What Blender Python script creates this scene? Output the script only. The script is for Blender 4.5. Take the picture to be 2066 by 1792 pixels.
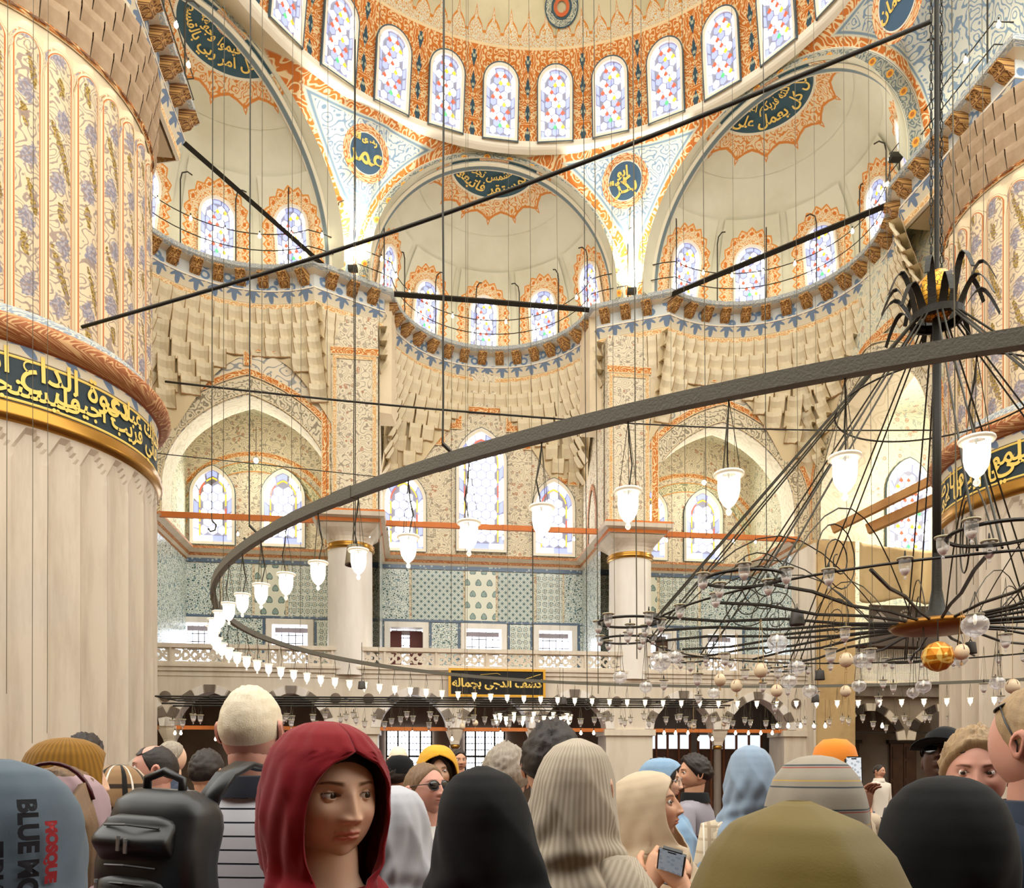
import bpy, bmesh, math, random
import numpy as np
from mathutils import Vector, Matrix
from math import sin, cos, tan, pi, sqrt, atan2, radians, degrees, hypot, exp
random.seed(7)
for o in list(bpy.data.objects): bpy.data.objects.remove(o)
SC = bpy.context.scene
COL = SC.collection
EYE = 1.65
S = 1.3
# ---------------------------------------------------------------- camera, world, exposure
cam = bpy.data.cameras.new('camera'); cam.sensor_width = 36.0; cam.sensor_fit = 'HORIZONTAL'
cam.lens = 36.0 * 1600 / 2066
cam.shift_y = (1550 - 896) / 2066
cam.clip_start = 0.05; cam.clip_end = 200
camo = bpy.data.objects.new('camera', cam); COL.objects.link(camo)
camo.location = (0, 0, EYE); camo.rotation_euler = (pi / 2, 0, 0)
SC.camera = camo
wd = bpy.data.worlds.new('world'); SC.world = wd; wd.use_nodes = True
bg = wd.node_tree.nodes['Background']
bg.inputs[0].default_value = (1.0, 0.985, 0.915, 1); bg.inputs[1].default_value = 1.25
SC.view_settings.view_transform = 'Standard'; SC.view_settings.look = 'None'
SC.view_settings.gamma = 1; SC.view_settings.use_curve_mapping = False
SC.view_settings.exposure = 1.45
SC.cycles.max_bounces = 6; SC.cycles.diffuse_bounces = 4; SC.cycles.glossy_bounces = 2; SC.cycles.transmission_bounces = 4
SC.cycles.transparent_max_bounces = 12; SC.cycles.sample_clamp_indirect = 4.0

def area_light(name, loc, target, size, size_y, power, col):
    l = bpy.data.lights.new(name, 'AREA'); l.shape = 'RECTANGLE'; l.size = size; l.size_y = size_y; l.energy = power; l.color = col
    o = bpy.data.objects.new(name, l); COL.objects.link(o); o.location = loc
    o.rotation_euler = (Vector(target) - Vector(loc)).to_track_quat('-Z', 'Y').to_euler()
    o['kind'] = 'helper'
    return o

# ---------------------------------------------------------------- small tools
CA, SA = cos(radians(7.5)), sin(radians(7.5))
CX, CY = 0.5, 13.4
def W(u, v, h):
    return Vector(((CX + u * CA - v * SA) * S, (CY + u * SA + v * CA) * S, h * S + EYE))
def srgb(r, g, b):
    f = lambda c: (c / 255 / 12.92) if c / 255 <= 0.04045 else ((c / 255 + 0.055) / 1.055) ** 2.4
    return (f(r), f(g), f(b), 1.0)

class X:                                   # a value socket with arithmetic
    def __init__(s, nt, o): s.nt, s.o = nt, o
    def m(s, op, *a, clamp=False):
        n = s.nt.nodes.new('ShaderNodeMath'); n.operation = op; n.use_clamp = clamp
        for i, x in enumerate((s,) + a):
            if isinstance(x, X): s.nt.links.new(x.o, n.inputs[i])
            else: n.inputs[i].default_value = x
        return X(s.nt, n.outputs[0])
    def __add__(s, b): return s.m('ADD', b)
    __radd__ = __add__
    def __sub__(s, b): return s.m('SUBTRACT', b)
    def __rsub__(s, b): return (s * -1) + b
    def __mul__(s, b): return s.m('MULTIPLY', b)
    __rmul__ = __mul__
    def __truediv__(s, b): return s.m('DIVIDE', b)
    def abs(s): return s.m('ABSOLUTE')
    def fr(s): return s.m('FRACT')
    def fl(s): return s.m('FLOOR')
    def sin(s): return s.m('SINE')
    def cos(s): return s.m('COSINE')
    def sqrt(s): return s.m('SQRT')
    def min(s, b): return s.m('MINIMUM', b)
    def max(s, b): return s.m('MAXIMUM', b)
    def gt(s, b): return s.m('GREATER_THAN', b)
    def lt(s, b): return s.m('LESS_THAN', b)
    def pp(s, b): return s.m('PINGPONG', b)
    def inv(s): return 1 - s
    def sat(s): return (s + 0.0).m('MULTIPLY', 1.0, clamp=True)
    def band(s, c, w, soft=0.02):          # 1 where |s-c|<w
        return ((w - (s - c).abs()) * (1.0 / soft)).m('ADD', 0.5, clamp=True)
    def up(s, c, soft=0.02):               # smooth step
        return ((s - c) * (1.0 / soft)).m('ADD', 0.5, clamp=True)
    def dn(s, c, soft=0.02): return ((c - s) * (1.0 / soft)).m('ADD', 0.5, clamp=True)

def link_or(nt, inp, val):
    if isinstance(val, X): nt.links.new(val.o, inp)
    elif isinstance(val, bpy.types.NodeSocket): nt.links.new(val, inp)
    else: inp.default_value = val
def mix(nt, f, a, b, mode='MIX'):
    n = nt.nodes.new('ShaderNodeMixRGB'); n.blend_type = mode
    link_or(nt, n.inputs[0], f); link_or(nt, n.inputs[1], a); link_or(nt, n.inputs[2], b)
    return n.outputs[0]
def vec(nt, x, y, z=0.0):
    n = nt.nodes.new('ShaderNodeCombineXYZ')
    for i, a in enumerate((x, y, z)): link_or(nt, n.inputs[i], a)
    return n.outputs[0]
def noise(nt, v, scale, detail=2, rough=0.5, out=0):
    n = nt.nodes.new('ShaderNodeTexNoise'); n.inputs['Scale'].default_value = scale
    n.inputs['Detail'].default_value = detail; n.inputs['Roughness'].default_value = rough
    nt.links.new(v, n.inputs['Vector'])
    return X(nt, n.outputs[out])
def voro(nt, v, scale, feature='F1', rnd=1.0, out='Distance'):
    n = nt.nodes.new('ShaderNodeTexVoronoi'); n.feature = feature; n.inputs['Scale'].default_value = scale
    n.inputs['Randomness'].default_value = rnd
    nt.links.new(v, n.inputs['Vector'])
    return X(nt, n.outputs[out])

MATS = {}
def mat(name, fn=None, col=None, rough=0.75, metal=0.0, bump=None, spec=0.3, emit=None, estr=1.0, sheen=0):
    if name in MATS: return MATS[name]
    m = bpy.data.materials.new(name); m.use_nodes = True; nt = m.node_tree
    b = nt.nodes['Principled BSDF']; b.inputs['Roughness'].default_value = rough
    b.inputs['Metallic'].default_value = metal; b.inputs['Specular IOR Level'].default_value = spec
    if sheen: b.inputs['Sheen Weight'].default_value = sheen
    uvn = nt.nodes.new('ShaderNodeUVMap'); uvn.uv_map = 'UVMap'
    sp = nt.nodes.new('ShaderNodeSeparateXYZ'); nt.links.new(uvn.outputs[0], sp.inputs[0])
    u, v = X(nt, sp.outputs[0]), X(nt, sp.outputs[1])
    if fn:
        c = fn(nt, u, v)
        link_or(nt, b.inputs['Base Color'], c)
        m.diffuse_color = (0.6, 0.6, 0.6, 1)
    else: b.inputs['Base Color'].default_value = col
    if emit:
        b.inputs['Emission Color'].default_value = emit; b.inputs['Emission Strength'].default_value = estr
    if bump:
        sc_, st = bump
        tc = nt.nodes.new('ShaderNodeTexCoord')
        n = noise(nt, tc.outputs['Object'], sc_, 4)
        bp = nt.nodes.new('ShaderNodeBump'); bp.inputs['Strength'].default_value = st; bp.inputs['Distance'].default_value = 0.02
        nt.links.new(n.o, bp.inputs['Height']); nt.links.new(bp.outputs[0], b.inputs['Normal'])
    MATS[name] = m
    return m
def objvec(nt):
    tc = nt.nodes.new('ShaderNodeTexCoord'); return tc.outputs['Object']

def scroll(nt, u, v, s=1.0, seed=0.0, w=0.13, leaf=0.26):    # arabesque: contour lines of a noise field with leaf blots
    s = s * 1.5
    p = vec(nt, u * s, v * s, seed)
    n = noise(nt, p, 1.0, 0.6)
    line = ((n * 7.0).fr() - 0.5).abs().dn(w, 0.07)
    d = voro(nt, p, 2.1)
    return line.max(d.dn(leaf, 0.06))
def stain(nt, col, amt=0.12, sc_=0.6):
    n = noise(nt, objvec(nt), sc_, 5, 0.6)
    return mix(nt, ((n - 0.45) * 3.0).sat() * amt * 2.2, col, mix(nt, 1.0, col, srgb(170, 150, 120), 'MULTIPLY'))

# ---- mesh helpers
def new_obj(name, me, mats=None, parent=None, **props):
    o = bpy.data.objects.new(name, me); COL.objects.link(o)
    if mats and me is not None:
        if not isinstance(mats, (list, tuple)): mats = [mats]
        if len(me.materials) == 0:
            for m in mats: me.materials.append(m)
    if parent is not None:
        o.parent = parent
    for k, v in props.items():
        if v is not None: o[k] = v
    return o
def empty(name, loc=(0, 0, 0), parent=None, rz=0, **props):
    o = bpy.data.objects.new(name, None); COL.objects.link(o); o.location = loc; o.rotation_euler = (0, 0, rz)
    if parent is not None: o.parent = parent
    for k, v in props.items():
        if v is not None: o[k] = v
    return o
def mesh(verts, faces, uvs=None, mi=None, smooth=False, name='mesh'):
    me = bpy.data.meshes.new(name); me.from_pydata([tuple(v) for v in verts], [], faces)
    if uvs is not None:
        ul = me.uv_layers.new(name='UVMap')
        if callable(uvs):
            for li, l in enumerate(me.loops): ul.data[li].uv = uvs(l.vertex_index)
        elif len(uvs) == len(me.loops):
            for li in range(len(me.loops)): ul.data[li].uv = uvs[li]
        else:
            for li, l in enumerate(me.loops): ul.data[li].uv = uvs[l.vertex_index]
    if mi is not None:
        for p, i in zip(me.polygons, mi): p.material_index = i
    if smooth:
        me.polygons.foreach_set('use_smooth', [True] * len(me.polygons))
    me.update()
    return me
def grid(nu, nv, f, uvf=None, smooth=True, closed=False, skip=None):
    V, UV, F = [], [], []
    n1 = nu + 1
    for j in range(nv + 1):
        for i in range(n1):
            s, t = i / nu, j / nv
            V.append(f(s, t)); UV.append(uvf(s, t) if uvf else (s, t))
    for j in range(nv):
        for i in range(nu):
            if skip and skip((i + .5) / nu, (j + .5) / nv): continue
            a = j * n1 + i
            F.append((a, a + 1, a + 1 + n1, a + n1))
    return mesh(V, F, UV, smooth=smooth)
class MB:                                 # mesh buffer, joins boxes, tubes, lathes into one mesh
    def __init__(s): s.V, s.F, s.UV, s.MI = [], [], [], []
    def add(s, V, F, uv=None, mi=0):
        b = len(s.V); s.V += [tuple(v) for v in V]; s.F += [tuple(i + b for i in f) for f in F]
        s.UV += list(uv) if uv else [(v[0], v[2]) for v in V]
        s.MI += [mi] * len(F); return s
    def box(s, c, d, mi=0, M=None):
        x, y, z = c; a, b, e = d[0] / 2, d[1] / 2, d[2] / 2
        V = [Vector((x + i * a, y + j * b, z + k * e)) for k in (-1, 1) for j in (-1, 1) for i in (-1, 1)]
        if M: V = [M @ v for v in V]
        return s.add(V, [(0, 2, 3, 1), (4, 5, 7, 6), (0, 1, 5, 4), (2, 6, 7, 3), (0, 4, 6, 2), (1, 3, 7, 5)], None, mi)
    def tube(s, pts, r, n=6, mi=0, closed=False, cap=True):
        pts = [Vector(p) for p in pts]; m = len(pts)
        rr = r if isinstance(r, (list, tuple)) else [r] * m
        V = []; up = Vector((0, 0, 1)); prev = None
        for i, p in enumerate(pts):
            if closed: t = pts[(i + 1) % m] - pts[i - 1]
            else: t = pts[min(i + 1, m - 1)] - pts[max(i - 1, 0)]
            if t.length < 1e-9: t = Vector((0, 0, 1))
            t.normalize()
            if prev is None:
                a = up if abs(t.z) < .95 else Vector((1, 0, 0))
                x = t.cross(a).normalized()
            else:
                x = (prev - t * prev.dot(t))
                x = x.normalized() if x.length > 1e-6 else t.orthogonal().normalized()
            prev = x; y = t.cross(x)
            for k in range(n):
                q = 2 * pi * k / n
                V.append(p + (x * cos(q) + y * sin(q)) * rr[i])
        F = []
        for i in range(m if closed else m - 1):
            for k in range(n):
                a = i * n + k; b = i * n + (k + 1) % n; c = ((i + 1) % m) * n
                F.append((a, b, c + (k + 1) % n, c + k))
        if cap and not closed:
            F.append(tuple(range(n))[::-1]); F.append(tuple((m - 1) * n + k for k in range(n)))
        return s.add(V, F, None, mi)
    def lathe(s, prof, n=12, c=(0, 0, 0), mi=0, sc=(1, 1), caps=False):
        V = []; cx, cy, cz = c; m = len(prof); UV = []
        for j, (r, z) in enumerate(prof):
            for k in range(n):
                q = 2 * pi * k / n
                V.append((cx + r * cos(q) * sc[0], cy + r * sin(q) * sc[1], cz + z)); UV.append((k / n, j / max(1, m - 1)))
        F = [(j * n + k, j * n + (k + 1) % n, (j + 1) * n + (k + 1) % n, (j + 1) * n + k) for j in range(m - 1) for k in range(n)]
        if caps: F += [tuple(range(n))[::-1], tuple((m - 1) * n + k for k in range(n))]
        return s.add(V, F, UV, mi)
    def mesh(s, smooth=False, name='mesh'):
        return mesh(s.V, s.F, s.UV, s.MI, smooth, name)
def struct(name, me, mats, label=None, parent=None):
    o = new_obj(name, me, mats, parent)
    if parent is None:
        o['kind'] = 'structure'
        if label: o['label'] = label
    return o
def sweep(path, prof, normals=None, closed=False, seg_mats=None, uvs=1.0):
    """path: list of (u,v); prof: list of (out,h); out is along the inward normal (to the left of travel)."""
    n = len(path); N = []
    for i in range(n):
        a = path[i - 1] if (i > 0 or closed) else None
        b = path[(i + 1) % n] if (i < n - 1 or closed) else None
        p = path[i]; ns = []
        for q, r in ((a, p), (p, b)):
            if q is None or r is None: continue
            dx, dy = r[0] - q[0], r[1] - q[1]; L = hypot(dx, dy) or 1
            ns.append((-dy / L, dx / L))
        if len(ns) == 2:
            mx, my = ns[0][0] + ns[1][0], ns[0][1] + ns[1][1]; L2 = mx * mx + my * my
            k = 2 / L2 if L2 > 0.3 else 2 / 0.3
            N.append((mx * k, my * k))
        else: N.append(ns[0])
    V, UV, F, MI = [], [], [], []
    m = len(prof); acc = 0
    cum = [0]
    for j in range(1, m): cum.append(cum[-1] + hypot(prof[j][0] - prof[j - 1][0], prof[j][1] - prof[j - 1][1]))
    for i in range(n):
        if i: acc += hypot(path[i][0] - path[i - 1][0], path[i][1] - path[i - 1][1])
        for j, (o_, h) in enumerate(prof):
            V.append(W(path[i][0] + N[i][0] * o_, path[i][1] + N[i][1] * o_, h))
    acc = 0; LU = []
    for i in range(n if closed else n - 1):
        i2 = (i + 1) % n; L = hypot(path[i2][0] - path[i][0], path[i2][1] - path[i][1])
        for j in range(m - 1):
            F.append((i * m + j, i2 * m + j, i2 * m + j + 1, i * m + j + 1))
            # uv: across each profile segment goes 0..1
            LU += [(acc, 1), (acc + L, 1), (acc + L, 0), (acc, 0)]
            MI.append(seg_mats[j] if seg_mats else 0)
        acc += L
    return mesh(V, F, LU, MI)
def ribbon(pts, w, place, closed=False):
    """flat band along a polyline in wall coordinates; place(s,h)->world. uv: along length / 0..1 across"""
    n = len(pts); V, F, LU = [], [], []; acc = 0
    Nn = []
    for i in range(n):
        ns = []
        for q, r in ((i - 1, i), (i, i + 1)):
            if closed: q %= n; r %= n
            if q < 0 or r > n - 1: continue
            dx, dy = pts[r][0] - pts[q][0], pts[r][1] - pts[q][1]; L = hypot(dx, dy) or 1
            ns.append((-dy / L, dx / L))
        if len(ns) == 2:
            mx, my = ns[0][0] + ns[1][0], ns[0][1] + ns[1][1]; L2 = max(.4, mx * mx + my * my); Nn.append((mx * 2 / L2, my * 2 / L2))
        else: Nn.append(ns[0])
    for i in range(n):
        for sg in (-.5, .5): V.append(place(pts[i][0] + Nn[i][0] * w * sg, pts[i][1] + Nn[i][1] * w * sg))
    for i in range(n if closed else n - 1):
        j = (i + 1) % n; L = hypot(pts[j][0] - pts[i][0], pts[j][1] - pts[i][1])
        F.append((2 * i, 2 * j, 2 * j + 1, 2 * i + 1)); LU += [(acc, 0), (acc + L, 0), (acc + L, 1), (acc, 1)]; acc += L
    return mesh(V, F, LU)
def frame_at(loc, right, up):
    """matrix with x=right, z=up, y=into the wall (away from viewer)"""
    r = Vector(right).normalized(); u_ = Vector(up); u_ = (u_ - r * u_.dot(r)).normalized(); y = u_.cross(r)
    M = Matrix((r, y, u_)).transposed().to_4x4(); M.translation = Vector(loc)
    return M
def dirw(du, dv, dh=0):
    return Vector((du * CA - dv * SA, du * SA + dv * CA, dh))
# ---- writing: Arabic letters in their joined forms
AF = {'ا':(0xFE8D,0xFE8E),'أ':(0xFE83,0xFE84),'إ':(0xFE87,0xFE88),'ب':(0xFE8F,0xFE90,0xFE91,0xFE92),'ت':(0xFE95,0xFE96,0xFE97,0xFE98),
'ج':(0xFE9D,0xFE9E,0xFE9F,0xFEA0),'د':(0xFEA9,0xFEAA),'ذ':(0xFEAB,0xFEAC),'ر':(0xFEAD,0xFEAE),'س':(0xFEB1,0xFEB2,0xFEB3,0xFEB4),
'ش':(0xFEB5,0xFEB6,0xFEB7,0xFEB8),'ع':(0xFEC9,0xFECA,0xFECB,0xFECC),'ف':(0xFED1,0xFED2,0xFED3,0xFED4),'ق':(0xFED5,0xFED6,0xFED7,0xFED8),'ك':(0xFED9,0xFEDA,0xFEDB,0xFEDC),
'ل':(0xFEDD,0xFEDE,0xFEDF,0xFEE0),'م':(0xFEE1,0xFEE2,0xFEE3,0xFEE4),'ن':(0xFEE5,0xFEE6,0xFEE7,0xFEE8),'ه':(0xFEE9,0xFEEA,0xFEEB,0xFEEC),'و':(0xFEED,0xFEEE),
'ى':(0xFEEF,0xFEF0),'ي':(0xFEF1,0xFEF2,0xFEF3,0xFEF4),'ة':(0xFE93,0xFE94),'ط':(0xFEC1,0xFEC2,0xFEC3,0xFEC4)}
def arab(s):
    out = []
    for i, c in enumerate(s):
        if c not in AF: out.append(c); continue
        prev = i > 0 and s[i-1] in AF and len(AF[s[i-1]]) == 4
        nxt = i < len(s)-1 and s[i+1] in AF
        f = AF[c]
        k = (1 if prev else 0) if len(f) == 2 else ((3 if nxt else 1) if prev else (2 if nxt else 0))
        out.append(chr(f[k]))
    return ''.join(out[::-1])
def text_mesh(body, size, place, bold=0.0, sub=0.0, ar=True, sx=1.0):
    """text as a mesh, centred, every point sent through place(x,y)"""
    c = bpy.data.curves.new('lettering', 'FONT'); c.body = arab(body) if ar else body; c.size = size; c.offset = bold
    c.align_x = 'CENTER'; c.align_y = 'CENTER'; c.resolution_u = 3
    o = bpy.data.objects.new('lettering', c); COL.objects.link(o)
    bpy.context.view_layer.update()
    me = bpy.data.meshes.new_from_object(o.evaluated_get(bpy.context.evaluated_depsgraph_get()))
    bpy.data.objects.remove(o)
    if sub:
        bm = bmesh.new(); bm.from_mesh(me)
        for _ in range(3):
            es = [e for e in bm.edges if e.calc_length() > sub]
            if not es: break
            bmesh.ops.subdivide_edges(bm, edges=es, cuts=1)
            bmesh.ops.triangulate(bm, faces=bm.faces[:])
        bm.to_mesh(me); bm.free()
    for v in me.vertices: v.co = place(v.co.x * sx, v.co.y)
    return me
def text_size(body, size, ar=True):
    return len(body) * size * .5
# ---------------------------------------------------------------- materials
CREAM = srgb(221, 219, 197); WARM = srgb(232, 216, 186); ORG = srgb(206, 116, 48); DORG = srgb(176, 92, 40); BLU = srgb(132, 152, 172)
DBLU = srgb(58, 84, 98); GRY = srgb(150, 138, 120); GOLD = srgb(236, 190, 84); NAVY = srgb(34, 48, 60)
plaster = mat('dome plaster', lambda nt, u, v: mix(nt, ((noise(nt, objvec(nt), .35, 5, .6) - .42) * 2.6).sat(), CREAM, srgb(196, 190, 160)), rough=.9)
plain = mat('warm plaster', lambda nt, u, v: stain(nt, WARM, .15), rough=.9)
def f_drum(nt, u, v):      # u: one period per window bay, window centre at 0; v: height above the sill
    x = (u + .5).fr() - .5            # -.5...5, window centre 0
    ax = x.abs()
    mid = .5 - ax                       # distance to the middle of the pier between windows
    vn = scroll(nt, mid * 4.6, v * 3.3, 1.0, 2.0, .15, .30)
    base = mix(nt, vn, srgb(206, 120, 50), srgb(236, 208, 160))
    # blue lozenges stacked in the middle
    q = (v * 1.75 + .15).fr() - .5
    lz = (mid * 7.2 + q.abs() * .86).dn(.38, .03)
    lzi = voro(nt, vec(nt, mid * 20, v * 6.0), 1.3).dn(.33, .1)
    base = mix(nt, lz * v.lt(2.05), base, mix(nt, lzi, DBLU, srgb(190, 196, 170)))
    # above the windows: tan band then palmette crowns
    crn = scroll(nt, u * 13, v * 4.4, 1.0, 5.0, .15, .24)
    crest = mix(nt, crn, CREAM, srgb(214, 152, 70))
    k = (u * 3.0).fr() - .5
    tip = (1 - k.abs() * 2.5).max(0.0)
    outl = 2.48 + .30 * tip.sqrt() + .2 * (k.abs()).dn(.05, .1)
    incr = (outl - v)
    body = mix(nt, incr.gt(0.0), mix(nt, ((noise(nt, objvec(nt), .5, 5, .6) - .42) * 2.6).sat(), srgb(214, 205, 172), srgb(176, 168, 128)), crest)
    body = mix(nt, incr.band(0.035, .03, .02), body, srgb(210, 134, 54))
    c = mix(nt, v.gt(2.2), base, body)
    c = mix(nt, v.band(2.2, .03, .02), c, srgb(236, 214, 170))
    c = mix(nt, v.lt(.06), c, srgb(228, 214, 180))
    return c
m_drum = mat('dome drum painted ornament', f_drum, rough=.85)
def f_spandrel(nt, u, v):  # blue arabesque; second map holds distances to the edges
    n2 = nt.nodes.new('ShaderNodeUVMap'); n2.uv_map = 'Edge'; sp = nt.nodes.new('ShaderNodeSeparateXYZ'); nt.links.new(n2.outputs[0], sp.inputs[0])
    a, r = X(nt, sp.outputs[0]), X(nt, sp.outputs[1])
    d = a.min(r)
    body = mix(nt, scroll(nt, u, v, 2.7, 3.0, .15, .22), srgb(210, 213, 204), srgb(128, 152, 176))
    vine = mix(nt, scroll(nt, u, v, 2.6, 8.0, .16, .25), srgb(208, 122, 56), srgb(238, 216, 172))
    c = mix(nt, d.gt(.30), mix(nt, d.band(.26, .02), srgb(214, 214, 196), srgb(126, 150, 170)), body)
    c = mix(nt, d.band(.135, .075), c, vine)
    c = mix(nt, d.lt(.06), c, srgb(228, 216, 188))
    return c
m_spandrel = mat('spandrel painted arabesque', f_spandrel, rough=.85)
def f_arch(nt, u, v):      # v 0..1 across, grey blue scroll with ochre rosettes
    x = (u * 1.7).fr() - .5
    body = mix(nt, scroll(nt, u, v * .35, 3.4, 4.0, .2, .28), srgb(168, 166, 150), srgb(104, 116, 118))
    d = (x * x * 6.0 + (v - .5) * (v - .5) * 2.2).sqrt()
    body = mix(nt, d.dn(.36, .04), body, srgb(222, 160, 66)); body = mix(nt, d.dn(.2, .04), body, srgb(176, 104, 46))
    e = (v - .5).abs()
    body = mix(nt, e.gt(.38), body, srgb(226, 218, 194)); return mix(nt, e.band(.43, .02, .01), body, srgb(120, 136, 140))
m_arch = mat('arch band grey scroll', f_arch, rough=.85)
def vinef(bg_, fg, s=2.6, sc_v=.3, edge=.12, ecol=None, seed=1.0):
    def f(nt, u, v):
        body = mix(nt, scroll(nt, u, v * sc_v, s, seed, .16, .22), bg_, fg)
        e = (v - .5).abs()
        return mix(nt, e.gt(.5 - edge), body, ecol or srgb(236, 216, 176))
    return f
m_vine = mat('orange vine border', vinef(srgb(206, 124, 58), srgb(240, 212, 160), 3.2, .3, .1), rough=.85)
m_vine_dark = mat('brown vine moulding', vinef(srgb(160, 96, 58), srgb(214, 170, 120), 3.4, .35, .06, srgb(150, 84, 48)), rough=.7)
m_vine_pale = mat('pale orange vine band', vinef(srgb(222, 172, 112), srgb(240, 222, 184), 3.6, .2, .12), rough=.85)
def f_leaf(nt, u, v):      # row of blue palmettes on cream
    x = (u * 2.2).fr() - .5
    r = (x * x * 3.6 + (v - .95) * (v - .95) * .8).sqrt()
    a = x.m('ARCTAN2', v * -1 + 1.02)
    lobes = .62 + .22 * (a * 9.0).cos()
    leaf = (lobes - r).up(.0, .06)
    c = mix(nt, leaf, srgb(226, 216, 192), srgb(118, 138, 166))
    return mix(nt, (v - .5).abs().gt(.46), c, srgb(176, 150, 110))
m_leaf = mat('blue palmette frieze', f_leaf, rough=.85)
m_lip = mat('cornice lip blue', lambda nt, u, v: mix(nt, scroll(nt, u, v * .3, 4.2, 6.0, .2, .3), srgb(146, 158, 170), srgb(206, 204, 190)), rough=.8)
m_corbelbg = mat('corbel zone', lambda nt, u, v: mix(nt, voro(nt, vec(nt, u * 3.6, v * 1.2), 1.0).band(.35, .1, .05), srgb(206, 210, 208), srgb(112, 138, 170)), rough=.85)
m_corbel = mat('carved corbel brown', lambda nt, u, v: mix(nt, scroll(nt, u, v, 6.0, 4.0, .2, .25), srgb(116, 78, 46), srgb(206, 160, 96)), rough=.6)
def f_muq(nt, u, v):
    e = (u - .5).abs()
    c = stain(nt, srgb(238, 226, 196), .1)
    c = mix(nt, e.gt(.465), c, srgb(176, 146, 104))
    return mix(nt, v.lt(.06), c, srgb(160, 122, 78))
m_muq = mat('muqarnas plaster', f_muq, rough=.85)
def f_floral(nt, u, v, bg_=srgb(232, 220, 194), fg=srgb(142, 130, 112), s=1.0):
    p = vec(nt, u * s, v * s)
    n = noise(nt, p, 1.6, .5)
    line = ((n * 9.0).fr() - .5).abs().dn(.09, .06)
    d = voro(nt, p, 2.6, rnd=.75)
    ang = noise(nt, p, 14, 1)
    fl = d.dn(.34, .08) - d.band(.17, .035, .05) * .8 - (ang - .5).up(.08, .1) * .5
    m = line.max(fl.sat())
    c = mix(nt, m * .8, bg_, fg)
    o = noise(nt, p, .9, 1)
    return mix(nt, fl.sat() * (o - .58).up(0, .05) * .6, c, srgb(206, 120, 70))
m_floral = mat('wall floral painting grey', lambda nt, u, v: f_floral(nt, u, v, s=2.6), rough=.88)
m_floral_g = mat('wall floral painting green', lambda nt, u, v: f_floral(nt, u, v, srgb(226, 220, 190), srgb(140, 146, 122), 2.4), rough=.88)
m_floral_b = mat('wall floral painting blue', lambda nt, u, v: f_floral(nt, u, v, srgb(232, 226, 200), srgb(160, 178, 176), 1.8), rough=.88)
m_bigscroll = mat('spandrel panel grey scroll', lambda nt, u, v: mix(nt, scroll(nt, u, v, 1.5, 9.0, .1, .14), srgb(234, 222, 198), srgb(156, 158, 158)), rough=.88)
def f_marble(nt, u, v, a=srgb(208, 194, 174), b=srgb(168, 150, 130)):
    tc = objvec(nt); sp = nt.nodes.new('ShaderNodeSeparateXYZ'); nt.links.new(tc, sp.inputs[0])
    p = vec(nt, X(nt, sp.outputs[0]) * 2.2, X(nt, sp.outputs[1]) * 2.2, X(nt, sp.outputs[2]) * .35)
    n = noise(nt, p, 1.0, 6, .65); m = noise(nt, tc, .5, 4)
    c = mix(nt, ((n - .45) * 3.2).sat() * .75, a, b)
    return mix(nt, ((m - .5) * 4).sat() * .35, c, srgb(206, 200, 196))
m_marble = mat('pier marble', f_marble, rough=.45, spec=.4)
m_white_marble = mat('white marble', lambda nt, u, v: f_marble(nt, u, v, srgb(238, 232, 224), srgb(214, 204, 192)), rough=.4, spec=.4)
m_stone = mat('gallery stone', lambda nt, u, v: f_marble(nt, u, v, srgb(226, 214, 196), srgb(196, 180, 158)), rough=.55)
m_stone_dk = mat('grey veined stone', lambda nt, u, v: f_marble(nt, u, v, srgb(128, 116, 104), srgb(92, 80, 70)), rough=.5)
m_navy = mat('inscription ground', col=srgb(46, 60, 66), rough=.6)
m_gold = mat('gilt', col=srgb(232, 176, 62), rough=.32, metal=.35, spec=.6)
m_goldtxt = mat('gilt lettering', col=srgb(246, 212, 110), rough=.5, emit=srgb(246, 212, 110), estr=.0)
m_goldring = mat('gold ring', col=srgb(176, 130, 58), rough=.28, metal=.8)
def f_reed(nt, u, v):      # u: -0.5..0.5 across one reed, v height (units)
    hv = (v - 9.77).max(0.0) * 2.45
    d = (u * u + hv * hv).sqrt()
    idn = nt.nodes.new('ShaderNodeObjectInfo'); ph = X(nt, idn.outputs['Random']) * 7.0
    x = u * .45
    p = vec(nt, x + ph, v)
    c = srgb(222, 202, 168)
    k = (v * 1.15 + ph).fr(); sx = (v * 3.6 + ph * 3).sin() * .16
    blob = ((u - sx * .6) * (u - sx * .6) * 9.0 + (k - .5) * (k - .5) * 14.0).sqrt() + (noise(nt, p, 13, 2) - .5) * 1.1
    c = mix(nt, blob.dn(.68, .1), c, mix(nt, noise(nt, p, 22, 1).up(.5, .1), srgb(136, 134, 148), srgb(176, 166, 168)))
    k2 = (v * 1.15 + ph + .5).fr()
    lf = ((u + sx) * (u + sx) * 16.0 + (k2 - .5 + u * 1.2) * (k2 - .5 + u * 1.2) * 12.0).sqrt() + (noise(nt, p, 15, 2) - .5) * .9
    c = mix(nt, lf.dn(.62, .1), c, mix(nt, noise(nt, p, 30, 1).up(.5, .1), srgb(126, 104, 48), srgb(184, 154, 88)))
    st = scroll(nt, x + ph, v, 3.4, 0.0, .14, .2)
    c = mix(nt, st * .85, c, srgb(150, 132, 124))
    c = mix(nt, d.gt(.345), c, srgb(234, 212, 176))
    c = mix(nt, d.band(.375, .020, .01), c, srgb(190, 110, 58))
    return mix(nt, d.band(.47, .012, .01), c, srgb(188, 160, 124))
m_reed = mat('reeded panel floral painting', f_reed, rough=.85)
m_tiebeam = mat('orange tie beam', lambda nt, u, v: stain(nt, srgb(214, 124, 60), .3), rough=.55)
m_iron = mat('black iron', col=srgb(44, 42, 36), rough=.5, metal=.3, bump=(40, .2))
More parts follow.
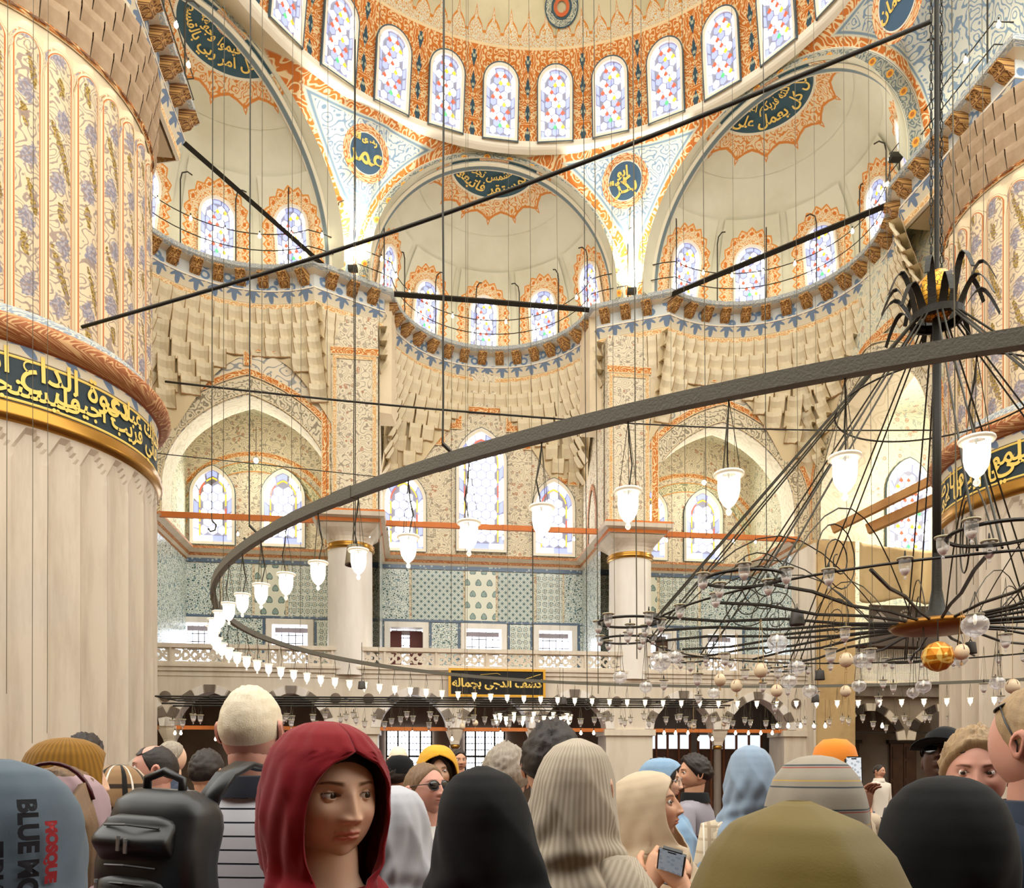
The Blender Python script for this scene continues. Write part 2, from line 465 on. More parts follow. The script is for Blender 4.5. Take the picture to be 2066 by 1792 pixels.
m_ironrod = mat('dark iron rod', col=srgb(58, 54, 44), rough=.55, metal=.3)
m_bronze = mat('aged bronze', col=srgb(112, 100, 78), rough=.45, metal=.6)
m_wire = mat('thin steel wire', col=srgb(92, 84, 66), rough=.6, metal=.2)
m_lead = mat('window lead', col=srgb(150, 152, 172), rough=.7, emit=srgb(170, 172, 196), estr=.06)  # lavender tone and faint glow put the glare of the panes into the lead
def em(name, c, st):
    return mat(name, col=srgb(*c), rough=.3, emit=srgb(*c), estr=st)
g_white = em('pane white', (244, 248, 255), 2.6); g_blue = em('pane blue', (150, 160, 232), .42); g_red = em('pane red', (232, 92, 66), .4)
g_org = em('pane amber', (250, 186, 60), .5); g_grn = em('pane green', (92, 190, 120), .38); g_day = em('daylight beyond window', (236, 243, 255), 3.6)
GLS = [m_lead, g_white, g_blue, g_red, g_org, g_grn]
m_frame = mat('window plaster frame', col=srgb(240, 232, 214), rough=.8)
m_outl = mat('dark blue outline', col=srgb(80, 98, 108), rough=.8)
def f_tile(kind):
    def f(nt, u, v):
        p = vec(nt, u, v)
        if kind == 'leaf':
            d = voro(nt, p, 12); e = voro(nt, p, 12, 'DISTANCE_TO_EDGE')
            c = mix(nt, d.dn(.3, .06), srgb(222, 228, 220), srgb(62, 92, 88)); c = mix(nt, e.dn(.05, .03), c, srgb(96, 128, 140))
        elif kind == 'dense':
            a = (u * 5.2).fr() - .5; b = (v * 5.2).fr() - .5
            r = (a * a + b * b).sqrt(); st = (a.m('ARCTAN2', b) * 8.0).cos() * .07
            d = voro(nt, p, 16, rnd=.4)
            c = mix(nt, (r + st).band(.3, .05, .03), srgb(216, 222, 214), srgb(92, 122, 124))
            c = mix(nt, d.dn(.24, .08), c, srgb(60, 92, 96)); c = mix(nt, (r).dn(.1, .02), c, srgb(150, 130, 96))
        elif kind == 'lattice':
            a = ((u + v) * 4.6).fr() - .5; b = ((u - v) * 4.6).fr() - .5
            g = a.abs().min(b.abs())
            d = voro(nt, p, 9.2, rnd=.0)
            c = mix(nt, d.dn(.34, .05), srgb(140, 164, 166), srgb(70, 100, 104)); c = mix(nt, g.dn(.06, .03), c, srgb(222, 226, 216))
            c = mix(nt, d.band(.4, .05, .03), c, srgb(214, 220, 210))
        elif kind == 'pear':
            vv = v * 3.0; row = (vv).fl(); uu = u * 3.0 + row.m('FLOORED_MODULO', 2.0) * .5
            a = uu.fr() - .5; b = vv.fr() - .5
            r = (a * a * 5.2 + (b + a.abs() * 0.5) * (b + a.abs() * .5) * 4.6).sqrt()
            c = mix(nt, r.dn(.62, .03), srgb(226, 228, 212), srgb(72, 100, 104)); c = mix(nt, r.dn(.5, .03), c, srgb(140, 164, 158))
            c = mix(nt, (voro(nt, p, 20).dn(.25, .05)) * r.dn(.5, .03), c, srgb(66, 96, 98))
            return c
        elif kind == 'border':
            d = voro(nt, p, 9, rnd=.6)
            return mix(nt, d.dn(.3, .1), srgb(92, 112, 136), srgb(170, 184, 190))
        return c
    return f
TILES = {k: mat('tile ' + k, f_tile(k), rough=.25, spec=.5) for k in ('leaf', 'dense', 'lattice', 'pear', 'border')}
m_wood = mat('dark wood', lambda nt, u, v: mix(nt, noise(nt, objvec(nt), 3, 3), srgb(60, 40, 30), srgb(96, 66, 48)), rough=.5)
m_redwood = mat('reddish wood shutter', col=srgb(92, 44, 40), rough=.5)
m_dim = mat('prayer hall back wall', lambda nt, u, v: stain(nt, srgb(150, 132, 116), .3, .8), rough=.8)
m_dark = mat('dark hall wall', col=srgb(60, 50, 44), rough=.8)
m_cloth = mat('beige dust sheet', lambda nt, u, v: stain(nt, srgb(206, 182, 138), .3, .7), rough=.9)
m_ochre = mat('ochre pillar plaster', lambda nt, u, v: stain(nt, srgb(206, 176, 128), .3, .9), rough=.85)
m_banner = mat('dark grey banner', col=srgb(92, 82, 76), rough=.7)
m_carpet = mat('prayer carpet red', lambda nt, u, v: mix(nt, scroll(nt, u, v, 3, 2, .1, .2), srgb(84, 44, 42), srgb(52, 44, 54)), rough=.95)
# ================================================================ ARCHITECTURE
HD = 16.2; RD = 6.9; DU, DV = .24, .27         # semi-dome springing height, radius, centre
HC = 12.4                                       # walkway / cornice height
HK = 6.15                                       # cornice above the tiles
AP, RC = 7.45, 8.36                             # apothem and corner radius of the three chords
def azp(az, r, cu=0.0, cv=0.0): return (cu + r * sin(az), cv + r * cos(az))
D2R = pi / 180
# ---- semi-dome shell
def dome_f(s, t):
    az = (-118 + 236 * s) * D2R; el = t * 88 * D2R
    u, v = azp(az, RD * cos(el), DU, DV); return W(u, v, HD + RD * sin(el))
def dome_uv(s, t): return ((-118 + 236 * s + 1) / 12.0, RD * t * 88 * D2R)
struct('ceiling', grid(118, 40, dome_f, dome_uv), m_drum, 'great semi-dome painted with orange arabesques above its ring of stained windows')
# ---- white moulding under the windows
path = [azp(a * D2R, RD, DU, DV) for a in range(118, -119, -4)]
struct('trim_1', sweep(path, [(0, HD + .06), (.04, HD + .05), (.05, HD), (.04, HD - .1), (0, HD - .14), (-.1, HD - .2)]), m_frame, 'pale moulding ring along the foot of the semi-dome')
# ---- three chord planes with arches
AR = 3.15; AS = 12.62                            # arch inner radius, centre height
def arch_drop(x, R): return AS + sqrt(max(0, R * R - x * x))
SP = []                                          # spandrel surface
def spandrel():
    n = 90; V = []; UV = []; E = []; rows = 9
    azs = [-98 + 196 * i / (n * 2) for i in range(n * 2 + 1)]
    for az in azs:
        k = round(az / 54.0); k = max(-1, min(1, k)); d = az - 54 * k
        if abs(az) <= 81.0:
            x = AP * tan(d * D2R); rp = AP / cos(d * D2R)
            h0 = arch_drop(x, AR + .34) if abs(x) < AR + .34 else HC
            h0 = max(HC, h0)
        else:
            rp = RC + .2; h0 = HC
        p0 = azp(az * D2R, rp); 
        # ring end
        p1 = (DU * 1 + RD * sin(az * D2R), DV + RD * cos(az * D2R))
        for j in range(rows + 1):
            t = j / rows; q = t ** 1.35
            h = h0 + (HD - .1 - h0) * t
            # arch edge stays in its plane; a curved skin leans in to the ring
            u = p0[0] + (p1[0] - p0[0]) * q; v = p0[1] + (p1[1] - p0[1]) * q
            V.append(W(u, v, h)); UV.append((az * D2R * 7.6, h))
            if abs(az) <= 81:
                xx = AP * tan(d * D2R) * (1 - 0.1 * t); da = hypot(xx, h - AS) - (AR + .3)
                if h < AS: da = abs(xx) - AR - .3
            else: da = 1.2
            E.append((max(0, da), (HD - .1 - h)))
    F = []; m = rows + 1
    for i in range(len(azs) - 1):
        for j in range(rows):
            F.append((i * m + j, (i + 1) * m + j, (i + 1) * m + j + 1, i * m + j + 1))
    me = mesh(V, F, UV, smooth=True)
    el = me.uv_layers.new(name='Edge')
    for li, l in enumerate(me.loops): el.data[li].uv = E[l.vertex_index]
    struct('wall_spandrels', me, m_spandrel, 'blue painted spandrels curving between the three half-dome arches and the dome ring')
spandrel()
def chord(k):
    az = 54 * k * D2R
    c = azp(az, AP); r = (cos(az), -sin(az)); nrm = (sin(az), cos(az))   # nrm points away from the centre
    def P(x, y, h): return W(c[0] + r[0] * x + nrm[0] * y, c[1] + r[1] * x + nrm[1] * y, h)
    return P
names3 = {-1: 'left', 0: 'central', 1: 'right'}
EXR = 3.2                                       # half-dome radius
def ex_center(k):
    az = 54 * k * D2R; return azp(az, 7.33)
def exP(k, az, el, R=EXR, eh=AS):
    """point on the half-dome of exedra k: az local degrees from its axis, el degrees"""
    c = ex_center(k); a = (az + 54 * k) * D2R; e = el * D2R
    return W(c[0] + R * cos(e) * sin(a), c[1] + R * cos(e) * cos(a), eh + R * sin(e) * 1.02)
winno = [0]
def wname(): winno[0] += 1; return 'window_%d' % winno[0]
def outline_pts(a, s, n=10, d=0.0, pointed=0.0, base=0.0):
    pts = [(-(a - d), base)] + [(-(a - d), s)]
    for i in range(1, n):
        q = pi - pi * i / n
        x = (a - d) * cos(q); z = s + (a - d) * sin(q) * (1 + pointed * (1 - abs(x) / (a - d)) * 1.0)
        pts.append((x, z))
    return pts + [((a - d), s), ((a - d), base)]
def strip_between(o1, o2, y1, y2, mb, mi):
    b = len(mb.V); n = len(o1)
    V = [(p[0], y1, p[1]) for p in o1] + [(p[0], y2, p[1]) for p in o2]
    mb.add(V, [(i, i + 1, n + i + 1, n + i) for i in range(n - 1)], None, mi)
def panes(a, s, g, ring=.13, ring2=0.0, pointed=0.0, gap=.012, rnd=None):
    """panes of an arched window: polygons [(pts, colour index)]"""
    out = []
    def seg_ring(d0, d1, step, cols, top=True):
        o0 = outline_pts(a, s, 12, d0 + gap, pointed, d0 + gap); o1 = outline_pts(a, s, 12, d1 - gap, pointed, d0 + gap)
        # resample along outer
        def resample(o, n):
            L = [0]
            for i in range(1, len(o)): L.append(L[-1] + hypot(o[i][0] - o[i-1][0], o[i][1] - o[i-1][1]))
            r = []
            for k in range(n + 1):
                t = L[-1] * k / n; i = 1
                while i < len(L) - 1 and L[i] < t: i += 1
                f = (t - L[i-1]) / max(1e-9, L[i] - L[i-1]); r.append((o[i-1][0] + (o[i][0] - o[i-1][0]) * f, o[i-1][1] + (o[i][1] - o[i-1][1]) * f))
            return r
        Lt = 2 * s + pi * a; n = max(6, int(Lt / step)) | 1
        r0, r1 = resample(o0, n * 6), resample(o1, n * 6)
        for k in range(n):
            i0, i1 = k * 6, k * 6 + 6
            e = 0 if n < 3 else 1
            A = [r0[i] for i in range(i0, i1 + 1 - e)] + [r1[i] for i in range(i1 - e, i0 - 1, -1)]
            out.append((A, cols[k % len(cols)]))
    seg_ring(0, ring, g * 1.35, [2, 1, 1, 2] if not ring2 else [1, 1, 2])
    if ring2: seg_ring(ring, ring + ring2, g * 1.9, [4, 4, 4, 3])
    d = ring + ring2
    # bottom rows
    ai = a - d
    nb = max(2, int(2 * a / (g * 1.5)))
    for k in range(nb):
        x0 = -a + 2 * a * k / nb + gap; x1 = -a + 2 * a * (k + 1) / nb - gap
        out.append(([(x0, gap), (x1, gap), (x1, d * .9 - gap), (x0, d * .9 - gap)], (1, 2, 1)[k % 3]))
    def inside(x, z, m=0):
        if abs(x) > ai - m or z < d + m * .6: return False
        if z <= s: return True
        return hypot(x, (z - s) / (1 + pointed * .6)) < ai - m
    hr = g * .577
    row = 0; z = d + g * .5
    while z < s + ai * 1.3:
        nx = int(ai / g) + 1
        for i in range(-nx, nx + 1):
            x = i * g + (g / 2 if row % 2 else 0)
            if inside(x, z, hr * .05):
                c = 1 if ((i + row) % 3 or ring2) else 2
                P = [(x + hr * .84 * sin(q * pi / 3), z + hr * .84 * cos(q * pi / 3)) for q in range(6)]
                P = [(max(-ai + gap, min(ai - gap, px_)), pz) for px_, pz in P]
                out.append((P, c + 10))
        z += hr * 1.5; row += 1
    return out, (ai, d, hr, g)
def jewels(a, s, g, info, n2=0):
    ai, d, hr, _ = info; out = []
    row = 0; z = d + g * .5
    while z < s + ai * .75:
        nx = int(ai / g) + 1
        for i in range(-nx, nx + 1):
            x = i * g + (g / 2 if row % 2 else 0)
            for sgn in (1,):
                px_, pz = x, z + hr * 1.0
                if abs(px_) < ai - hr * .5 and (pz < s or hypot(px_, pz - s) < ai - hr * .5) and (i + row) % 3 != 2:
                    c = 3 if (row % 3) else 4
                    if (i * 7 + row * 3) % 11 == 0: c = 5
                    q = hr * .6
                    out.append(([(px_, pz + q), (px_ + q * .9, pz), (px_, pz - q), (px_ - q * .9, pz)], c))
        z += hr * 1.5; row += 1
    return out
_wcache = {}
def make_window(M, a, h, g, label, fw=.09, pointed=0.0, ring=.1, ring2=0.0, depth=.10, singles=False, outline=.03, group=None):
    s = h - a * (1 + pointed * .0)
    root = empty(wname(), kind='structure', label=label, group=group); root.matrix_world = M
    key = (a, h, g, fw, pointed, ring, ring2)
    if key not in _wcache:
        k = S
        mb = MB()
        # frame: face ring and reveal going into the wall
        o_in = outline_pts(a, s, 14, 0, pointed); o_out = outline_pts(a + fw, s, 14, 0, pointed, -fw)
        o_in2 = [(-a, 0)] + o_in[1:-1] + [(a, 0)]
        strip_between(o_out, o_in2, -.02, 0, mb, 0); strip_between(o_in2, o_in2, 0, depth, mb, 0)
        o_o2 = outline_pts(a + fw, s, 14, 0, pointed, -fw); strip_between(o_o2, o_o2, .08, -.02, mb, 0)
        mb.add([(-a - fw, -.02, -fw), (a + fw, -.02, -fw), (a, 0, 0), (-a, 0, 0)], [(0, 1, 2, 3)], None, 0)
        mb.add([(-a, 0, 0), (a, 0, 0), (a, depth, 0), (-a, depth, 0)], [(0, 1, 2, 3)], None, 0)
        V = [(x * k, y * k, z * k) for x, y, z in mb.V]; fr = mesh(V, mb.F, None, mb.MI)
        ol = MB(); o_a = outline_pts(a + fw + outline, s, 14, 0, pointed, -fw - outline)
        strip_between(o_a, o_out, -.022, -.022, ol, 0); ol.add([(-a - fw - outline, -.022, -fw - outline), (a + fw + outline, -.022, -fw - outline), (a + fw, -.022, -fw), (-a - fw, -.022, -fw)], [(0, 1, 2, 3)])
        strip_between(o_a, o_a, -.022, .05, ol, 0)
        ou = mesh([(x * k, y * k, z * k) for x, y, z in ol.V], ol.F)
        pl, info = panes(a, s, g, ring, ring2, pointed)
        jw = jewels(a, s, g, info) if not ring2 else []
        o_b = outline_pts(a, s, 14, 0, pointed)
        back = mesh([(p[0] * k, depth * k, p[1] * k) for p in o_b], [tuple(range(len(o_b)))])
        _wcache[key] = (fr, ou, pl, jw, back, {})
    fr, ou, pl, jw, back, pc = _wcache[key]
    new_obj('frame', fr, m_frame, root)
    if outline: new_obj('painted_outline', ou, m_outl, root)
    new_obj('lead_came', back, m_lead, root)
    k = S
    if singles:
        for i, (P, c) in enumerate(pl):
            if i not in pc:
                cx_, cz_ = sum(p[0] for p in P) / len(P), sum(p[1] for p in P) / len(P)
                V = [((p[0] - cx_) * k, 0, (p[1] - cz_) * k) for p in P]
                V += [(v[0], -.006, v[2]) for v in V]; n = len(P)
                me = mesh(V, [tuple(range(n, 2 * n))] + [(j, (j + 1) % n, n + (j + 1) % n, n + j) for j in range(n)])
                pc[i] = (me, cx_, cz_)
            me, cx_, cz_ = pc[i]
            o = new_obj('pane', me, GLS[c % 10], root); o.location = (cx_ * k, (depth - (.012 if c < 10 else .008)) * k, cz_ * k)
    else:
        if 'j' not in pc:
            mb = MB()
            for P, c in pl: mb.add([(p[0] * k, (depth - (.006 if c > 9 else .009)) * k, p[1] * k) for p in P], [tuple(range(len(P)))], None, c % 10)
            for P, c in jw: mb.add([(p[0] * k, (depth - .012) * k, p[1] * k) for p in P], [tuple(range(len(P)))], None, c)
            pc['j'] = mb.mesh()
        new_obj('stained_panes', pc['j'], GLS, root, kind='stuff')
    return root
def sphere_frame(c3, az, el, R, off):
    """tangent frame on the inside of a sphere around c3=(u,v,h); az,el degrees in plan coordinates"""
    a, e = az * D2R, el * D2R
    d = Vector((cos(e) * sin(a), cos(e) * cos(a), sin(e)))
    P = W(c3[0] + d.x * (R - off), c3[1] + d.y * (R - off), c3[2] + d.z * (R - off))
    right = dirw(cos(a), -sin(a)); upv = dirw(-sin(e) * sin(a), -sin(e) * cos(a), cos(e))
    return frame_at(P, right, upv)
ords = ['', 'second ', 'third ', 'fourth ', 'fifth ', 'sixth ', 'seventh ', 'eighth ', 'ninth ']
cnt = 0
for i, az in enumerate(range(-73, 100, 12)):
    el = 1.2
    M = sphere_frame((DU, DV, HD), az, 7.5, RD, .16)
    M = M @ Matrix.Translation((0, 0, -.82 * S))
    j = (az + 73) // 12 - 6
    lab = 'round-headed stained-glass window on the semi-dome axis, between orange lozenge panels' if j == 0 else '%sstained-glass window to the %s of the axis window round the semi-dome foot' % (['next ', '', 'second ', 'third ', 'fourth ', 'fifth ', 'sixth ', 'seventh ', 'eighth '][abs(j)] if abs(j) > 1 else 'first ', 'right' if j > 0 else 'left')
    make_window(M, .37, 1.64, .19, lab, fw=.07, ring=.1, depth=.09, group='windows round the semi-dome')
# ---- half-domes, arches, medallions, fringes
def script_patch_place(k, el0):
    pass
for k in (-1, 0, 1):
    nm = names3[k]
    P = chord(k)
    shell = struct('ceiling_half_dome', grid(48, 24, lambda s, t: exP(k, -96 + 192 * s, 90 * t, EXR), lambda s, t: (s * 9, t * 4.7)), plaster,
                   'plain cream half-dome over the %s recess, sooty in patches' % nm)
    # low drum wall between walkway and half-dome
    new_obj('drum_wall', grid(48, 2, lambda s, t: (lambda c, a: W(c[0] + EXR * sin(a), c[1] + EXR * cos(a), HC - .05 + t * (AS - HC + .05)))(ex_center(k), (-96 + 192 * s + 54 * k) * D2R), None), plaster, shell)
    # arch band
    V, F, UV, MI = [], [], [], []; n = 60
    prof = [(AR, .16), (AR, 0), (AR + .05, -.05), (AR + .36, -.05), (AR + .40, 0)]
    L = 0
    for i in range(n + 1):
        q = pi * i / n
        x, z = -cos(q), sin(q)
        for r, y in prof: V.append(P(x * r, y, AS + z * r if i not in (0, n) else AS))
    m = len(prof)
    LU = []
    cu = [0, .45, 0, 1, 1]
    for i in range(n):
        for j in range(m - 1):
            F.append((i * m + j, (i + 1) * m + j, (i + 1) * m + j + 1, i * m + j + 1))
            a0, a1 = i * pi * 3.3 / n, (i + 1) * pi * 3.3 / n
            v0, v1 = ((.9, .95), (.95, 1), (0, 1), (.95, 1))[j]
            LU += [(a0, v0), (a1, v0), (a1, v1), (a0, v1)]
    # legs down to the walkway
    b = len(V)
    for sg, i0 in ((-1, 0), (1, n)):
        bb = len(V)
        for r, y in prof: V.append(P(sg * r, y, HC))
        for j in range(m - 1):
            F.append((bb + j, i0 * m + j, i0 * m + j + 1, bb + j + 1)); v0, v1 = ((.9, .95), (.95, 1), (0, 1), (.95, 1))[j]
            LU += [(0, v0), (.25, v0), (.25, v1), (0, v1)]
    struct('trim_arch_band', mesh(V, F, LU), m_arch, 'grey scroll-painted band round the arch of the %s half-dome' % nm)
    # crown disc with script and fringe: polar patch around the apex
    c = ex_center(k); axa = 54 * k * D2R
    def crown(th, ph, off, k=k, c=c, axa=axa):
        # th polar angle from the vertical (deg), ph azimuth from the axis (deg)
        a = ph * D2R + axa; t = th * D2R; R = EXR - off
        return W(c[0] + R * sin(t) * sin(a), c[1] + R * sin(t) * cos(a), AS + R * cos(t) * 1.02)
    T1 = 20.5; T2 = 34.0
    def f_crown(nt, u, v):     # u azimuth 0..1, v polar angle in units of T1
        r = v
        lob = (u * 7.0 * 1).fr() - .5
        edge = 1.30 + .17 * (1 - lob.abs() * 2.0) + .06 * ((u * 14.0).fr() - .5).abs()
        dia = ((lob.abs() * 1.6) + (r - 1.52).abs()).band(.085, .028, .02)
        vine = scroll(nt, u * 15, v * 3.4, 1.0, 11.0, .16, .26)
        out = mix(nt, ((noise(nt, objvec(nt), .35, 5, .6) - .42) * 2.6).sat(), CREAM, srgb(196, 190, 160))
        c_ = mix(nt, r.lt(edge), out, mix(nt, vine, srgb(236, 216, 176), srgb(220, 140, 66)))
        c_ = mix(nt, (r - edge).band(.0, .028, .015), c_, srgb(216, 136, 62)); c_ = mix(nt, dia, c_, srgb(216, 136, 62))
        c_ = mix(nt, r.lt(1.05), c_, srgb(238, 232, 210))
        c_ = mix(nt, r.lt(1.0), c_, srgb(66, 96, 108))
        c_ = mix(nt, r.lt(.34), c_, mix(nt, scroll(nt, u * 8, v * 8, 1.0, 3, .16, .2), srgb(232, 206, 170), srgb(206, 120, 80)))
        return c_
    mc = mat('crown medallion', f_crown, rough=.85)
    disc = new_obj('crown_medallion', grid(48, 14, lambda s, t: crown(.01 + (T2 + 4) * t, -90 + 180 * s, .010), lambda s, t: (s, (T2 + 4) * t / T1)), mc, shell)
    txt = {-1: ('قل امر ربي بالقسط', 'واقيموا وجوهكم'), 0: ('المستقر فاتبعوا', 'والشمس تجري'), 1: ('قل كل يعمل على', 'شاكلته فربكم اعلم')}[k]
    for row, (tx, th0, sz) in enumerate(((txt[0], 16.2, .62), (txt[1], 10.4, .5))):
        span = 150.0
        width = len(tx) * .34
        me = text_mesh(tx, 1.0, lambda x, y: (x, y, 0), bold=.022, sub=.35)
        xs = [v.co.x for v in me.vertices]; w_ = max(xs) - min(xs); mid = (max(xs) + min(xs)) / 2; ys = [v.co.y for v in me.vertices]; ym = (max(ys) + min(ys)) / 2; yh = (max(ys) - min(ys))
        for v in me.vertices:
            ph = -(v.co.x - mid) / w_ * span; th = th0 - (v.co.y - ym) / yh * 6.6
            v.co = crown(th, -ph, .05)
        new_obj('gold_script', me, m_goldtxt, disc)
    # five windows with painted aureoles
    for j, az in enumerate((-70, -35, 0, 35, 70)):
        ca = 54 * k + az
        M = sphere_frame((c[0], c[1], AS - .06), ca, 0, EXR, .13)
        M = M @ Matrix.Rotation(.2, 4, 'X') @ Matrix.Translation((0, 0, -.04))
        root = make_window(M, .38, 1.42, .17, 'stained-glass window with orange painted halo, %s in the %s half-dome' % (('first from left', 'second from left', 'middle one', 'second from right', 'first from right')[j], nm), fw=.06, ring=.1, depth=.06, outline=0, group='haloed windows of the half-domes')
        def f_halo(nt, u, v):   # u,v local metres/S units from window base centre
            a = .44; s = 1.04
            d = (u * u + (v - s).max(0.0) * (v - s).max(0.0)).sqrt() - a
            th = (v - s).max(0.0).m('ARCTAN2', u)
            par = (th * .47 + v.min(s))           # running length
            z = ((par * 5.4).fr() - .5).abs()
            edge = .27 + .10 * (1 - z * 2)
            vine = scroll(nt, u, v, 5.0, 2.0, .16, .28)
            out = mix(nt, ((noise(nt, objvec(nt), .35, 5, .6) - .42) * 2.6).sat(), CREAM, srgb(196, 190, 160))
            c_ = mix(nt, d.lt(edge), out, mix(nt, vine, srgb(240, 222, 184), srgb(226, 152, 76)))
            c_ = mix(nt, (d - edge).band(0, .02, .01), c_, srgb(222, 146, 66))
            dots = ((par * 5.4).fr() - .5) * ((par * 5.4).fr() - .5) * .035 + (d - .24) * (d - .24)
            c_ = mix(nt, dots.lt(.0016), c_, srgb(216, 124, 50))
            c_ = mix(nt, d.band(.15, .012, .01), c_, srgb(236, 214, 170))
            return c_
        mh = mat('window halo painting', f_halo, rough=.85)
        def hp(s, t, az=ca):
            x = -.86 + 1.72 * s; z = 2.05 * t
            R = EXR - .012; a = az * D2R + x / R; el = z / R
            e0 = AS - .06
            hh = AS - .06 + 1.02 * R * sin(el)
            return W(c[0] + R * cos(el) * sin(a), c[1] + R * cos(el) * cos(a), hh)
        ho = new_obj('painted_halo', grid(12, 12, hp, lambda s, t: (-.86 + 1.72 * s, 2.05 * t)), mh, root)
        ho.matrix_parent_inverse = M.inverted()
# ---- spandrel medallions
def seat_disc(az, h, r, name, label, txts):
    ang = az * D2R
    rr = 7.33 if az < 50 else 7.0
    Pc = W(*azp(ang, rr), h); M = frame_at(Pc, dirw(cos(ang), -sin(ang)), dirw(-sin(ang) * .32, -cos(ang) * .32, .95))
    root = empty(name, label=label, category='medallion', kind='thing', group='calligraphy roundels in the spandrels'); root.matrix_world = M
    rs = [(r, r * .74, mat('orange ring scroll', lambda nt, u, v: mix(nt, scroll(nt, u * 5, v * .6, 1.6, 3, .2, .28), srgb(236, 210, 164), srgb(212, 124, 62))), 'painted_ring', 0), (r * .74, r * .70, m_frame, 'pale_ring', .008)]
    for r0, r1, m, n_, y in rs:
        me = grid(40, 1, lambda s, t: Vector(((r0 + (r1 - r0) * t) * cos(2 * pi * s) * S, -y * S, (r0 + (r1 - r0) * t) * 1.0 * sin(2 * pi * s) * S)))
        new_obj(n_, me, m, root)
    b = MB(); V = [(r * .7 * cos(2 * pi * i / 32) * S, -.01, r * .7 * sin(2 * pi * i / 32) * S) for i in range(32)]; b.add(V, [tuple(range(32))])
    new_obj('ground', b.mesh(), mat('medallion blue ground', col=srgb(76, 104, 130), rough=.8), root)
    for t, sz, x, z, sxx in txts:
        new_obj('gold_script', text_mesh(t, sz * S, lambda px_, py: (px_ + x * S, -.03, py + z * S), bold=.014, sx=sxx), m_goldtxt, root)
seat_disc(-26.3, 15.1, .60, 'calligraphy_medallion', 'blue roundel with gold script in the spandrel left of the central arch', [('عمر', .62, 0, -.02, 1.0), ('رضى الله', .16, -.08, .28, 1)])
seat_disc(26.6, 15.05, .60, 'calligraphy_medallion', 'blue roundel with gold script in the spandrel right of the central arch', [('بكر', .5, .02, -.1, 1.0), ('ابو', .3, -.05, .2, 1), ('رضى الله', .12, -.2, 0, 1)])
seat_disc(84, 14.6, .66, 'calligraphy_medallion', 'half-hidden roundel with orange ring in the spandrel beside the great right arch', [('عثمان', .3, 0, 0, 1)])
# dome medallions high up
for az, el, r, lab in ((-21, 26.5, .30, 'dark ringed roundel high on the semi-dome, left one cut by the picture top'), (12.5, 25.0, .42, 'dark ringed roundel with red centre high on the semi-dome')):
    M = sphere_frame((DU, DV, HD), az, el, RD, .05)
    root = empty('dome_roundel', label=lab, category='medallion', kind='thing'); root.matrix_world = M
    for r0, r1, c_ in ((r, r * .93, DBLU), (r * .93, r * .62, None), (r * .6, r * .5, DBLU), (r * .46, r * .28, srgb(206, 104, 60))):
        mm = mat('roundel ring', lambda nt, u, v: mix(nt, scroll(nt, u * 4, v, 2.4, 3, .2, .25), srgb(206, 206, 180), DBLU)) if c_ is None else mat('roundel %d' % int(c_[0] * 99), col=c_)
        new_obj('painted_ring', grid(28, 1, lambda s, t: Vector(((r0 + (r1 - r0) * t) * cos(2 * pi * s) * S, 0, (r0 + (r1 - r0) * t) * sin(2 * pi * s) * S))), mm, root)
# ---- walkway cornice path, from the right pier round to the left pier (inside is on the left of travel)
def arc_path(k, n=26):
    c = ex_center(k); L = []
    for i in range(n + 1):
        a = (82 - 164 * i / n + 54 * k) * D2R
        L.append((c[0] + 2.97 * sin(a), c[1] + 2.97 * cos(a)))
    return L
def block(azd, r0=8.28):
    return [azp((azd + 5.8) * D2R, r0), azp((azd - 5.8) * D2R, r0)]
PL = (-8.85, .16); PR = (10.25, -.19); PRAD = 2.5
def cut(pts): return pts
path = [(14.5, -.75), (8.65, -.75), (8.65, 2.35), ] 
arcs = {k: arc_path(k) for k in (1, 0, -1)}
# trim arc ends near the piers
arcR = [p for p in arcs[1] if not (p[0] < 9.2 and p[1] < 2.45)]
arcL = [p for p in arcs[-1] if not (p[0] > -9.2 and p[1] < 2.7)]
path = [(13.5, -.72), (8.22, -.72), (8.22, 2.33)] + arcR + block(27) + arcs[0] + block(-27) + arcL + [(-6.55, 2.35), (-6.55, -.35), (-7.1, -.9), (-9.2, -2.9), (-12, -2.9)]
corn_prof = [(-.5, HC), (.35, HC), (.35, HC - .1), (.28, HC - .16), (.1, HC - .2), (.09, HC - .5), (.14, HC - .52), (.14, HC - .55), (.02, HC - .8), (.06, HC - .82), (.06, HC - .97), (0, HC - 1.0)]
cm = [0, 1, 1, 2, 3, 2, 2, 4, 2, 5, 2]
me = sweep(path, corn_prof, seg_mats=cm)
trimc = struct('trim_walkway_cornice', me, [m_frame, m_lip, m_frame, m_corbelbg, m_leaf, m_vine_pale], 'continuous painted cornice carrying the high walkway between the piers')
# corbels
cb = MB()
pf = [(0, 0), (-.34, .0), (-.36, -.06), (-.26, -.10), (-.20, -.20), (-.05, -.26), (0, -.28)]
for (y0, z0), (y1, z1) in zip(pf[:-1], pf[1:]):
    pass
V = [(x * S * .5, y * S, z * S) for x in (-.24, .24) for y, z in pf]; n = len(pf)
cb.add(V, [tuple(range(n))[::-1], tuple(range(n, 2 * n))] + [(i, (i + 1) % n, n + (i + 1) % n, n + i) for i in range(n)])
cbm = cb.mesh()
def walk(path, step, start=0.0):
    acc = -start; out = []
    for (a, b) in zip(path[:-1], path[1:]):
        L = hypot(b[0] - a[0], b[1] - a[1])
        while acc + step <= L + 1e-6 or acc < 0:
            acc += step
            if acc > L: break
            t = acc / L; out.append((a[0] + (b[0] - a[0]) * t, a[1] + (b[1] - a[1]) * t, (b[0] - a[0]) / L, (b[1] - a[1]) / L))
        acc -= L
        if acc > 0: acc = -(-acc) if False else acc
    return out
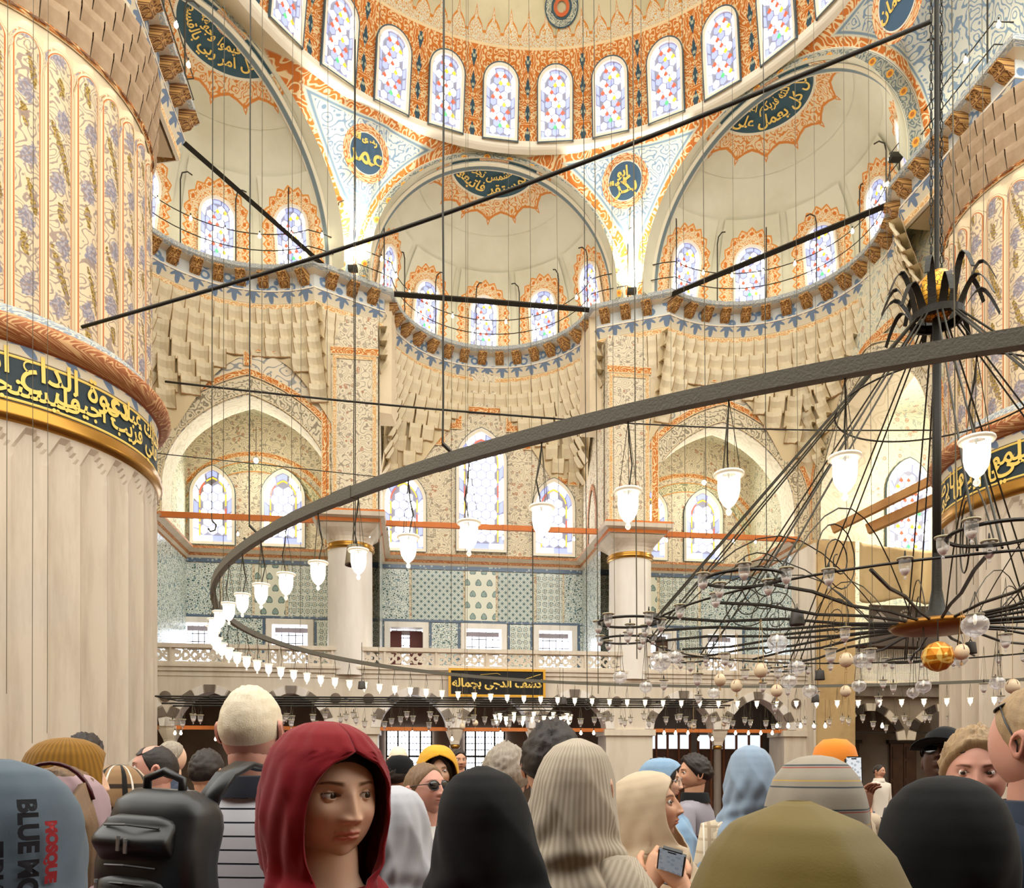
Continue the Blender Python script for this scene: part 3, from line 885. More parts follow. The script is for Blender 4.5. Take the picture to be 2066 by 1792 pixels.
def resample(path, step):
    out = []; acc = step / 2
    for a, b in zip(path[:-1], path[1:]):
        L = hypot(b[0] - a[0], b[1] - a[1])
        while acc <= L:
            t = acc / L; out.append((a[0] + (b[0] - a[0]) * t, a[1] + (b[1] - a[1]) * t, (b[0] - a[0]) / L, (b[1] - a[1]) / L)); acc += step
        acc -= L
    return out
for (u, v, du, dv) in resample(path, .56):
    if u > 12.5 or u < -10: continue
    nx, ny = -dv, du
    o = new_obj('corbel', cbm, m_corbel, trimc)
    o.matrix_world = frame_at(W(u + nx * .06, v + ny * .06, HC - .18), dirw(-du, -dv), (0, 0, 1))
# ---- muqarnas
def cell_mesh(w, h, d, deep):
    xs = [-.5, -.25, 0, .25, .5]; V = []; UV = []
    rows = [(0, 1.0), (-.3, .9), (-.65, .5), (-1.0, .0)]
    for z, f in rows:
        for x in xs:
            hol = cos(x * pi) * deep
            y = -d * f + hol * d * (0.9 if z > -.9 else .3) * (1 - .3 * f)
            zz = z * h - (abs(x) * .16 * h if z <= -.9 else 0) - (0.0 if z > -.3 else 0)
            V.append((x * w * .97, y, zz)); UV.append((x + .5, 1 + z))
    F = [(j * 5 + i, (j + 1) * 5 + i, (j + 1) * 5 + i + 1, j * 5 + i + 1) for j in range(3) for i in range(4)]
    b = len(V); V += [(-.5 * w, .06, 0), (.5 * w, .06, 0)]; UV += [(.1, .5), (.9, .5)]
    F.append((0, 1, 2, 3, 4, b + 1, b)); 
    return mesh(V, F, UV)
def ray_rect(c, az, walls):
    """distance from c in plan direction az to the nearest wall of the list [('u',val),('v',val)]"""
    du, dv = sin(az), cos(az); best = 99
    for ax, val in walls:
        d = du if ax == 'u' else dv; p = c[0] if ax == 'u' else c[1]
        if abs(d) > 1e-4:
            t = (val - p) / d
            if t > 0: best = min(best, t)
    return best
bays = {0: [('v', 10.22), ('u', 2.95), ('u', -2.95)], 1: [('v', 7.3), ('u', 8.8)], -1: [('v', 7.3), ('u', -8.8)]}
NT = 8; TH = .37
for k in (-1, 0, 1):
    c = ex_center(k); root = struct('wall_muqarnas', None, None, 'tiers of white plaster stalactite cells hollowing under the %s half-dome walkway' % names3[k])
    tiers = NT if k == 0 else NT + 1
    def rad(az, t, k=k, c=c):
        rr = min(ray_rect(c, az, bays[k]), 4.15); r0 = 2.94
        q = max(0, min(1, t)) ** 1.15
        return r0 + (max(rr, r0 - .12) - r0) * q
    TOP = HC - .98
    # backing skin
    lo, hi = -86, 86
    def bf(s, t, c=c, k=k, tiers=tiers):
        az = (lo + (hi - lo) * s + 54 * k) * D2R
        rr = ray_rect(c, az, bays[k]); gap = max(0, min(rr, 4.15) - 2.94); t = t * min(1, ((2 + 7.6 * gap / 1.05 if k == 0 else 1.6 + 7.5 * gap / .9) + .9) / tiers)
        r = rad(az, t * 1.0) + .05
        return W(c[0] + r * sin(az), c[1] + r * cos(az), TOP + .1 - t * (tiers * TH + .2))
    new_obj('backing', grid(60, 10, bf, lambda s, t: (s * 9, .5)), mat('muqarnas backing', col=srgb(226, 208, 170), rough=.9), root)
    ncell = 0
    for ti in range(tiers):
        t = ti / (tiers - 1)
        circ = 2.95 * (hi - lo) * D2R
        n = 26 if ti % 2 == 0 else 25
        w = circ / n * (1 + .12 * t)
        if k == 0: n = 27 - (ti % 2)
        big = 1.0 if k == 0 else 1.0 + .25 * t
        nn = int(n / big); me = cell_mesh(circ / nn * (1 + .18 * t) * S, TH * S * 1.02, (.17 + .06 * t) * S, .75 if k else .55)
        for i in range(nn):
            az = lo + (hi - lo) * (i + .5 + (0 if ti % 2 else 0)) / nn; al = (az + 54 * k) * D2R
            rr = ray_rect(c, al, bays[k])
            gap = min(rr, 4.15) - 2.94                     # how deep the corner is here
            lim = 2 + 7.6 * gap / 1.05 if k == 0 else 1.6 + 7.5 * gap / .9
            if ti > lim: continue
            r = rad(al, t)
            a2 = al + .02; r2 = rad(a2, t)
            p = (c[0] + r * sin(al), c[1] + r * cos(al)); p2 = (c[0] + r2 * sin(a2), c[1] + r2 * cos(a2))
            o = new_obj('muqarnas_cell', me, m_muq, root)
            o.matrix_world = frame_at(W(p[0], p[1], TOP - ti * TH + .0), dirw(p2[0] - p[0], p2[1] - p[1]), (0, 0, 1))
for sg in (-1, 1):
    root = struct('wall_muqarnas', None, None, 'small block of plaster stalactite cells above the %s painted pier' % ('left' if sg < 0 else 'right'))
    a, b = azp(21.0 * D2R, 8.26), azp(33.0 * D2R, 8.26)
    if sg < 0: a, b = (-b[0], b[1]), (-a[0], a[1])
    L = hypot(b[0] - a[0], b[1] - a[1]); du, dv = (b[0] - a[0]) / L, (b[1] - a[1]) / L
    me = cell_mesh(L / 7 * S, TH * S, .12 * S, .5)
    for ti in range(5):
        for i in range(7):
            t = (i + .5) * L / 7; off = .05 + ti * .05
            o = new_obj('muqarnas_cell', me, m_muq, root)
            o.matrix_world = frame_at(W(a[0] + du * t - dv * off, a[1] + dv * t + du * off, HC - .98 - ti * .3), dirw(du, dv), (0, 0, 1))
# ---- walls below
def wall_grid(P, s0, s1, h0, h1, holes, m, name, label, uv0=0, depth=.55, reveal=None, parent=None):
    """flat wall with rectangular openings; P(s,y,h); y grows into the wall"""
    xs = sorted(set([s0, s1] + [a for q in holes for a in (q[0], q[1])])); hs = sorted(set([h0, h1] + [a for q in holes for a in (q[2], q[3])]))
    V, F, LU, MI = [], [], [], []
    def quad(pts, uvs, mi):
        b = len(V); V.extend(pts); F.append((b, b + 1, b + 2, b + 3)); LU.extend(uvs); MI.append(mi)
    for i in range(len(xs) - 1):
        for j in range(len(hs) - 1):
            x, h = (xs[i] + xs[i+1]) / 2, (hs[j] + hs[j+1]) / 2
            if any(q[0] < x < q[1] and q[2] < h < q[3] for q in holes): continue
            a, b_, c_, d = xs[i], xs[i+1], hs[j], hs[j+1]
            quad([P(a, 0, c_), P(b_, 0, c_), P(b_, 0, d), P(a, 0, d)], [(a, c_), (b_, c_), (b_, d), (a, d)], 0)
    for (a, b_, c_, d) in holes:
        for p, q in (((a, c_), (a, d)), ((b_, d), (b_, c_)), ((a, d), (b_, d)), ((b_, c_), (a, c_))):
            quad([P(p[0], 0, p[1]), P(q[0], 0, q[1]), P(q[0], depth, q[1]), P(p[0], depth, p[1])], [(0, 0), (1, 0), (1, 1), (0, 1)], 1)
    return struct(name, mesh(V, F, LU, MI), [m, reveal or m_white_marble], label, parent)
def pl(v0):                                        # plane facing the camera at depth v0
    return lambda s, y, h: W(s, v0 + y, h)
VB = 10.22; VF = 7.3
lowwin = [(-8.55, -7.75), (-6.1, -5.1), (-2.75, -1.8), (-.52, .52), (1.65, 2.65), (4.9, 5.75), (6.9, 7.85)]
holes = [(a, b, 2.5, 4.12) for a, b in lowwin]
back = wall_grid(pl(VB), -9.6, 11.8, 2.3, 12.0, holes, m_floral, 'wall_back', 'painted rear wall with tiled lower half behind the gallery')
# lower rectangular windows: marble surround, iron grid, shutters
for i, (a, b) in enumerate(lowwin):
    root = struct(wname(), None, None, 'rectangular gallery window in white marble surround, %s behind the balustrade' % ('first from left', 'second from left', 'third from left with half-open dark shutters', 'fourth from left', 'fifth from left', 'sixth from left with brown shutter', 'seventh from left')[i])
    mb = MB(); t = .16
    def bx(x0, x1, z0, z1, y0, y1, mb=mb, mi=0):
        Vv = [W(x, VB + y, z) for z in (z0, z1) for y in (y0, y1) for x in (x0, x1)]
        mb.add(Vv, [(0, 1, 5, 4), (1, 3, 7, 5), (3, 2, 6, 7), (2, 0, 4, 6), (4, 5, 7, 6), (0, 2, 3, 1)], None, mi)
    for (x0, x1, z0, z1) in ((a - t, a, 2.4, 4.12 + t), (b, b + t, 2.4, 4.12 + t), (a, b, 4.12, 4.12 + t)): bx(x0, x1, z0, z1, -.06, .02)
    new_obj('marble_surround', mb.mesh(), m_white_marble, root)
    mb = MB(); bx(a, b, 2.5, 4.12, .54, .56, mb); new_obj('bright_glass', mb.mesh(), g_day, root)
    for j in range(1, 5):
        mb = MB(); x = a + (b - a) * j / 5; bx(x - .012, x + .012, 2.5, 4.12, .44, .46, mb); new_obj('iron_bar', mb.mesh(), m_iron, root)
    for j in range(1, 7):
        mb = MB(); z = 2.5 + 1.62 * j / 7; bx(a, b, z - .012, z + .012, .45, .47, mb); new_obj('iron_bar', mb.mesh(), m_iron, root)
    mb = MB(); bx(a + .02, b - .02, 3.96, 4.10, .40, .44, mb); new_obj('rolled_blind', mb.mesh(), mat('grey blind', col=srgb(150, 142, 146), rough=.8), root)
    if i == 2:
        for x0, x1 in ((a, a + .33), (b - .38, b)):
            mb = MB(); bx(x0, x1, 2.5, 4.05, .30, .34, mb); new_obj('shutter', mb.mesh(), m_redwood, root)
    if i == 5:
        mb = MB(); bx(b - .38, b + .02, 2.5, 4.0, .30, .34, mb); new_obj('shutter', mb.mesh(), m_wood, root)
# tile panels
def tile_panel(P, s0, s1, h0, h1, kind, root, d=.03):
    V = [P(s, y, h) for y in (0, -d) for s, h in ((s0, h0), (s1, h0), (s1, h1), (s0, h1))]
    F = [(4, 5, 6, 7), (0, 1, 5, 4), (1, 2, 6, 5), (2, 3, 7, 6), (3, 0, 4, 7)]
    lu = []
    q = [(s0, h0), (s1, h0), (s1, h1), (s0, h1)]
    lu += q + [(0, 0), (1, 0), (1, .1), (0, .1)] * 4
    return new_obj('tile_panel', mesh(V, F, lu), TILES[kind], root)
tr = struct('wall_tiles', None, None, 'blue and green floral tile panels covering the wall between cornice and windows')
seq = [(-9.5, -8.9, 'leaf'), (-8.82, -7.55, 'leaf'), (-7.47, -6.65, 'dense'), (-6.57, -5.72, 'pear'), (-5.64, -4.2, 'dense'), (-4.2, -3.3, 'leaf'), (-3.2, -2.2, 'leaf'), (-2.12, -.62, 'lattice'), (-.55, .35, 'pear'), (.42, 1.5, 'lattice'), (1.58, 2.35, 'dense'), (2.43, 3.1, 'leaf'), (3.1, 4.3, 'dense'), (4.4, 5.3, 'pear'), (5.4, 6.6, 'dense'), (6.7, 8.2, 'leaf'), (8.2, 11, 'leaf')]
for a, b, kd in seq: tile_panel(pl(VB), a, b, 4.36, 5.82, kd, tr)
for h0, h1 in ((5.84, 6.0), (4.29, 4.36)): tile_panel(pl(VB), -9.5, 11, h0, h1, 'border', tr, .035)
edges = [-9.5] + [x for a, b in lowwin for x in (a - .18, b + .18)] + [11]
for i in range(0, len(edges), 2):
    if edges[i+1] - edges[i] > .15:
        tile_panel(pl(VB), edges[i] + .08, edges[i+1] - .08, 2.4, 4.27, 'leaf' if i % 4 else 'dense', tr)
        tile_panel(pl(VB), edges[i], edges[i+1], 2.4, 4.28, 'border', tr, .015)
# cornice above the tiles
kp = [(-.02, HK + .12), (.24, HK + .1), (.26, HK + .02), (.12, HK - .06), (.10, HK - .14), (.03, HK - .2), (0, HK - .24)]
struct('trim_tile_cornice', sweep([(3.0, 7.55), (3.0, VB), (-3.0, VB), (-3.0, 7.55)], kp, seg_mats=[0, 1, 0, 1, 0, 1]), [m_stone, m_vine_dark], 'brown carved cornice above the tiles in the central bay')
struct('trim_tile_cornice', sweep([(-4.0, 7.6), (-4.0, VB), (-8.45, VB), (-8.45, 7.2), (-9.1, 7.0), (-9.6, 3.0)], kp, seg_mats=[0, 1, 0, 1, 0, 1]), [m_stone, m_vine_dark], 'brown carved cornice turning the corner of the left bay beside the pier')
struct('trim_tile_cornice', sweep([(8.3, 7.2), (8.3, VB), (4.0, VB), (4.0, 7.6)], kp, seg_mats=[0, 1, 0, 1, 0, 1]), [m_stone, m_vine_dark], 'brown carved cornice turning the corner of the right bay')
# side walls of bays
def plane_u(u0, sg):                               # wall running in v at u0; y grows away from the nave side
    return lambda s, y, h: W(u0 + sg * y, s, h)
sd = struct('wall_bay_sides', None, None, 'short painted cross walls dividing the gallery bays')
def side(u0, v0, v1, h0, h1, m):
    V = [W(u0, v0, h0), W(u0, v1, h0), W(u0, v1, h1), W(u0, v0, h1)]
    new_obj('cross_wall', mesh(V, [(0, 1, 2, 3)], [(v0, h0), (v1, h0), (v1, h1), (v0, h1)]), m, sd)
for u0 in (-2.97, 2.97):
    side(u0, 7.55, VB, HK, 11.4, m_floral); side(u0, 7.9, VB, 2.3, HK, TILES['leaf'])
for u0 in (-4.2, 4.2): side(u0, 7.6, VB, 2.3, 10.5, m_floral_g)
side(-8.45, 6.9, VB, HK, 10.5, m_floral_g); side(-8.45, 6.9, VB, 2.3, HK, TILES['leaf'])
side(8.3, 7.3, VB, HK, 10.5, m_floral_g); side(8.3, 7.3, VB, 2.3, HK, TILES['leaf'])
# ceilings of the bays behind the arches
for a, b in ((-9.6, -4.2), (4.2, 9)):
    new_obj('bay_vault', grid(16, 4, lambda s, t: W(a + (b - a) * s, VF + .3 + (VB - VF - .3) * t, 9.0 + 1.1 * sin(pi * s)), lambda s, t: (s * 5, t * 3)), m_floral_g, sd)
# ---- front walls with arched openings
def parch(x, r): return r * sqrt(max(0, 1 - (x / r) ** 2)) + .13 * r * (1 - abs(x) / r) ** 2
def arch_wall(P, s0, s1, h0, h1, c, r, spring, m, label, thick=.75, name='wall_arch', light=True, zoom=1.0):
    root = struct(name, None, None, label)
    n = 36; V, F, LU = [], [], []
    def q(a, b_, c_, d, A=0):
        bb = len(V); V.extend([P(a, 0, c_[0]), P(b_, 0, c_[1]), P(b_, 0, d), P(a, 0, d)]); F.append((bb, bb+1, bb+2, bb+3)); LU.extend([(a, c_[0]), (b_, c_[1]), (b_, d), (a, d)])
    q(s0, c - r, (h0, h0), h1); q(c + r, s1, (h0, h0), h1)
    xs = [c - r * cos(pi * i / n) for i in range(n + 1)]
    for a, b_ in zip(xs[:-1], xs[1:]): q(a, b_, (spring + parch(a - c, r), spring + parch(b_ - c, r)), h1)
    new_obj('face', mesh(V, F, LU), m, root)
    # reveal
    V, F, LU = [], [], []; acc = 0
    pts = [(c - r, h0)] + [(x, spring + parch(x - c, r)) for x in xs] + [(c + r, h0)]
    for i, (x, h) in enumerate(pts):
        if i: acc += hypot(x - pts[i-1][0], h - pts[i-1][1])
        V += [P(x, 0, h), P(x, thick, h)]
        LU.append(acc)
    F = [(2*i, 2*i+2, 2*i+3, 2*i+1) for i in range(len(pts) - 1)]
    uv = []
    for i in range(len(pts) - 1): uv += [(LU[i], 0), (LU[i+1], 0), (LU[i+1], 1), (LU[i], 1)]
    new_obj('reveal', mesh(V, F, uv), mat('arch reveal pale painting', lambda nt, u, v: mix(nt, scroll(nt, u, v, 1.6, 4, .12, .2) * .5, srgb(250, 242, 220), srgb(214, 206, 176)), rough=.85), root)
    ring = [(c - r - .22, h0)] + [(c + (x - c) * (r + .22) / r, spring + parch(x - c, r) * (r + .22) / r) for x in xs] + [(c + r + .22, h0)]
    new_obj('rosette_band', ribbon(ring, .4, lambda s, h: P(s, -.03, h)), mat('grey rosette band', vinef(srgb(226, 214, 186), srgb(150, 140, 118), 2.9, .45, .05), rough=.85), root)
    ring = [(c + (x - c) * (r + .52) / r, spring + parch(x - c, r) * (r + .52) / r) for x in xs]
    new_obj('orange_band', ribbon([(ring[0][0], h0)] + ring + [(ring[-1][0], h0)], .16, lambda s, h: P(s, -.045, h)), m_vine, root)
    return root
AH = 7.0
fl = arch_wall(pl(VF), -9.6, -4.15, HK, 12.2, -6.2, 2.05, AH, m_bigscroll, 'left arched bay front with orange bands and pale scroll panel')
fr_ = arch_wall(pl(VF), 4.15, 9.4, HK, 12.2, 6.2, 2.05, AH, m_bigscroll, 'right arched bay front with orange bands and pale scroll panel')
sdw = arch_wall(plane_u(8.75, 1), -.7, 7.25, HK, 12.3, 4.55, 2.25, 7.1, m_floral_b, 'tall arch in the right side wall opening to the bright aisle', thick=1.3)
for P_, pts, par in ((pl(VF), [(-6.2, 10.05), (-6.2, 10.5), (-4.55, 10.5), (-4.55, 9.7), (-4.3, 9.7), (-4.3, 6.4)], fl), (pl(VF), [(6.5, 10.5), (4.55, 10.5), (4.55, 9.7), (4.3, 9.7), (4.3, 6.4)], fr_), (plane_u(8.75, 1), [(2.0, 9.0), (2.0, 10.2), (4.6, 10.2)], sdw)):
    new_obj('stepped_border', ribbon(pts, .2, lambda s, h: P_(s, -.05, h)), m_vine, par)
# back walls of the lateral bays get a painted lunette
for c_ in (-6.55, 6.3):
    pts = [(c_ + 2.1 * -cos(pi * i / 30), 6.3 + 2.2 * 1.05 * sin(pi * i / 30) ** .9) for i in range(31)]
    new_obj('lunette_band', ribbon(pts, .3, lambda s, h: W(s, VB - .03, h)), mat('green rosette band', vinef(srgb(222, 214, 178), srgb(150, 152, 120), 2.9, .45, .1, srgb(214, 150, 80)), rough=.85), back)
    pts = [(c_ + 2.45 * -cos(pi * i / 30), 6.3 + 2.55 * 1.05 * sin(pi * i / 30) ** .9) for i in range(31)]
    new_obj('lunette_band', ribbon(pts, .14, lambda s, h: W(s, VB - .03, h)), m_vine, back)
# stepped border in the central bay
st = [(-2.95, 8.75), (-2.45, 8.75), (-2.45, 9.15), (-1.85, 9.15), (-1.85, 9.6), (-1.25, 9.6), (-1.25, 10.1), (-.75, 10.1), (-.75, 10.6), (.75, 10.6), (.75, 10.1), (1.25, 10.1), (1.25, 9.6), (1.85, 9.6), (1.85, 9.15), (2.3, 9.15), (2.3, 8.6), (2.95, 8.6)]
new_obj('stepped_border', ribbon(st, .2, lambda s, h: W(s, VB - .04, h)), m_vine, back)
# pillars of painted masonry above the columns + front skin behind the blocks
for sgn, nm in ((-1, 'left'), (1, 'right')):
    root = struct('wall_painted_pier', None, None, 'narrow floral-painted pier above the %s marble column' % nm)
    u0, u1 = (3.0, 4.15)
    V = []
    mb = MB()
    def bq(pts, uvs): 
        b = len(mb.V); mb.add(pts, [(0, 1, 2, 3)], uvs)
    a, b_ = sgn * u0, sgn * u1
    v0 = 7.22
    bq([W(a, v0, HK + .1), W(b_, v0, HK + .1), W(b_, v0, 11.45), W(a, v0, 11.45)], [(a, HK), (b_, HK), (b_, 11.4), (a, 11.4)])
    for x in (a, b_): bq([W(x, v0, HK + .1), W(x, 7.9, HK + .1), W(x, 7.9, 11.45), W(x, v0, 11.45)], [(v0, HK), (7.9, HK), (7.9, 11.4), (v0, 11.4)])
    new_obj('shaft', mb.mesh(), m_floral, root)
    c0, c1 = min(a, b_) + .08, max(a, b_) - .08
    new_obj('frame_band', ribbon([(c0, HK + .2), (c0, 10.4), (c1, 10.4), (c1, HK + .2)], .1, lambda s, h: W(s, v0 - .02, h)), m_vine_pale, root)
    new_obj('header_band', ribbon([(c0 - .1, 10.55), (c1 + .1, 10.55)], .2, lambda s, h: W(s, v0 - .03, h)), m_vine, root)
for sgn in (-1, 1):
    V = []
    poly = [(2.66 * sgn, 7.85), (3.2 * sgn, 7.72), (4.3 * sgn, 7.2), (4.75 * sgn, 8.6), (2.55 * sgn, 8.6)]
    V = [W(u, v, 9.3) for u, v in poly] + [W(u, v, 12.35) for u, v in poly]; n = 5
    new_obj('pier_core', mesh(V, [tuple(range(n)), tuple(range(n, 2 * n))] + [(i, (i + 1) % n, n + (i + 1) % n, n + i) for i in range(n)]), plain, sd)
# slender niche frame on the right cross wall of the central bay
new_obj('niche_frame', ribbon([(8.35, HK + .2), (8.35, 7.3), (8.6, 7.85), (8.85, 8.0), (9.1, 7.85), (9.35, 7.3), (9.35, HK + .2)], .16, lambda s, h: W(2.94, s, h)), m_vine_dark, sd)
# ---- stained windows of the back wall
def bwin(c_, w, h0, h1, lab, g=.27):
    M = frame_at(W(c_, VB - .10, h0), dirw(1, 0), (0, 0, 1))
    return make_window(M, w / 2, h1 - h0, g, lab, fw=.09, pointed=.28, ring=.14, ring2=.06, depth=.07, singles=True, outline=.015)
bwin(-7.72, 1.05, 6.42, 8.3, 'large stained-glass window with yellow inner border, left one under the left arch')
bwin(-5.78, 1.05, 6.42, 8.3, 'large stained-glass window with yellow inner border, right one under the left arch')
bwin(-2.35, 1.1, 6.42, 8.4, 'stained-glass window on the left of the tall central window')
bwin(-.08, 1.32, 6.48, 9.75, 'tallest stained-glass window, in the middle of the central bay')
bwin(2.1, 1.1, 6.42, 8.4, 'stained-glass window on the right of the tall central window')
bwin(5.02, 1.0, 6.42, 8.3, 'stained-glass window under the right arch, half hidden by the column pier')
bwin(6.75, 1.05, 6.42, 8.3, 'stained-glass window under the right arch, with white hexagon panes')
# ---- marble columns
def column(u, v, r, h0, h1, h2, label, name='trim_column'):
    root = struct(name, None, None, label)
    p = W(u, v, 0); x, y = p.x, p.y; z = lambda h: h * S + EYE
    mb = MB().lathe([(r * S * 1.02, z(h0)), (r * S, z(h0) + .3), (r * S * .98, z(h1))], 32, (x, y, 0)); new_obj('shaft', mb.mesh(True), m_white_marble, root)
    mb = MB().lathe([(r * S * .98, z(h1) - .03), (r * S * 1.08, z(h1)), (r * S * 1.1, z(h1) + .04), (r * S * 1.04, z(h1) + .1), (r * S * 1.1, z(h1) + .14), (r * S * 1.0, z(h1) + .18)], 32, (x, y, 0)); new_obj('gold_ring', mb.mesh(True), m_goldring, root)
    # capital: blends from round to square
    V, UV = [], []; n = 32; prof = [(0, 1.0, 0), (.15, 1.0, .1), (.35, 1.03, .3), (.55, 1.1, .6), (.78, 1.22, .9), (1, 1.32, 1)]
    for t, k, sq in prof:
        for i in range(n):
            q = 2 * pi * i / n; cx_, cy_ = cos(q), sin(q); m_ = max(abs(cx_), abs(cy_)); f = 1 + (1 / m_ - 1) * sq * .9
            d = dirw(cx_ * f, cy_ * f) * r * S * k
            V.append((x + d.x, y + d.y, z(h1) + .15 + t * ((h2 - h1) * S - .15))); UV.append((i / n * 6, t * 2))
    F = [(j * n + i, j * n + (i + 1) % n, (j + 1) * n + (i + 1) % n, (j + 1) * n + i) for j in range(len(prof) - 1) for i in range(n)]
    new_obj('capital', mesh(V, F, UV), m_stone, root)
    sweepm = [(0, h2), (.08, h2 + .02), (.1, h2 + .1), (.2, h2 + .14), (.22, h2 + .24), (.18, h2 + .3), (-.4, h2 + .3)]
    a = r * 1.22
    sq = [(u - a, v - a), (u - a, v + a), (u + a, v + a), (u + a, v - a)][::1]
    new_obj('abacus', sweep(sq, sweepm, closed=True, seg_mats=[0, 1, 0, 0, 1, 0]), [m_stone, m_tiebeam], root)
    return root
column(-3.68, 7.15, .56, 2.3, 5.45, 5.98, 'white marble column left of the central bay, gold ring below its capital')
column(3.58, 7.15, .56, 2.3, 5.45, 5.98, 'white marble column right of the central bay, gold ring below its capital')
# ---- orange tie beams
def beam(p, q, w, h, label, m=m_tiebeam, name='tie_beam', cat='beam', group=None):
    p, q = Vector(p), Vector(q); d = (q - p).normalized(); r = d.cross(Vector((0, 0, 1))).normalized() * w / 2; uu = r.cross(d).normalized() * h / 2
    V = [a + s1 * r + s2 * uu for a in (p, q) for s1, s2 in ((-1, -1), (1, -1), (1, 1), (-1, 1))]
    F = [(0, 1, 2, 3), (4, 7, 6, 5), (0, 4, 5, 1), (1, 5, 6, 2), (2, 6, 7, 3), (3, 7, 4, 0)]
    return new_obj(name, mesh(V, F), m, None, label=label, category=cat, group=group)
tb = 'orange tie beams between the capitals'
beam(W(-8.6, 7.1, 6.2), W(-4.3, 7.1, 6.2), .12, .17, 'orange tie beam crossing the left arch in front of two stained windows', group=tb)
beam(W(-3.0, 7.1, 6.2), W(2.9, 7.1, 6.2), .12, .17, 'orange tie beam across the central bay between the two columns', group=tb)
beam(W(4.25, 7.1, 6.2), W(8.3, 7.1, 6.2), .12, .17, 'orange tie beam crossing the right arch', group=tb)
m_tan = mat('tan timber', lambda nt, u, v: stain(nt, srgb(196, 148, 92), .35), rough=.6)
beam(W(8.8, 6.3, 6.25), W(12.5, 2.5, 8.0), .2, .26, 'upper of two slanting wooden beams in the right side arch', m=m_tan, group=None)
beam(W(9.6, 6.0, 6.2), W(13.0, 2.2, 7.6), .24, .32, 'lower thicker wooden beam slanting across the right side arch', m=m_tan, group=None)
# ---- gallery: floor slab, parapet with pierced band, arcade below
VG = 6.72
struct('floor_gallery', grid(2, 2, lambda s, t: W(-11 + 24 * s, VG + .1 + 4 * t, 2.3)), m_stone, 'stone floor of the gallery behind the balustrade')
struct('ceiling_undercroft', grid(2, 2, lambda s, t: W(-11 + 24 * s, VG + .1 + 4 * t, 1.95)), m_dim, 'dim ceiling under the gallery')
bal = struct('trim_balustrade', None, None, 'long stone balustrade with pierced band running below the gallery windows')
def slab(P, s0, s1, h0, h1, y0, y1, m, par, name):
    V = [P(s, y, h) for h in (h0, h1) for y in (y0, y1) for s in (s0, s1)]
    F = [(0, 1, 5, 4), (1, 3, 7, 5), (3, 2, 6, 7), (2, 0, 4, 6), (4, 5, 7, 6), (0, 2, 3, 1)]
    return new_obj(name, mesh(V, F, [((i & 1) * (s1 - s0), (i >> 2) * (h1 - h0)) for i in range(8)]), m, par)
slab(pl(VG), -10.5, 9.2, 2.90, 3.0, -.04, .12, m_stone, bal, 'handrail')
slab(pl(VG), -10.5, 9.2, 2.5, 2.56, -.03, .12, m_stone, bal, 'bottom_rail')
x = -10.4; pn = 0
def pierce(x, z, L, H):       # vine-like fretwork
    a = sin(x * 15.0) * .10
    d1 = abs(z - H / 2 - a * 1.1) ; d2 = abs(z - H / 2 + a * 1.1)
    cx_ = (x * 15.0 / pi) % 1.0 - .5
    e = hypot(cx_ * .21 * 1.0, (z - H / 2))
    if d1 < .028 or d2 < .028: return True
    if abs(e - .07) < .02: return True
    if z < .03 or z > H - .03 or x < .05 or x > L - .05: return True
    return (sin(x * 43) * sin(z * 50 + x * 7)) > .55
Lp = 1.22; H_ = .34
nx_, nz_ = 62, 17
cells = [[pierce((i + .5) * Lp / nx_, (j + .5) * H_ / nz_, Lp, H_) for i in range(nx_)] for j in range(nz_)]
mb = MB()
for j in range(nz_):
    i = 0
    while i < nx_:
        if cells[j][i]:
            i2 = i
            while i2 < nx_ and cells[j][i2]: i2 += 1
            x0, x1, z0, z1 = i * Lp / nx_ * S, i2 * Lp / nx_ * S, j * H_ / nz_ * S, (j + 1) * H_ / nz_ * S
            mb.add([(x0, 0, z0), (x1, 0, z0), (x1, 0, z1), (x0, 0, z1)], [(0, 1, 2, 3)])
            mb.add([(x0, .07, z0), (x1, .07, z0), (x0, 0, z0), (x1, 0, z0), (x1, .07, z1), (x1, 0, z1)], [(0, 1, 3, 2), (1, 4, 5, 3)])
            i = i2
        else: i += 1
pm = mb.mesh()
while x < 9.0:
    o = new_obj('pierced_panel', pm, m_stone, bal); o.matrix_world = frame_at(W(x, VG + .02, 2.56), dirw(1, 0), (0, 0, 1))
    slab(pl(VG), x - .05, x + .0, 2.56, 2.9, -.02, .1, m_stone, bal, 'baluster_post')
    x += Lp + .05
for i, (h0, h1, y) in enumerate(((2.44, 2.5, -.10), (2.34, 2.44, -.06), (2.22, 2.34, -.02), (2.12, 2.22, .0))):
    slab(pl(VG), -10.5, 9.2, h0, h1, y, .15, m_stone, bal, 'string_course')
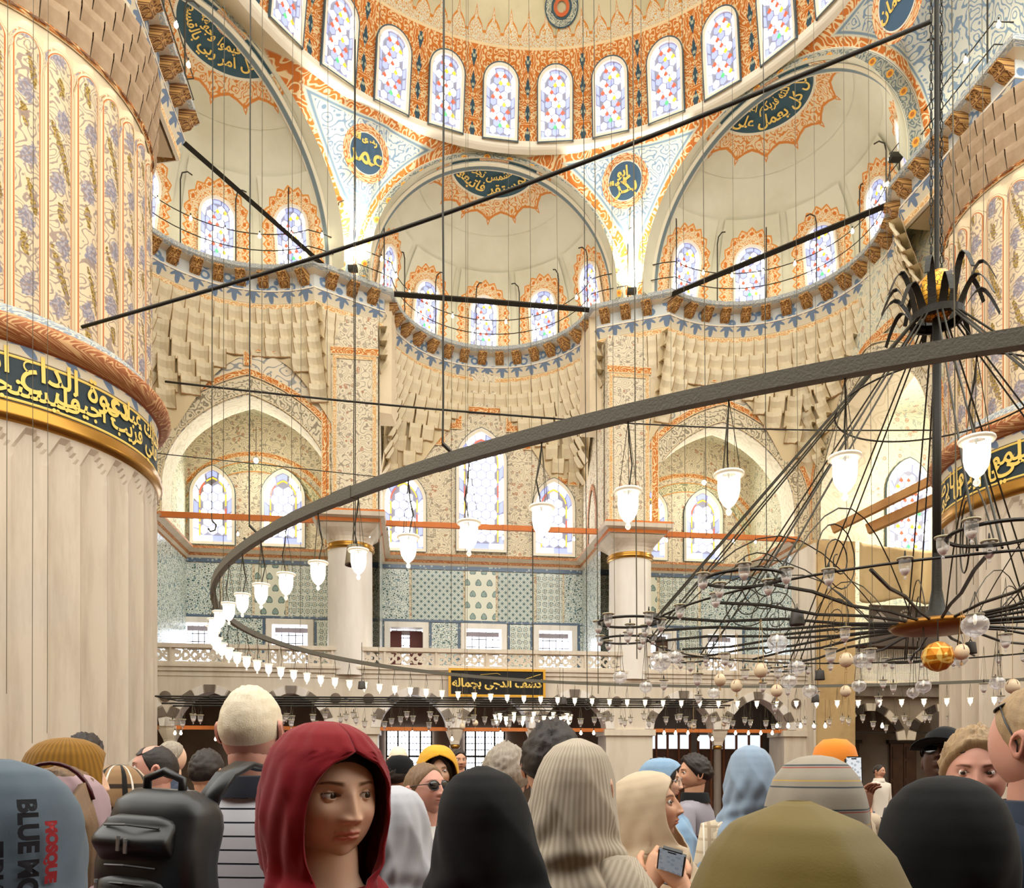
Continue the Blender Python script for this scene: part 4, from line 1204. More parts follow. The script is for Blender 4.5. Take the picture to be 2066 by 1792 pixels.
# arcade wall
ac = [-8.95, -6.98, -5.07, -2.1, 0, 2.0, 4.9, 6.95]; AHS = .82; ASP = 1.0
arc_root = struct('wall_arcade', None, None, 'stone arcade under the gallery with striped pointed arches')
V, F, LU = [], [], []
def quadF(pts, uv): b = len(V); V.extend(pts); F.append((b, b+1, b+2, b+3)); LU.extend(uv)
FL = -EYE / S
def ah(x): return .95 * sqrt(max(0, 1 - (x / AHS) ** 2)) * .72 + .16 * (1 - abs(x) / AHS)
prev = -10.5
for c_ in ac:
    quadF([W(prev, VG, ASP), W(c_ - AHS, VG, ASP), W(c_ - AHS, VG, 2.12), W(prev, VG, 2.12)], [(prev, ASP), (c_ - AHS, ASP), (c_ - AHS, 2.12), (prev, 2.12)])
    n = 16; xs = [-AHS * cos(pi * i / n) for i in range(n + 1)]
    for a, b_ in zip(xs[:-1], xs[1:]):
        quadF([W(c_ + a, VG, ASP + ah(a)), W(c_ + b_, VG, ASP + ah(b_)), W(c_ + b_, VG, 2.12), W(c_ + a, VG, 2.12)], [(c_ + a, ASP + ah(a)), (c_ + b_, ASP + ah(b_)), (c_ + b_, 2.12), (c_ + a, 2.12)])
        quadF([W(c_ + a, VG, ASP + ah(a)), W(c_ + b_, VG, ASP + ah(b_)), W(c_ + b_, VG + .5, ASP + ah(b_)), W(c_ + a, VG + .5, ASP + ah(a))], [(0, 0)] * 4)
    prev = c_ + AHS
quadF([W(prev, VG, ASP), W(9.2, VG, ASP), W(9.2, VG, 2.12), W(prev, VG, 2.12)], [(prev, ASP), (9.2, ASP), (9.2, 2.12), (prev, 2.12)])
new_obj('face', mesh(V, F, LU), m_stone, arc_root)
for c_ in ac:                                       # voussoirs
    n = 11
    for i in range(n):
        q0, q1 = pi * (i + .06) / n, pi * (i + .94) / n
        pts = []
        for q, k in ((q0, 1.0), (q1, 1.0), (q1, 1.28), (q0, 1.28)):
            x = -AHS * cos(q); pts.append((c_ + x * k, ASP + ah(x) * (k if k == 1 else 1.24)))
        Vv = [W(x, VG - .04, h) for x, h in pts] + [W(x, VG + .02, h) for x, h in pts]
        new_obj('voussoir', mesh(Vv, [(0, 1, 2, 3), (0, 4, 5, 1), (1, 5, 6, 2), (2, 6, 7, 3), (3, 7, 4, 0)], [(p[0], p[1]) for p in pts] * 2), m_stone_dk if i % 2 else m_white_marble, arc_root)
# small columns of the arcade
def small_column(u, wide=False):
    root = empty('arcade_column', W(u, VG + .25, FL), None, 0, kind='structure', label=None)
    p = root.location
    mb = MB().lathe([(.17, .0), (.17, .12), (.13, .2), (.125, 2.35), (.15, 2.42)], 14); new_obj('shaft', mb.mesh(True), m_stone_dk if not wide else m_stone, root)
    mb = MB().lathe([(.135, 2.30), (.17, 2.33), (.17, 2.40), (.135, 2.43)], 14); new_obj('gold_collar', mb.mesh(True), m_goldring, root)
    mb = MB(); V = []
    for z, a in ((2.43, .14), (2.55, .16), (2.7, .22), (2.85, .27), (2.96, .28)):
        for cx_, cy_ in ((-1, -1), (0, -1.1), (1, -1), (1.1, 0), (1, 1), (0, 1.1), (-1, 1), (-1.1, 0)): V.append((cx_ * a, cy_ * a, z))
    mb.add(V, [(j * 8 + i, j * 8 + (i + 1) % 8, (j + 1) * 8 + (i + 1) % 8, (j + 1) * 8 + i) for j in range(4) for i in range(8)]); new_obj('capital', mb.mesh(), m_stone, root)
    root['label'] = None
    return root
cl = [(-7.96, 'first from the big left pier'), (-6.02, 'second from the big left pier'), (-1.05, 'left one under the hanging sign'), (1.0, 'right one under the hanging sign'), (5.92, 'between the two rightmost arches')]
for u, t in cl:
    r_ = small_column(u); r_['label'] = 'slim dark arcade column with carved capital, ' + t
for u, t in ((-3.6, 'left'), (3.45, 'right'), (8.3, 'far right')):
    root = struct('wall_arcade_pier', None, None, 'square stone pier of the arcade, %s one' % t)
    slab(pl(VG), u - .62, u + .62, FL, ASP, .02, .9, m_stone, root, 'block')
    slab(pl(VG), u - .68, u + .68, ASP - .16, ASP, -.06, .9, m_stone, root, 'impost')
for i, (a, b_, t) in enumerate(((-8.4, -4.3, 'left bay'), (-2.95, 2.85, 'central bay'), (4.1, 7.8, 'right bay'))):
    beam(W(a, VG + .1, ASP - .02), W(b_, VG + .1, ASP - .02), .1, .12, 'low orange tie beam under the arcade arches of the %s' % t, group='low tie beams of the arcade')
# undercroft back wall with tall windows
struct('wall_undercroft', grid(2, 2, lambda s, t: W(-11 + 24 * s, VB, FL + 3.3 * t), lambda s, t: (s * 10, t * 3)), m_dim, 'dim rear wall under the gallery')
def lowgrid(u0, u1, h0, h1, lab, cols=4):
    root = struct(wname(), None, None, lab)
    slab(pl(VB), u0, u1, h0, h1, -.04, -.03, g_day, root, 'bright_glass')
    for i in range(cols + 1):
        x = u0 + (u1 - u0) * i / cols; slab(pl(VB), x - .025, x + .025, h0, h1, -.1, -.05, m_iron, root, 'mullion')
    n = 9
    for j in range(n + 1):
        z = h0 + (h1 - h0) * j / n; w = .03 if j in (0, n, 5) else .012; slab(pl(VB), u0, u1, z - w, z + w, -.09, -.05, m_iron, root, 'transom')
    for i in range(cols * 3):
        x = u0 + (u1 - u0) * i / (cols * 3); slab(pl(VB), x - .009, x + .009, h0, h1, -.08, -.05, m_iron, root, 'glazing_bar')
lowgrid(-2.85, -1.55, -.6, 1.1, 'tall gridded ground-floor window, left one under the sign')
lowgrid(-.55, .6, -.6, 1.1, 'tall gridded ground-floor window, right one under the sign')
lowgrid(-7.15, -6.75, -.2, .95, 'small bright window left of the white-haired man', 2)
for u0, u1, lab in ((4.1, 5.75, 'wooden partition with glazed top strip, left section'), (6.0, 7.9, 'wooden partition with glazed top strip, right section')):
    root = empty('partition_screen', label=lab, category='partition', group='wooden partition of the right bay')
    slab(pl(8.6), u0, u1, FL, .55, 0, .05, m_wood, root, 'panelling'); slab(pl(8.6), u0, u1, .55, .95, .02, .04, mat('pale screen glass', col=srgb(190, 196, 205), rough=.3, emit=srgb(210, 218, 230), estr=.5), root, 'glazing')
    n = 5
    for i in range(n + 1):
        x = u0 + (u1 - u0) * i / n; slab(pl(8.6), x - .03, x + .03, FL, 1.0, -.04, 0, mat('brown screen post', col=srgb(120, 72, 44), rough=.5), root, 'post')
# ---- hanging sign
sg = empty('framed_inscription', W(-.02, VG - .25, 2.13), label='black sign in gold frame with flowing gold script hung on the gallery front', category='sign')
sg.matrix_world = frame_at(W(-.02, VG - .22, 2.13), dirw(1, 0), (0, 0, 1))
sw, sh = 1.22 * S, .355 * S
mb = MB().box((0, .02, 0), (2 * sw - .1, .03, 2 * sh - .1)); new_obj('board', mb.mesh(), mat('sign black board', col=srgb(26, 26, 28), rough=.4), sg)
for (c_, d_) in (((0, 0, sh - .04), (2 * sw, .08, .08)), ((0, 0, -sh + .04), (2 * sw, .08, .08)), ((-sw + .04, 0, 0), (.08, .08, 2 * sh - .16)), ((sw - .04, 0, 0), (.08, .08, 2 * sh - .16))):
    new_obj('frame_rail', MB().box(c_, d_).mesh(), m_gold, sg)
new_obj('gold_script', text_mesh('كشف الدجى بجماله', .37, lambda x, y: (x, -.01, y - .02), bold=.012, sx=1.02), m_goldtxt, sg)
mb = MB().tube([(.55 * sw, -.012, .12), (.9 * sw, -.012, .30)], .012, 4); new_obj('gold_stroke', mb.mesh(), m_goldtxt, sg)
mb = MB().tube([(-.35 * sw, -.012, .26), (.0, -.012, .31), (.1, -.012, .27)], .008, 4); new_obj('gold_stroke', mb.mesh(), m_goldtxt, sg)
# ---- round dark loudspeakers on the arcade spandrels
for i, (u, lab) in enumerate(((-4.0, 'left of'), (-3.15, 'right of'),)):
    pass
for u, lab in ((-4.0, 'left of the left column foot'), (-3.2, 'right of the left column foot'), (3.1, 'left of the right column foot'), (3.9, 'right of the right column foot'), (8.0, 'right end of the arcade'), (-8.0, 'beside the big left pier')):
    o = new_obj('wall_disc', MB().lathe([(0, 0), (.17, 0), (.17, .05), (.15, .07), (0, .07)], 20).mesh(True), mat('taupe disc', col=srgb(122, 106, 92), rough=.7), None, label='round taupe disc on the arcade front, ' + lab, category='wall disc', group='round discs between the arches')
    o.matrix_world = frame_at(W(u, VG - .0, 1.72), dirw(1, 0), (0, 0, 1)) @ Matrix.Rotation(pi / 2, 4, 'X')

# ---- floodlights standing on the walkway blocks
for i, (az, nm) in enumerate(((-27, 'left of'), (27, 'right of'), (76, 'at the far right of'))):
    u, v = azp(az * D2R, 7.95); p = W(u, v, HC + .12)
    root = empty('floodlight', p, label='small floodlight on the walkway %s the central half-dome, washing the wall' % nm, category='floodlight')
    new_obj('housing', MB().box((0, 0, .06), (.3, .22, .14)).mesh(), m_iron, root); new_obj('lamp_face', MB().box((0, 0, .14), (.24, .16, .01)).mesh(), em('floodlight lens', (255, 250, 230), 12), root)
    l = bpy.data.lights.new('floodlight_beam', 'SPOT'); l.energy = 700 if az < 50 else 50; l.spot_size = radians(110); l.spot_blend = .8; l.color = (1, .97, .86); l.shadow_soft_size = .12
    o = bpy.data.objects.new('floodlight_beam', l); COL.objects.link(o); o.parent = root; o.location = (0, 0, .25)
    tgt = W(*azp(az * D2R, 8.1), HC + 2.5); o.rotation_euler = (tgt - (p + Vector((0, 0, .25)))).to_track_quat('-Z', 'Y').to_euler()
for (u, v, h, e, nm) in ((12.5, 6.0, 8.6, 600, 'the bright aisle behind the right side arch'), (-6.3, 8.9, 8.3, 45, 'the left arched bay'), (6.3, 8.9, 8.3, 45, 'the right arched bay')):  # lamps added to brighten the aisle and the side bays
    p = W(u, v, h); root = empty('fill_lamp', p, label='small white lamp added to brighten ' + nm, category='lamp')
    new_obj('globe', MB().lathe([(.001, .09), (.06, .07), (.09, 0), (.06, -.07), (.001, -.09)], 12).mesh(True), em('lamp globe glow', (255, 244, 220), 10), root)
    l = bpy.data.lights.new('lamp_glow', 'POINT'); l.energy = e; l.color = (1, .95, .84); l.shadow_soft_size = .1
    o = bpy.data.objects.new('lamp_glow', l); COL.objects.link(o); o.parent = root; o.location = (0, 0, -.12)
    new_obj('cord', MB().tube([(0, 0, .09), (0, 0, 1.2)], .01, 4).mesh(), m_iron, root)
# ================================================================ GREAT PIERS
def z_(h): return h * S + EYE
def ringpts(c, r, n): return [(c[0] + r * cos(2 * pi * i / n), c[1] + r * sin(2 * pi * i / n)) for i in range(n)]
NF = 36
def pier(c, label, phase, texts):
    root = struct('trim_great_pier', None, None, label)
    o = W(c[0], c[1], 0); ox, oy = o.x, o.y
    def cyl(prof, m, name, n=144, uvk=1.0, smooth=True):
        V, UV, F = [], [], []; n1 = n + 1
        for j, (r, h) in enumerate(prof):
            for i in range(n1):
                q = 2 * pi * i / n; V.append((ox + r * S * cos(q), oy + r * S * sin(q), z_(h))); UV.append((q * r * uvk, j / max(1, len(prof) - 1)))
        for j in range(len(prof) - 1):
            for i in range(n): F.append((j*n1+i, j*n1+i+1, (j+1)*n1+i+1, (j+1)*n1+i))
        return new_obj(name, mesh(V, F, UV, smooth=smooth), m, root)
    # fluted marble drum: 36 shallow flutes with scalloped heads
    NS = 10; n = NF * NS; V, F = [], []
    hs = [FL, 0, 2, 3.6] + [3.9 + .075 * i for i in range(11)]
    for h in hs:
        for i in range(n):
            x = (i % NS) / NS - .5
            top = 4.52 - (abs(x) * 2) ** 2.2 * .36
            inside_ = 1 if h < top else 0
            fl_ = (cos(x * pi) ** .8) * .055 if abs(x) < .46 else -.012
            r = PRAD - (fl_ if inside_ else -.0)
            q = 2 * pi * i / n + phase
            V.append((ox + r * S * cos(q), oy + r * S * sin(q), z_(h)))
    for j in range(len(hs) - 1):
        for i in range(n): F.append((j*n+i, j*n+(i+1) % n, (j+1)*n+(i+1) % n, (j+1)*n+i))
    new_obj('fluted_drum', mesh(V, F, None), m_marble, root)
    cyl([(2.50, 4.60), (2.58, 4.64), (2.60, 4.70), (2.55, 4.76), (2.57, 4.82), (2.53, 4.86), (2.5, 4.87)], m_goldring, 'gold_ring')
    cyl([(2.51, 4.86), (2.51, 5.50)], m_navy, 'inscription_band')
    for h in (4.9, 5.47): cyl([(2.515, h - .018), (2.525, h), (2.515, h + .018)], m_goldtxt, 'gold_fillet', 96)
    cyl([(2.51, 5.5), (2.53, 5.62), (2.53, 5.66)], m_leaf, 'palmette_band', 96, .8)
    cyl([(2.53, 5.64), (2.66, 5.70), (2.72, 5.80), (2.70, 5.90), (2.62, 5.98), (2.52, 6.02)], m_vine_dark, 'carved_torus', 96)
    cyl([(2.52, 6.0), (2.50, 6.10), (2.46, 6.16)], m_lip, 'blue_fillet', 96)
    # reeds with rounded heads, one object each
    h0, h1 = 6.15, 10.12
    V, UV, F = [], [], []; NX = 8; hh = [h0, 7.5, 9.5, 9.76, 9.86, 9.94, 10.02, 10.08, h1]
    wq = 2 * pi / NF
    for j, h in enumerate(hh):
        for i in range(NX + 1):
            x = i / NX - .5
            top = h1 - (abs(x) * 2) ** 2.5 * .3
            b = .075 * cos(x * pi) if h < top - .02 else .0
            r = (2.36 + b) * S
            V.append((r * cos(x * wq), r * sin(x * wq), z_(h))); UV.append((x if h < top - .10 else .45, h))
    n1 = NX + 1
    for j in range(len(hh) - 1):
        for i in range(NX): F.append((j*n1+i, j*n1+i+1, (j+1)*n1+i+1, (j+1)*n1+i))
    rm = mesh(V, F, UV, smooth=True)
    for i in range(NF):
        q = wq * (i + .5) + phase
        if cos(q - atan2(-oy, -ox)) < -.15: continue      # the far half is never seen
        r = new_obj('painted_reed', rm, m_reed, root); r.location = (ox, oy, 0); r.rotation_euler = (0, 0, q)
    cyl([(2.34, 6.0), (2.34, 9.96), (2.38, 10.16), (2.40, 10.3)], plain, 'upper_core', 96)
    cyl([(2.40, 10.17), (2.46, 10.22), (2.40, 10.27)], m_vine, 'orange_fillet', 96)
    # muqarnas head: tiers of cells growing to the square cornice
    for ti in range(4):
        h = 11.45 - ti * .3; R = 2.45 + (3 - ti) * .015
        n = 44
        me = cell_mesh(2 * pi * R / n * S, .34 * S, .075 * S, .3)
        for i in range(n):
            q = 2 * pi * (i + .5 * (ti % 2)) / n
            if cos(q - atan2(-oy, -ox)) < -.3: continue
            d = Vector((cos(q), sin(q), 0)); rt = Vector((-sin(q), cos(q), 0))
            r = new_obj('muqarnas_cell', me, MUQP, root); r.matrix_world = frame_at(Vector((ox, oy, z_(h))) + d * R * S, rt, (0, 0, 1))
    V, UV, F = [], [], []; n = 72
    cyl([(2.42, 10.26), (2.44, 10.5), (2.46, 11.45)], mat('pier muqarnas backing', col=srgb(190, 168, 138), rough=.9), 'backing', 72)
    # inscription
    for tx, a0, sz, dz in texts:
        me = text_mesh(tx, sz * S, lambda x, y: (x, y, 0), bold=.01, sub=.5)
        if not len(me.vertices): continue
        xs = [v.co.x for v in me.vertices]; mid = (min(xs) + max(xs)) / 2; ys = [v.co.y for v in me.vertices]; ym = (min(ys) + max(ys)) / 2
        for v in me.vertices:
            ang = a0 * D2R + (v.co.x - mid) * 1.0 / (2.52 * S); hgt = (5.18 + dz) * S + (v.co.y - ym) * 1.12
            v.co = (ox + 2.535 * S * cos(ang), oy + 2.535 * S * sin(ang), hgt + EYE)
        new_obj('gold_script', me, m_goldtxt, root)
    return root
MUQP = mat('pier muqarnas brownish plaster', lambda nt, u, v: mix(nt, v.lt(.08), stain(nt, srgb(196, 172, 144), .5), srgb(130, 96, 74)), rough=.85)
def face_ang(c):
    o = W(c[0], c[1], 0); return degrees(atan2(-o.y, -o.x))
fa = face_ang(PL)
pier(PL, 'huge left pier, fluted marble below a gold-lettered band, painted reeds above', .02,
     [('دعوة الداع اذا دعان', fa + 12, .42, .13), ('فليستجيبوا عان', fa + 2, .36, -.12), ('عني فاني قريب اجيب', fa + 52, .33, -.10), ('سالك عبادي', fa + 55, .33, .14)])
fb = face_ang(PR)
pier(PR, 'huge right pier behind the iron chandelier, with gold-lettered band and painted reeds', .05,
     [('السموات والارض', fb - 44, .40, .12), ('لا اله الا هو', fb - 50, .38, -.12), ('وهو العلي', fb - 12, .5, .0)])
# cornice block tops above the piers (solid masonry up to the arches)
def prism(poly, h0, h1, m, name, parent):
    n = len(poly); V = [W(u, v, h0) for u, v in poly] + [W(u, v, h1) for u, v in poly]
    return new_obj(name, mesh(V, [tuple(range(n))[::-1], tuple(range(n, 2 * n))] + [(i, (i + 1) % n, n + (i + 1) % n, n + i) for i in range(n)],
                   None), m, parent)
pb = struct('wall_pier_heads', None, None, 'masonry blocks above the piers carrying the great arches')
prism([(8.26, -.68), (14, -.68), (14, 2.3), (8.26, 2.3)], 11.4, 12.35, plain, 'block', pb)
prism([(-6.6, 2.3), (-12, 2.3), (-12, -2.85), (-9.2, -2.85), (-7.1, -.9), (-6.6, -.35)], 11.4, 12.35, plain, 'block', pb)
# main arch framing the semi-dome
ga = struct('wall_great_arch', None, None, 'great painted arch framing the semi-dome, springing from the right pier head')
m_soffit = mat('great arch soffit painting', lambda nt, u, v: mix(nt, (v - .5).abs().gt(.36), f_floral(nt, u, v * 3, srgb(226, 222, 186), srgb(206, 152, 90), .8), mix(nt, scroll(nt, u, v * 3, 1.5, 4, .16, .2), srgb(214, 212, 180), srgb(206, 160, 104))), rough=.85)
def gaf(s, t):
    q = pi * s; R = 8.75; return W(R * cos(q), 2.45 - 3.1 * t, HC - .05 + R * sin(q) * 1.0)
new_obj('soffit', grid(60, 3, gaf, lambda s, t: (s * 27, t)), m_soffit, ga)
def gff(s, t):
    q = pi * s; R = 8.75 + 1.2 * t; return W(R * cos(q), 2.45, HC - .05 + R * sin(q))
new_obj('front_ring', grid(60, 1, gff, lambda s, t: (s * 27, t)), m_arch, ga)
# wall filling between the semi-dome edge and the great arch
# right aisle beyond the side arch
ra = struct('wall_right_aisle', None, None, 'bright painted wall of the aisle behind the right side arch')
new_obj('face', mesh([W(10.0, 9.9, 2.3), W(17, 9.9, 2.3), W(17, 9.9, 12), W(10.0, 9.9, 12)], [(0, 1, 2, 3)], [(0, 0), (7, 0), (7, 10), (0, 10)]), m_floral_b, ra)
new_obj('side_face', mesh([W(17, 9.9, -1.2), W(17, -3, -1.2), W(17, -3, 12), W(17, 9.9, 12)], [(0, 1, 2, 3)], [(0, 0), (12, 0), (12, 12), (0, 12)]), m_floral_b, ra)
new_obj('vault', grid(4, 12, lambda s, t: W(10 + 7 * s, 9.9 - 7 * t, 10.3 + .9 * sin(pi * s)), lambda s, t: (s * 7, t * 7)), m_floral_b, ra)
M = frame_at(W(13.35, 9.78, 6.5), dirw(1, 0), (0, 0, 1))
make_window(M, .68, 2.9, .24, 'stained-glass window with red and yellow pattern behind the mast, right of the side arch', fw=.1, pointed=.28, ring=.2, depth=.07, outline=.02)
struct('floor', mesh([(-45, -12, 0), (60, -12, 0), (60, 42, 0), (-45, 42, 0)], [(0, 1, 2, 3)], [(0, 0), (40, 0), (40, 30), (0, 30)]), m_carpet, 'red patterned prayer carpet hidden by the crowd')
# ---- lower right: ochre pillar, cloth, banner, arcade with doors
op = struct('wall_ochre_pillar', None, None, 'ochre plastered corner pillar at the right end of the gallery')
slab(pl(6.4), 8.35, 9.5, FL, 6.0, 0, 1.2, m_ochre, op, 'pillar')
slab(pl(6.35), 8.3, 8.36, FL, 5.9, -.02, 1.2, m_stone, op, 'corner_bead')
PC = lambda s, y, h: W(s, 7.0 + y, h)
cl_ = grid(24, 16, lambda s, t: W(9.55 + 2.9 * s, 6.2 + .05 * sin(s * 31) * (.3 + t) + .1 * sin(s * 9 + 1), 5.95 - 1.55 * t - .18 * (sin(pi * s)) * (1 - t) - .05 * sin(s * 13) * t))
o = new_obj('dust_sheet', cl_, m_cloth, None, label='beige dust sheet tied over scaffolding beside the ochre pillar', category='cloth'); sol = o.modifiers.new('thickness', 'SOLIDIFY'); sol.thickness = .02
bn = empty('banner', W(10.7, 6.3, 3.9), label='dark grey banner printed with pale round emblems under the dust sheet', category='banner'); bn.matrix_world = frame_at(W(11.6, 6.55, 3.82), dirw(1, 0), (0, 0, 1))
new_obj('sheet', MB().box((0, 0, 0), (4.2, .03, 1.42)).mesh(), m_banner, bn)
m_pale = mat('banner pale print', col=srgb(176, 168, 160), rough=.8)
for i, x in enumerate((-1.7, -.75, .35, 1.3)):
    mb = MB()
    if i % 2 == 0:
        mb.add([(x - .28, -.02, .12), (x + .28, -.02, .12), (x + .22, -.02, .3), (x, -.02, .48), (x - .22, -.02, .3)], [(0, 1, 2, 3, 4)])
        mb.box((x, -.02, .56), (.05, .005, .12))
    else:
        for q in range(14):
            a0, a1 = 2 * pi * q / 14, 2 * pi * (q + .7) / 14
            mb.add([(x + .24 * cos(a0), -.02, .34 + .24 * sin(a0)), (x + .24 * cos(a1), -.02, .34 + .24 * sin(a1)), (x + .17 * cos(a1), -.02, .34 + .17 * sin(a1)), (x + .17 * cos(a0), -.02, .34 + .17 * sin(a0))], [(0, 1, 2, 3)])
        mb.box((x, -.02, .34), (.12, .005, .2))
    new_obj('printed_emblem', mb.mesh(), m_pale, bn)
    mb = MB(); mb.box((x, -.02, -.06), (.62, .005, .05)); mb.box((x, -.02, -.16), (.4, .005, .04)); new_obj('printed_line', mb.mesh(), m_pale, bn)
# right gallery front
rg = struct('wall_right_gallery', None, None, 'darker gallery front on the right with spindle screen, carved band and checkered arches')
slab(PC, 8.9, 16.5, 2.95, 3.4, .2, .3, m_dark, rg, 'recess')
slab(PC, 9.3, 16.5, 1.95, 2.35, 0, .3, m_stone_dk, rg, 'string_course'); slab(PC, 9.3, 16.5, 3.30, 3.36, -.05, .1, m_wood, rg, 'handrail'); slab(PC, 9.3, 16.5, 2.3, 2.36, -.05, .1, m_stone, rg, 'bottom_rail')
sp_ = MB().lathe([(.02, 0), (.03, .1), (.018, .3), (.03, .5), (.018, .8), (.026, 1.15)], 6).mesh(True)
for i in range(76):
    o = new_obj('spindle', sp_, m_white_marble, rg); o.location = W(9.4 + i * .052, 7.0, 2.38)
V, F, LU = [], [], []
ac2 = [10.3, 12.4, 14.5]; prev = 9.0
for c_ in ac2:
    quadF([W(prev, 7, .75), W(c_ - .8, 7, .75), W(c_ - .8, 7, 1.95), W(prev, 7, 1.95)], [(0, 0), (1, 0), (1, 1), (0, 1)])
    xs = [-.8 * cos(pi * i / 16) for i in range(17)]
    for a, b_ in zip(xs[:-1], xs[1:]):
        f = lambda x: .75 + .72 * sqrt(max(0, 1 - (x / .8) ** 2)) + .12 * (1 - abs(x) / .8)
        quadF([W(c_ + a, 7, f(a)), W(c_ + b_, 7, f(b_)), W(c_ + b_, 7, 1.95), W(c_ + a, 7, 1.95)], [(0, 0), (1, 0), (1, 1), (0, 1)])
    for i in range(9):
        q0, q1 = pi * (i + .08) / 9, pi * (i + .92) / 9; pts = []
        for q, k in ((q0, 1.0), (q1, 1.0), (q1, 1.3), (q0, 1.3)):
            x = -.8 * cos(q); pts.append((c_ + x * k, .75 + (f(x) - .75) * (k if k == 1 else 1.25)))
        new_obj('voussoir', mesh([W(x, 6.96, h) for x, h in pts] + [W(x, 7.02, h) for x, h in pts], [(0, 1, 2, 3), (0, 4, 5, 1), (1, 5, 6, 2), (2, 6, 7, 3), (3, 7, 4, 0)]), m_dark if i % 2 else m_stone, rg)
    prev = c_ + .8
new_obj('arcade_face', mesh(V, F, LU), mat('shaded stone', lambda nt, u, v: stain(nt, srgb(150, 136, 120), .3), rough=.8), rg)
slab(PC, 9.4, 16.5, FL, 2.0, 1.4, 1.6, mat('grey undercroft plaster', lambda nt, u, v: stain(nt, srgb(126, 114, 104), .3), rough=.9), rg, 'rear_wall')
slab(PC, 9.2, 16.5, .96, 1.0, .1, .14, m_iron, rg, 'iron_bar')
for i, (u, lab) in enumerate(((10.35, 'left brown panelled door behind the man in the white polo'), (12.15, 'right brown panelled door beyond the man in the white polo'))):
    root = struct('door_%d' % (i + 1), None, None, lab)
    for k in (0, 1):
        x0 = u + k * .42 - .42
        slab(PC, x0 + .01, x0 + .41, FL, .72, 1.3, 1.36, m_wood, root, 'leaf')
        for (a, b_) in ((-1.1, -.4), (-.3, .2), (.28, .62)): slab(PC, x0 + .07, x0 + .35, a, b_, 1.28, 1.31, m_wood, root, 'raised_panel')
    slab(PC, u - .48, u + .48, .72, .82, 1.26, 1.4, m_dark, root, 'lintel')
# ---- outer shell so that light enters from above only
m_shell = mat('shell plaster', col=srgb(196, 176, 146), rough=.9)
sh = struct('wall_nave', None, None, 'plain side and rear walls of the nave')
def wq_(p, q, h0, h1): new_obj('face', mesh([(p[0], p[1], h0), (q[0], q[1], h0), (q[0], q[1], h1), (p[0], p[1], h1)], [(0, 1, 2, 3)]), m_shell, sh)
wq_((-30, -12), (30, -12), 0, 17); wq_((-30, -12), (-24, 34), 0, 15); wq_((30, -12), (36, 36), 0, 17)
shade_slab = struct('ceiling_shade_slab', mesh([(-24, -12, 5.6), (26, -12, 5.6), (26, -.9, 5.6), (-24, -.9, 5.6), (-24, -12, 6.2), (26, -12, 6.2), (26, -.9, 6.2), (-24, -.9, 6.2)], [(0, 1, 2, 3), (4, 7, 6, 5), (3, 2, 6, 7), (0, 3, 7, 4), (1, 5, 6, 2)]), m_shell, 'unseen slab added above and behind the visitors to shade them')  # unseen slab, added to keep light off the near crowd
struct('wall_left', mesh([W(-9.75, -4, -1.27), W(-9.75, VB, -1.27), W(-9.75, VB, 12.4), W(-9.75, -4, 12.4)], [(0, 1, 2, 3)], [(0, 0), (14, 0), (14, 13), (0, 13)]), m_floral_g, 'painted side wall mostly hidden behind the left pier')
# ================================================================ CHANDELIERS, LAMPS, RODS AND WIRES
def PX(x, y, Z): return Vector(((x - 1033) / 1600 * Z, Z, EYE + (1550 - y) / 1600 * Z))
def toPX(p): return (1033 + 1600 * p.x / p.y, 1550 - 1600 * (p.z - EYE) / p.y)
def glassmat(name, tint=(.95, .97, 1, 1), dens=.25, emit=0, ecol=(1, .93, .78, 1), edge=1.0):
    m = bpy.data.materials.new(name); m.use_nodes = True; nt = m.node_tree; nt.nodes.remove(nt.nodes['Principled BSDF'])
    out = nt.nodes['Material Output']
    tr = nt.nodes.new('ShaderNodeBsdfTransparent'); tr.inputs[0].default_value = (.94, .96, .98, 1)
    gl = nt.nodes.new('ShaderNodeBsdfGlossy'); gl.inputs['Roughness'].default_value = .08; gl.inputs[0].default_value = tint
    df = nt.nodes.new('ShaderNodeBsdfTranslucent'); df.inputs[0].default_value = tint
    d2 = nt.nodes.new('ShaderNodeBsdfDiffuse'); d2.inputs[0].default_value = tint
    lw = nt.nodes.new('ShaderNodeLayerWeight'); lw.inputs[0].default_value = .45
    a1 = nt.nodes.new('ShaderNodeMixShader'); a1.inputs[0].default_value = .5
    nt.links.new(df.outputs[0], a1.inputs[1]); nt.links.new(d2.outputs[0], a1.inputs[2])
    a2 = nt.nodes.new('ShaderNodeMixShader'); a2.inputs[0].default_value = .45
    nt.links.new(a1.outputs[0], a2.inputs[1]); nt.links.new(gl.outputs[0], a2.inputs[2])
    f = X(nt, lw.outputs['Facing']); f = (f * f * edge * .75 + dens).sat()
    mx = nt.nodes.new('ShaderNodeMixShader'); nt.links.new(f.o, mx.inputs[0]); nt.links.new(tr.outputs[0], mx.inputs[1]); nt.links.new(a2.outputs[0], mx.inputs[2])
    last = mx
    if emit:
        e = nt.nodes.new('ShaderNodeEmission'); e.inputs[0].default_value = ecol; e.inputs[1].default_value = emit
        ad = nt.nodes.new('ShaderNodeAddShader'); nt.links.new(mx.outputs[0], ad.inputs[0]); nt.links.new(e.outputs[0], ad.inputs[1]); last = ad
    nt.links.new(last.outputs[0], out.inputs[0]); return m
G_LIT = glassmat('lit lamp glass', dens=.16, emit=.13)
G_CUP = glassmat('clear cup glass', dens=.28, edge=.9, tint=(1, 1, 1, 1))
G_GLOBE = glassmat('globe glass', tint=(1, .98, .97, 1), dens=.28, edge=.9)
m_rim = mat('white glass rim', col=srgb(246, 240, 226), rough=.3, emit=srgb(255, 236, 200), estr=.12)
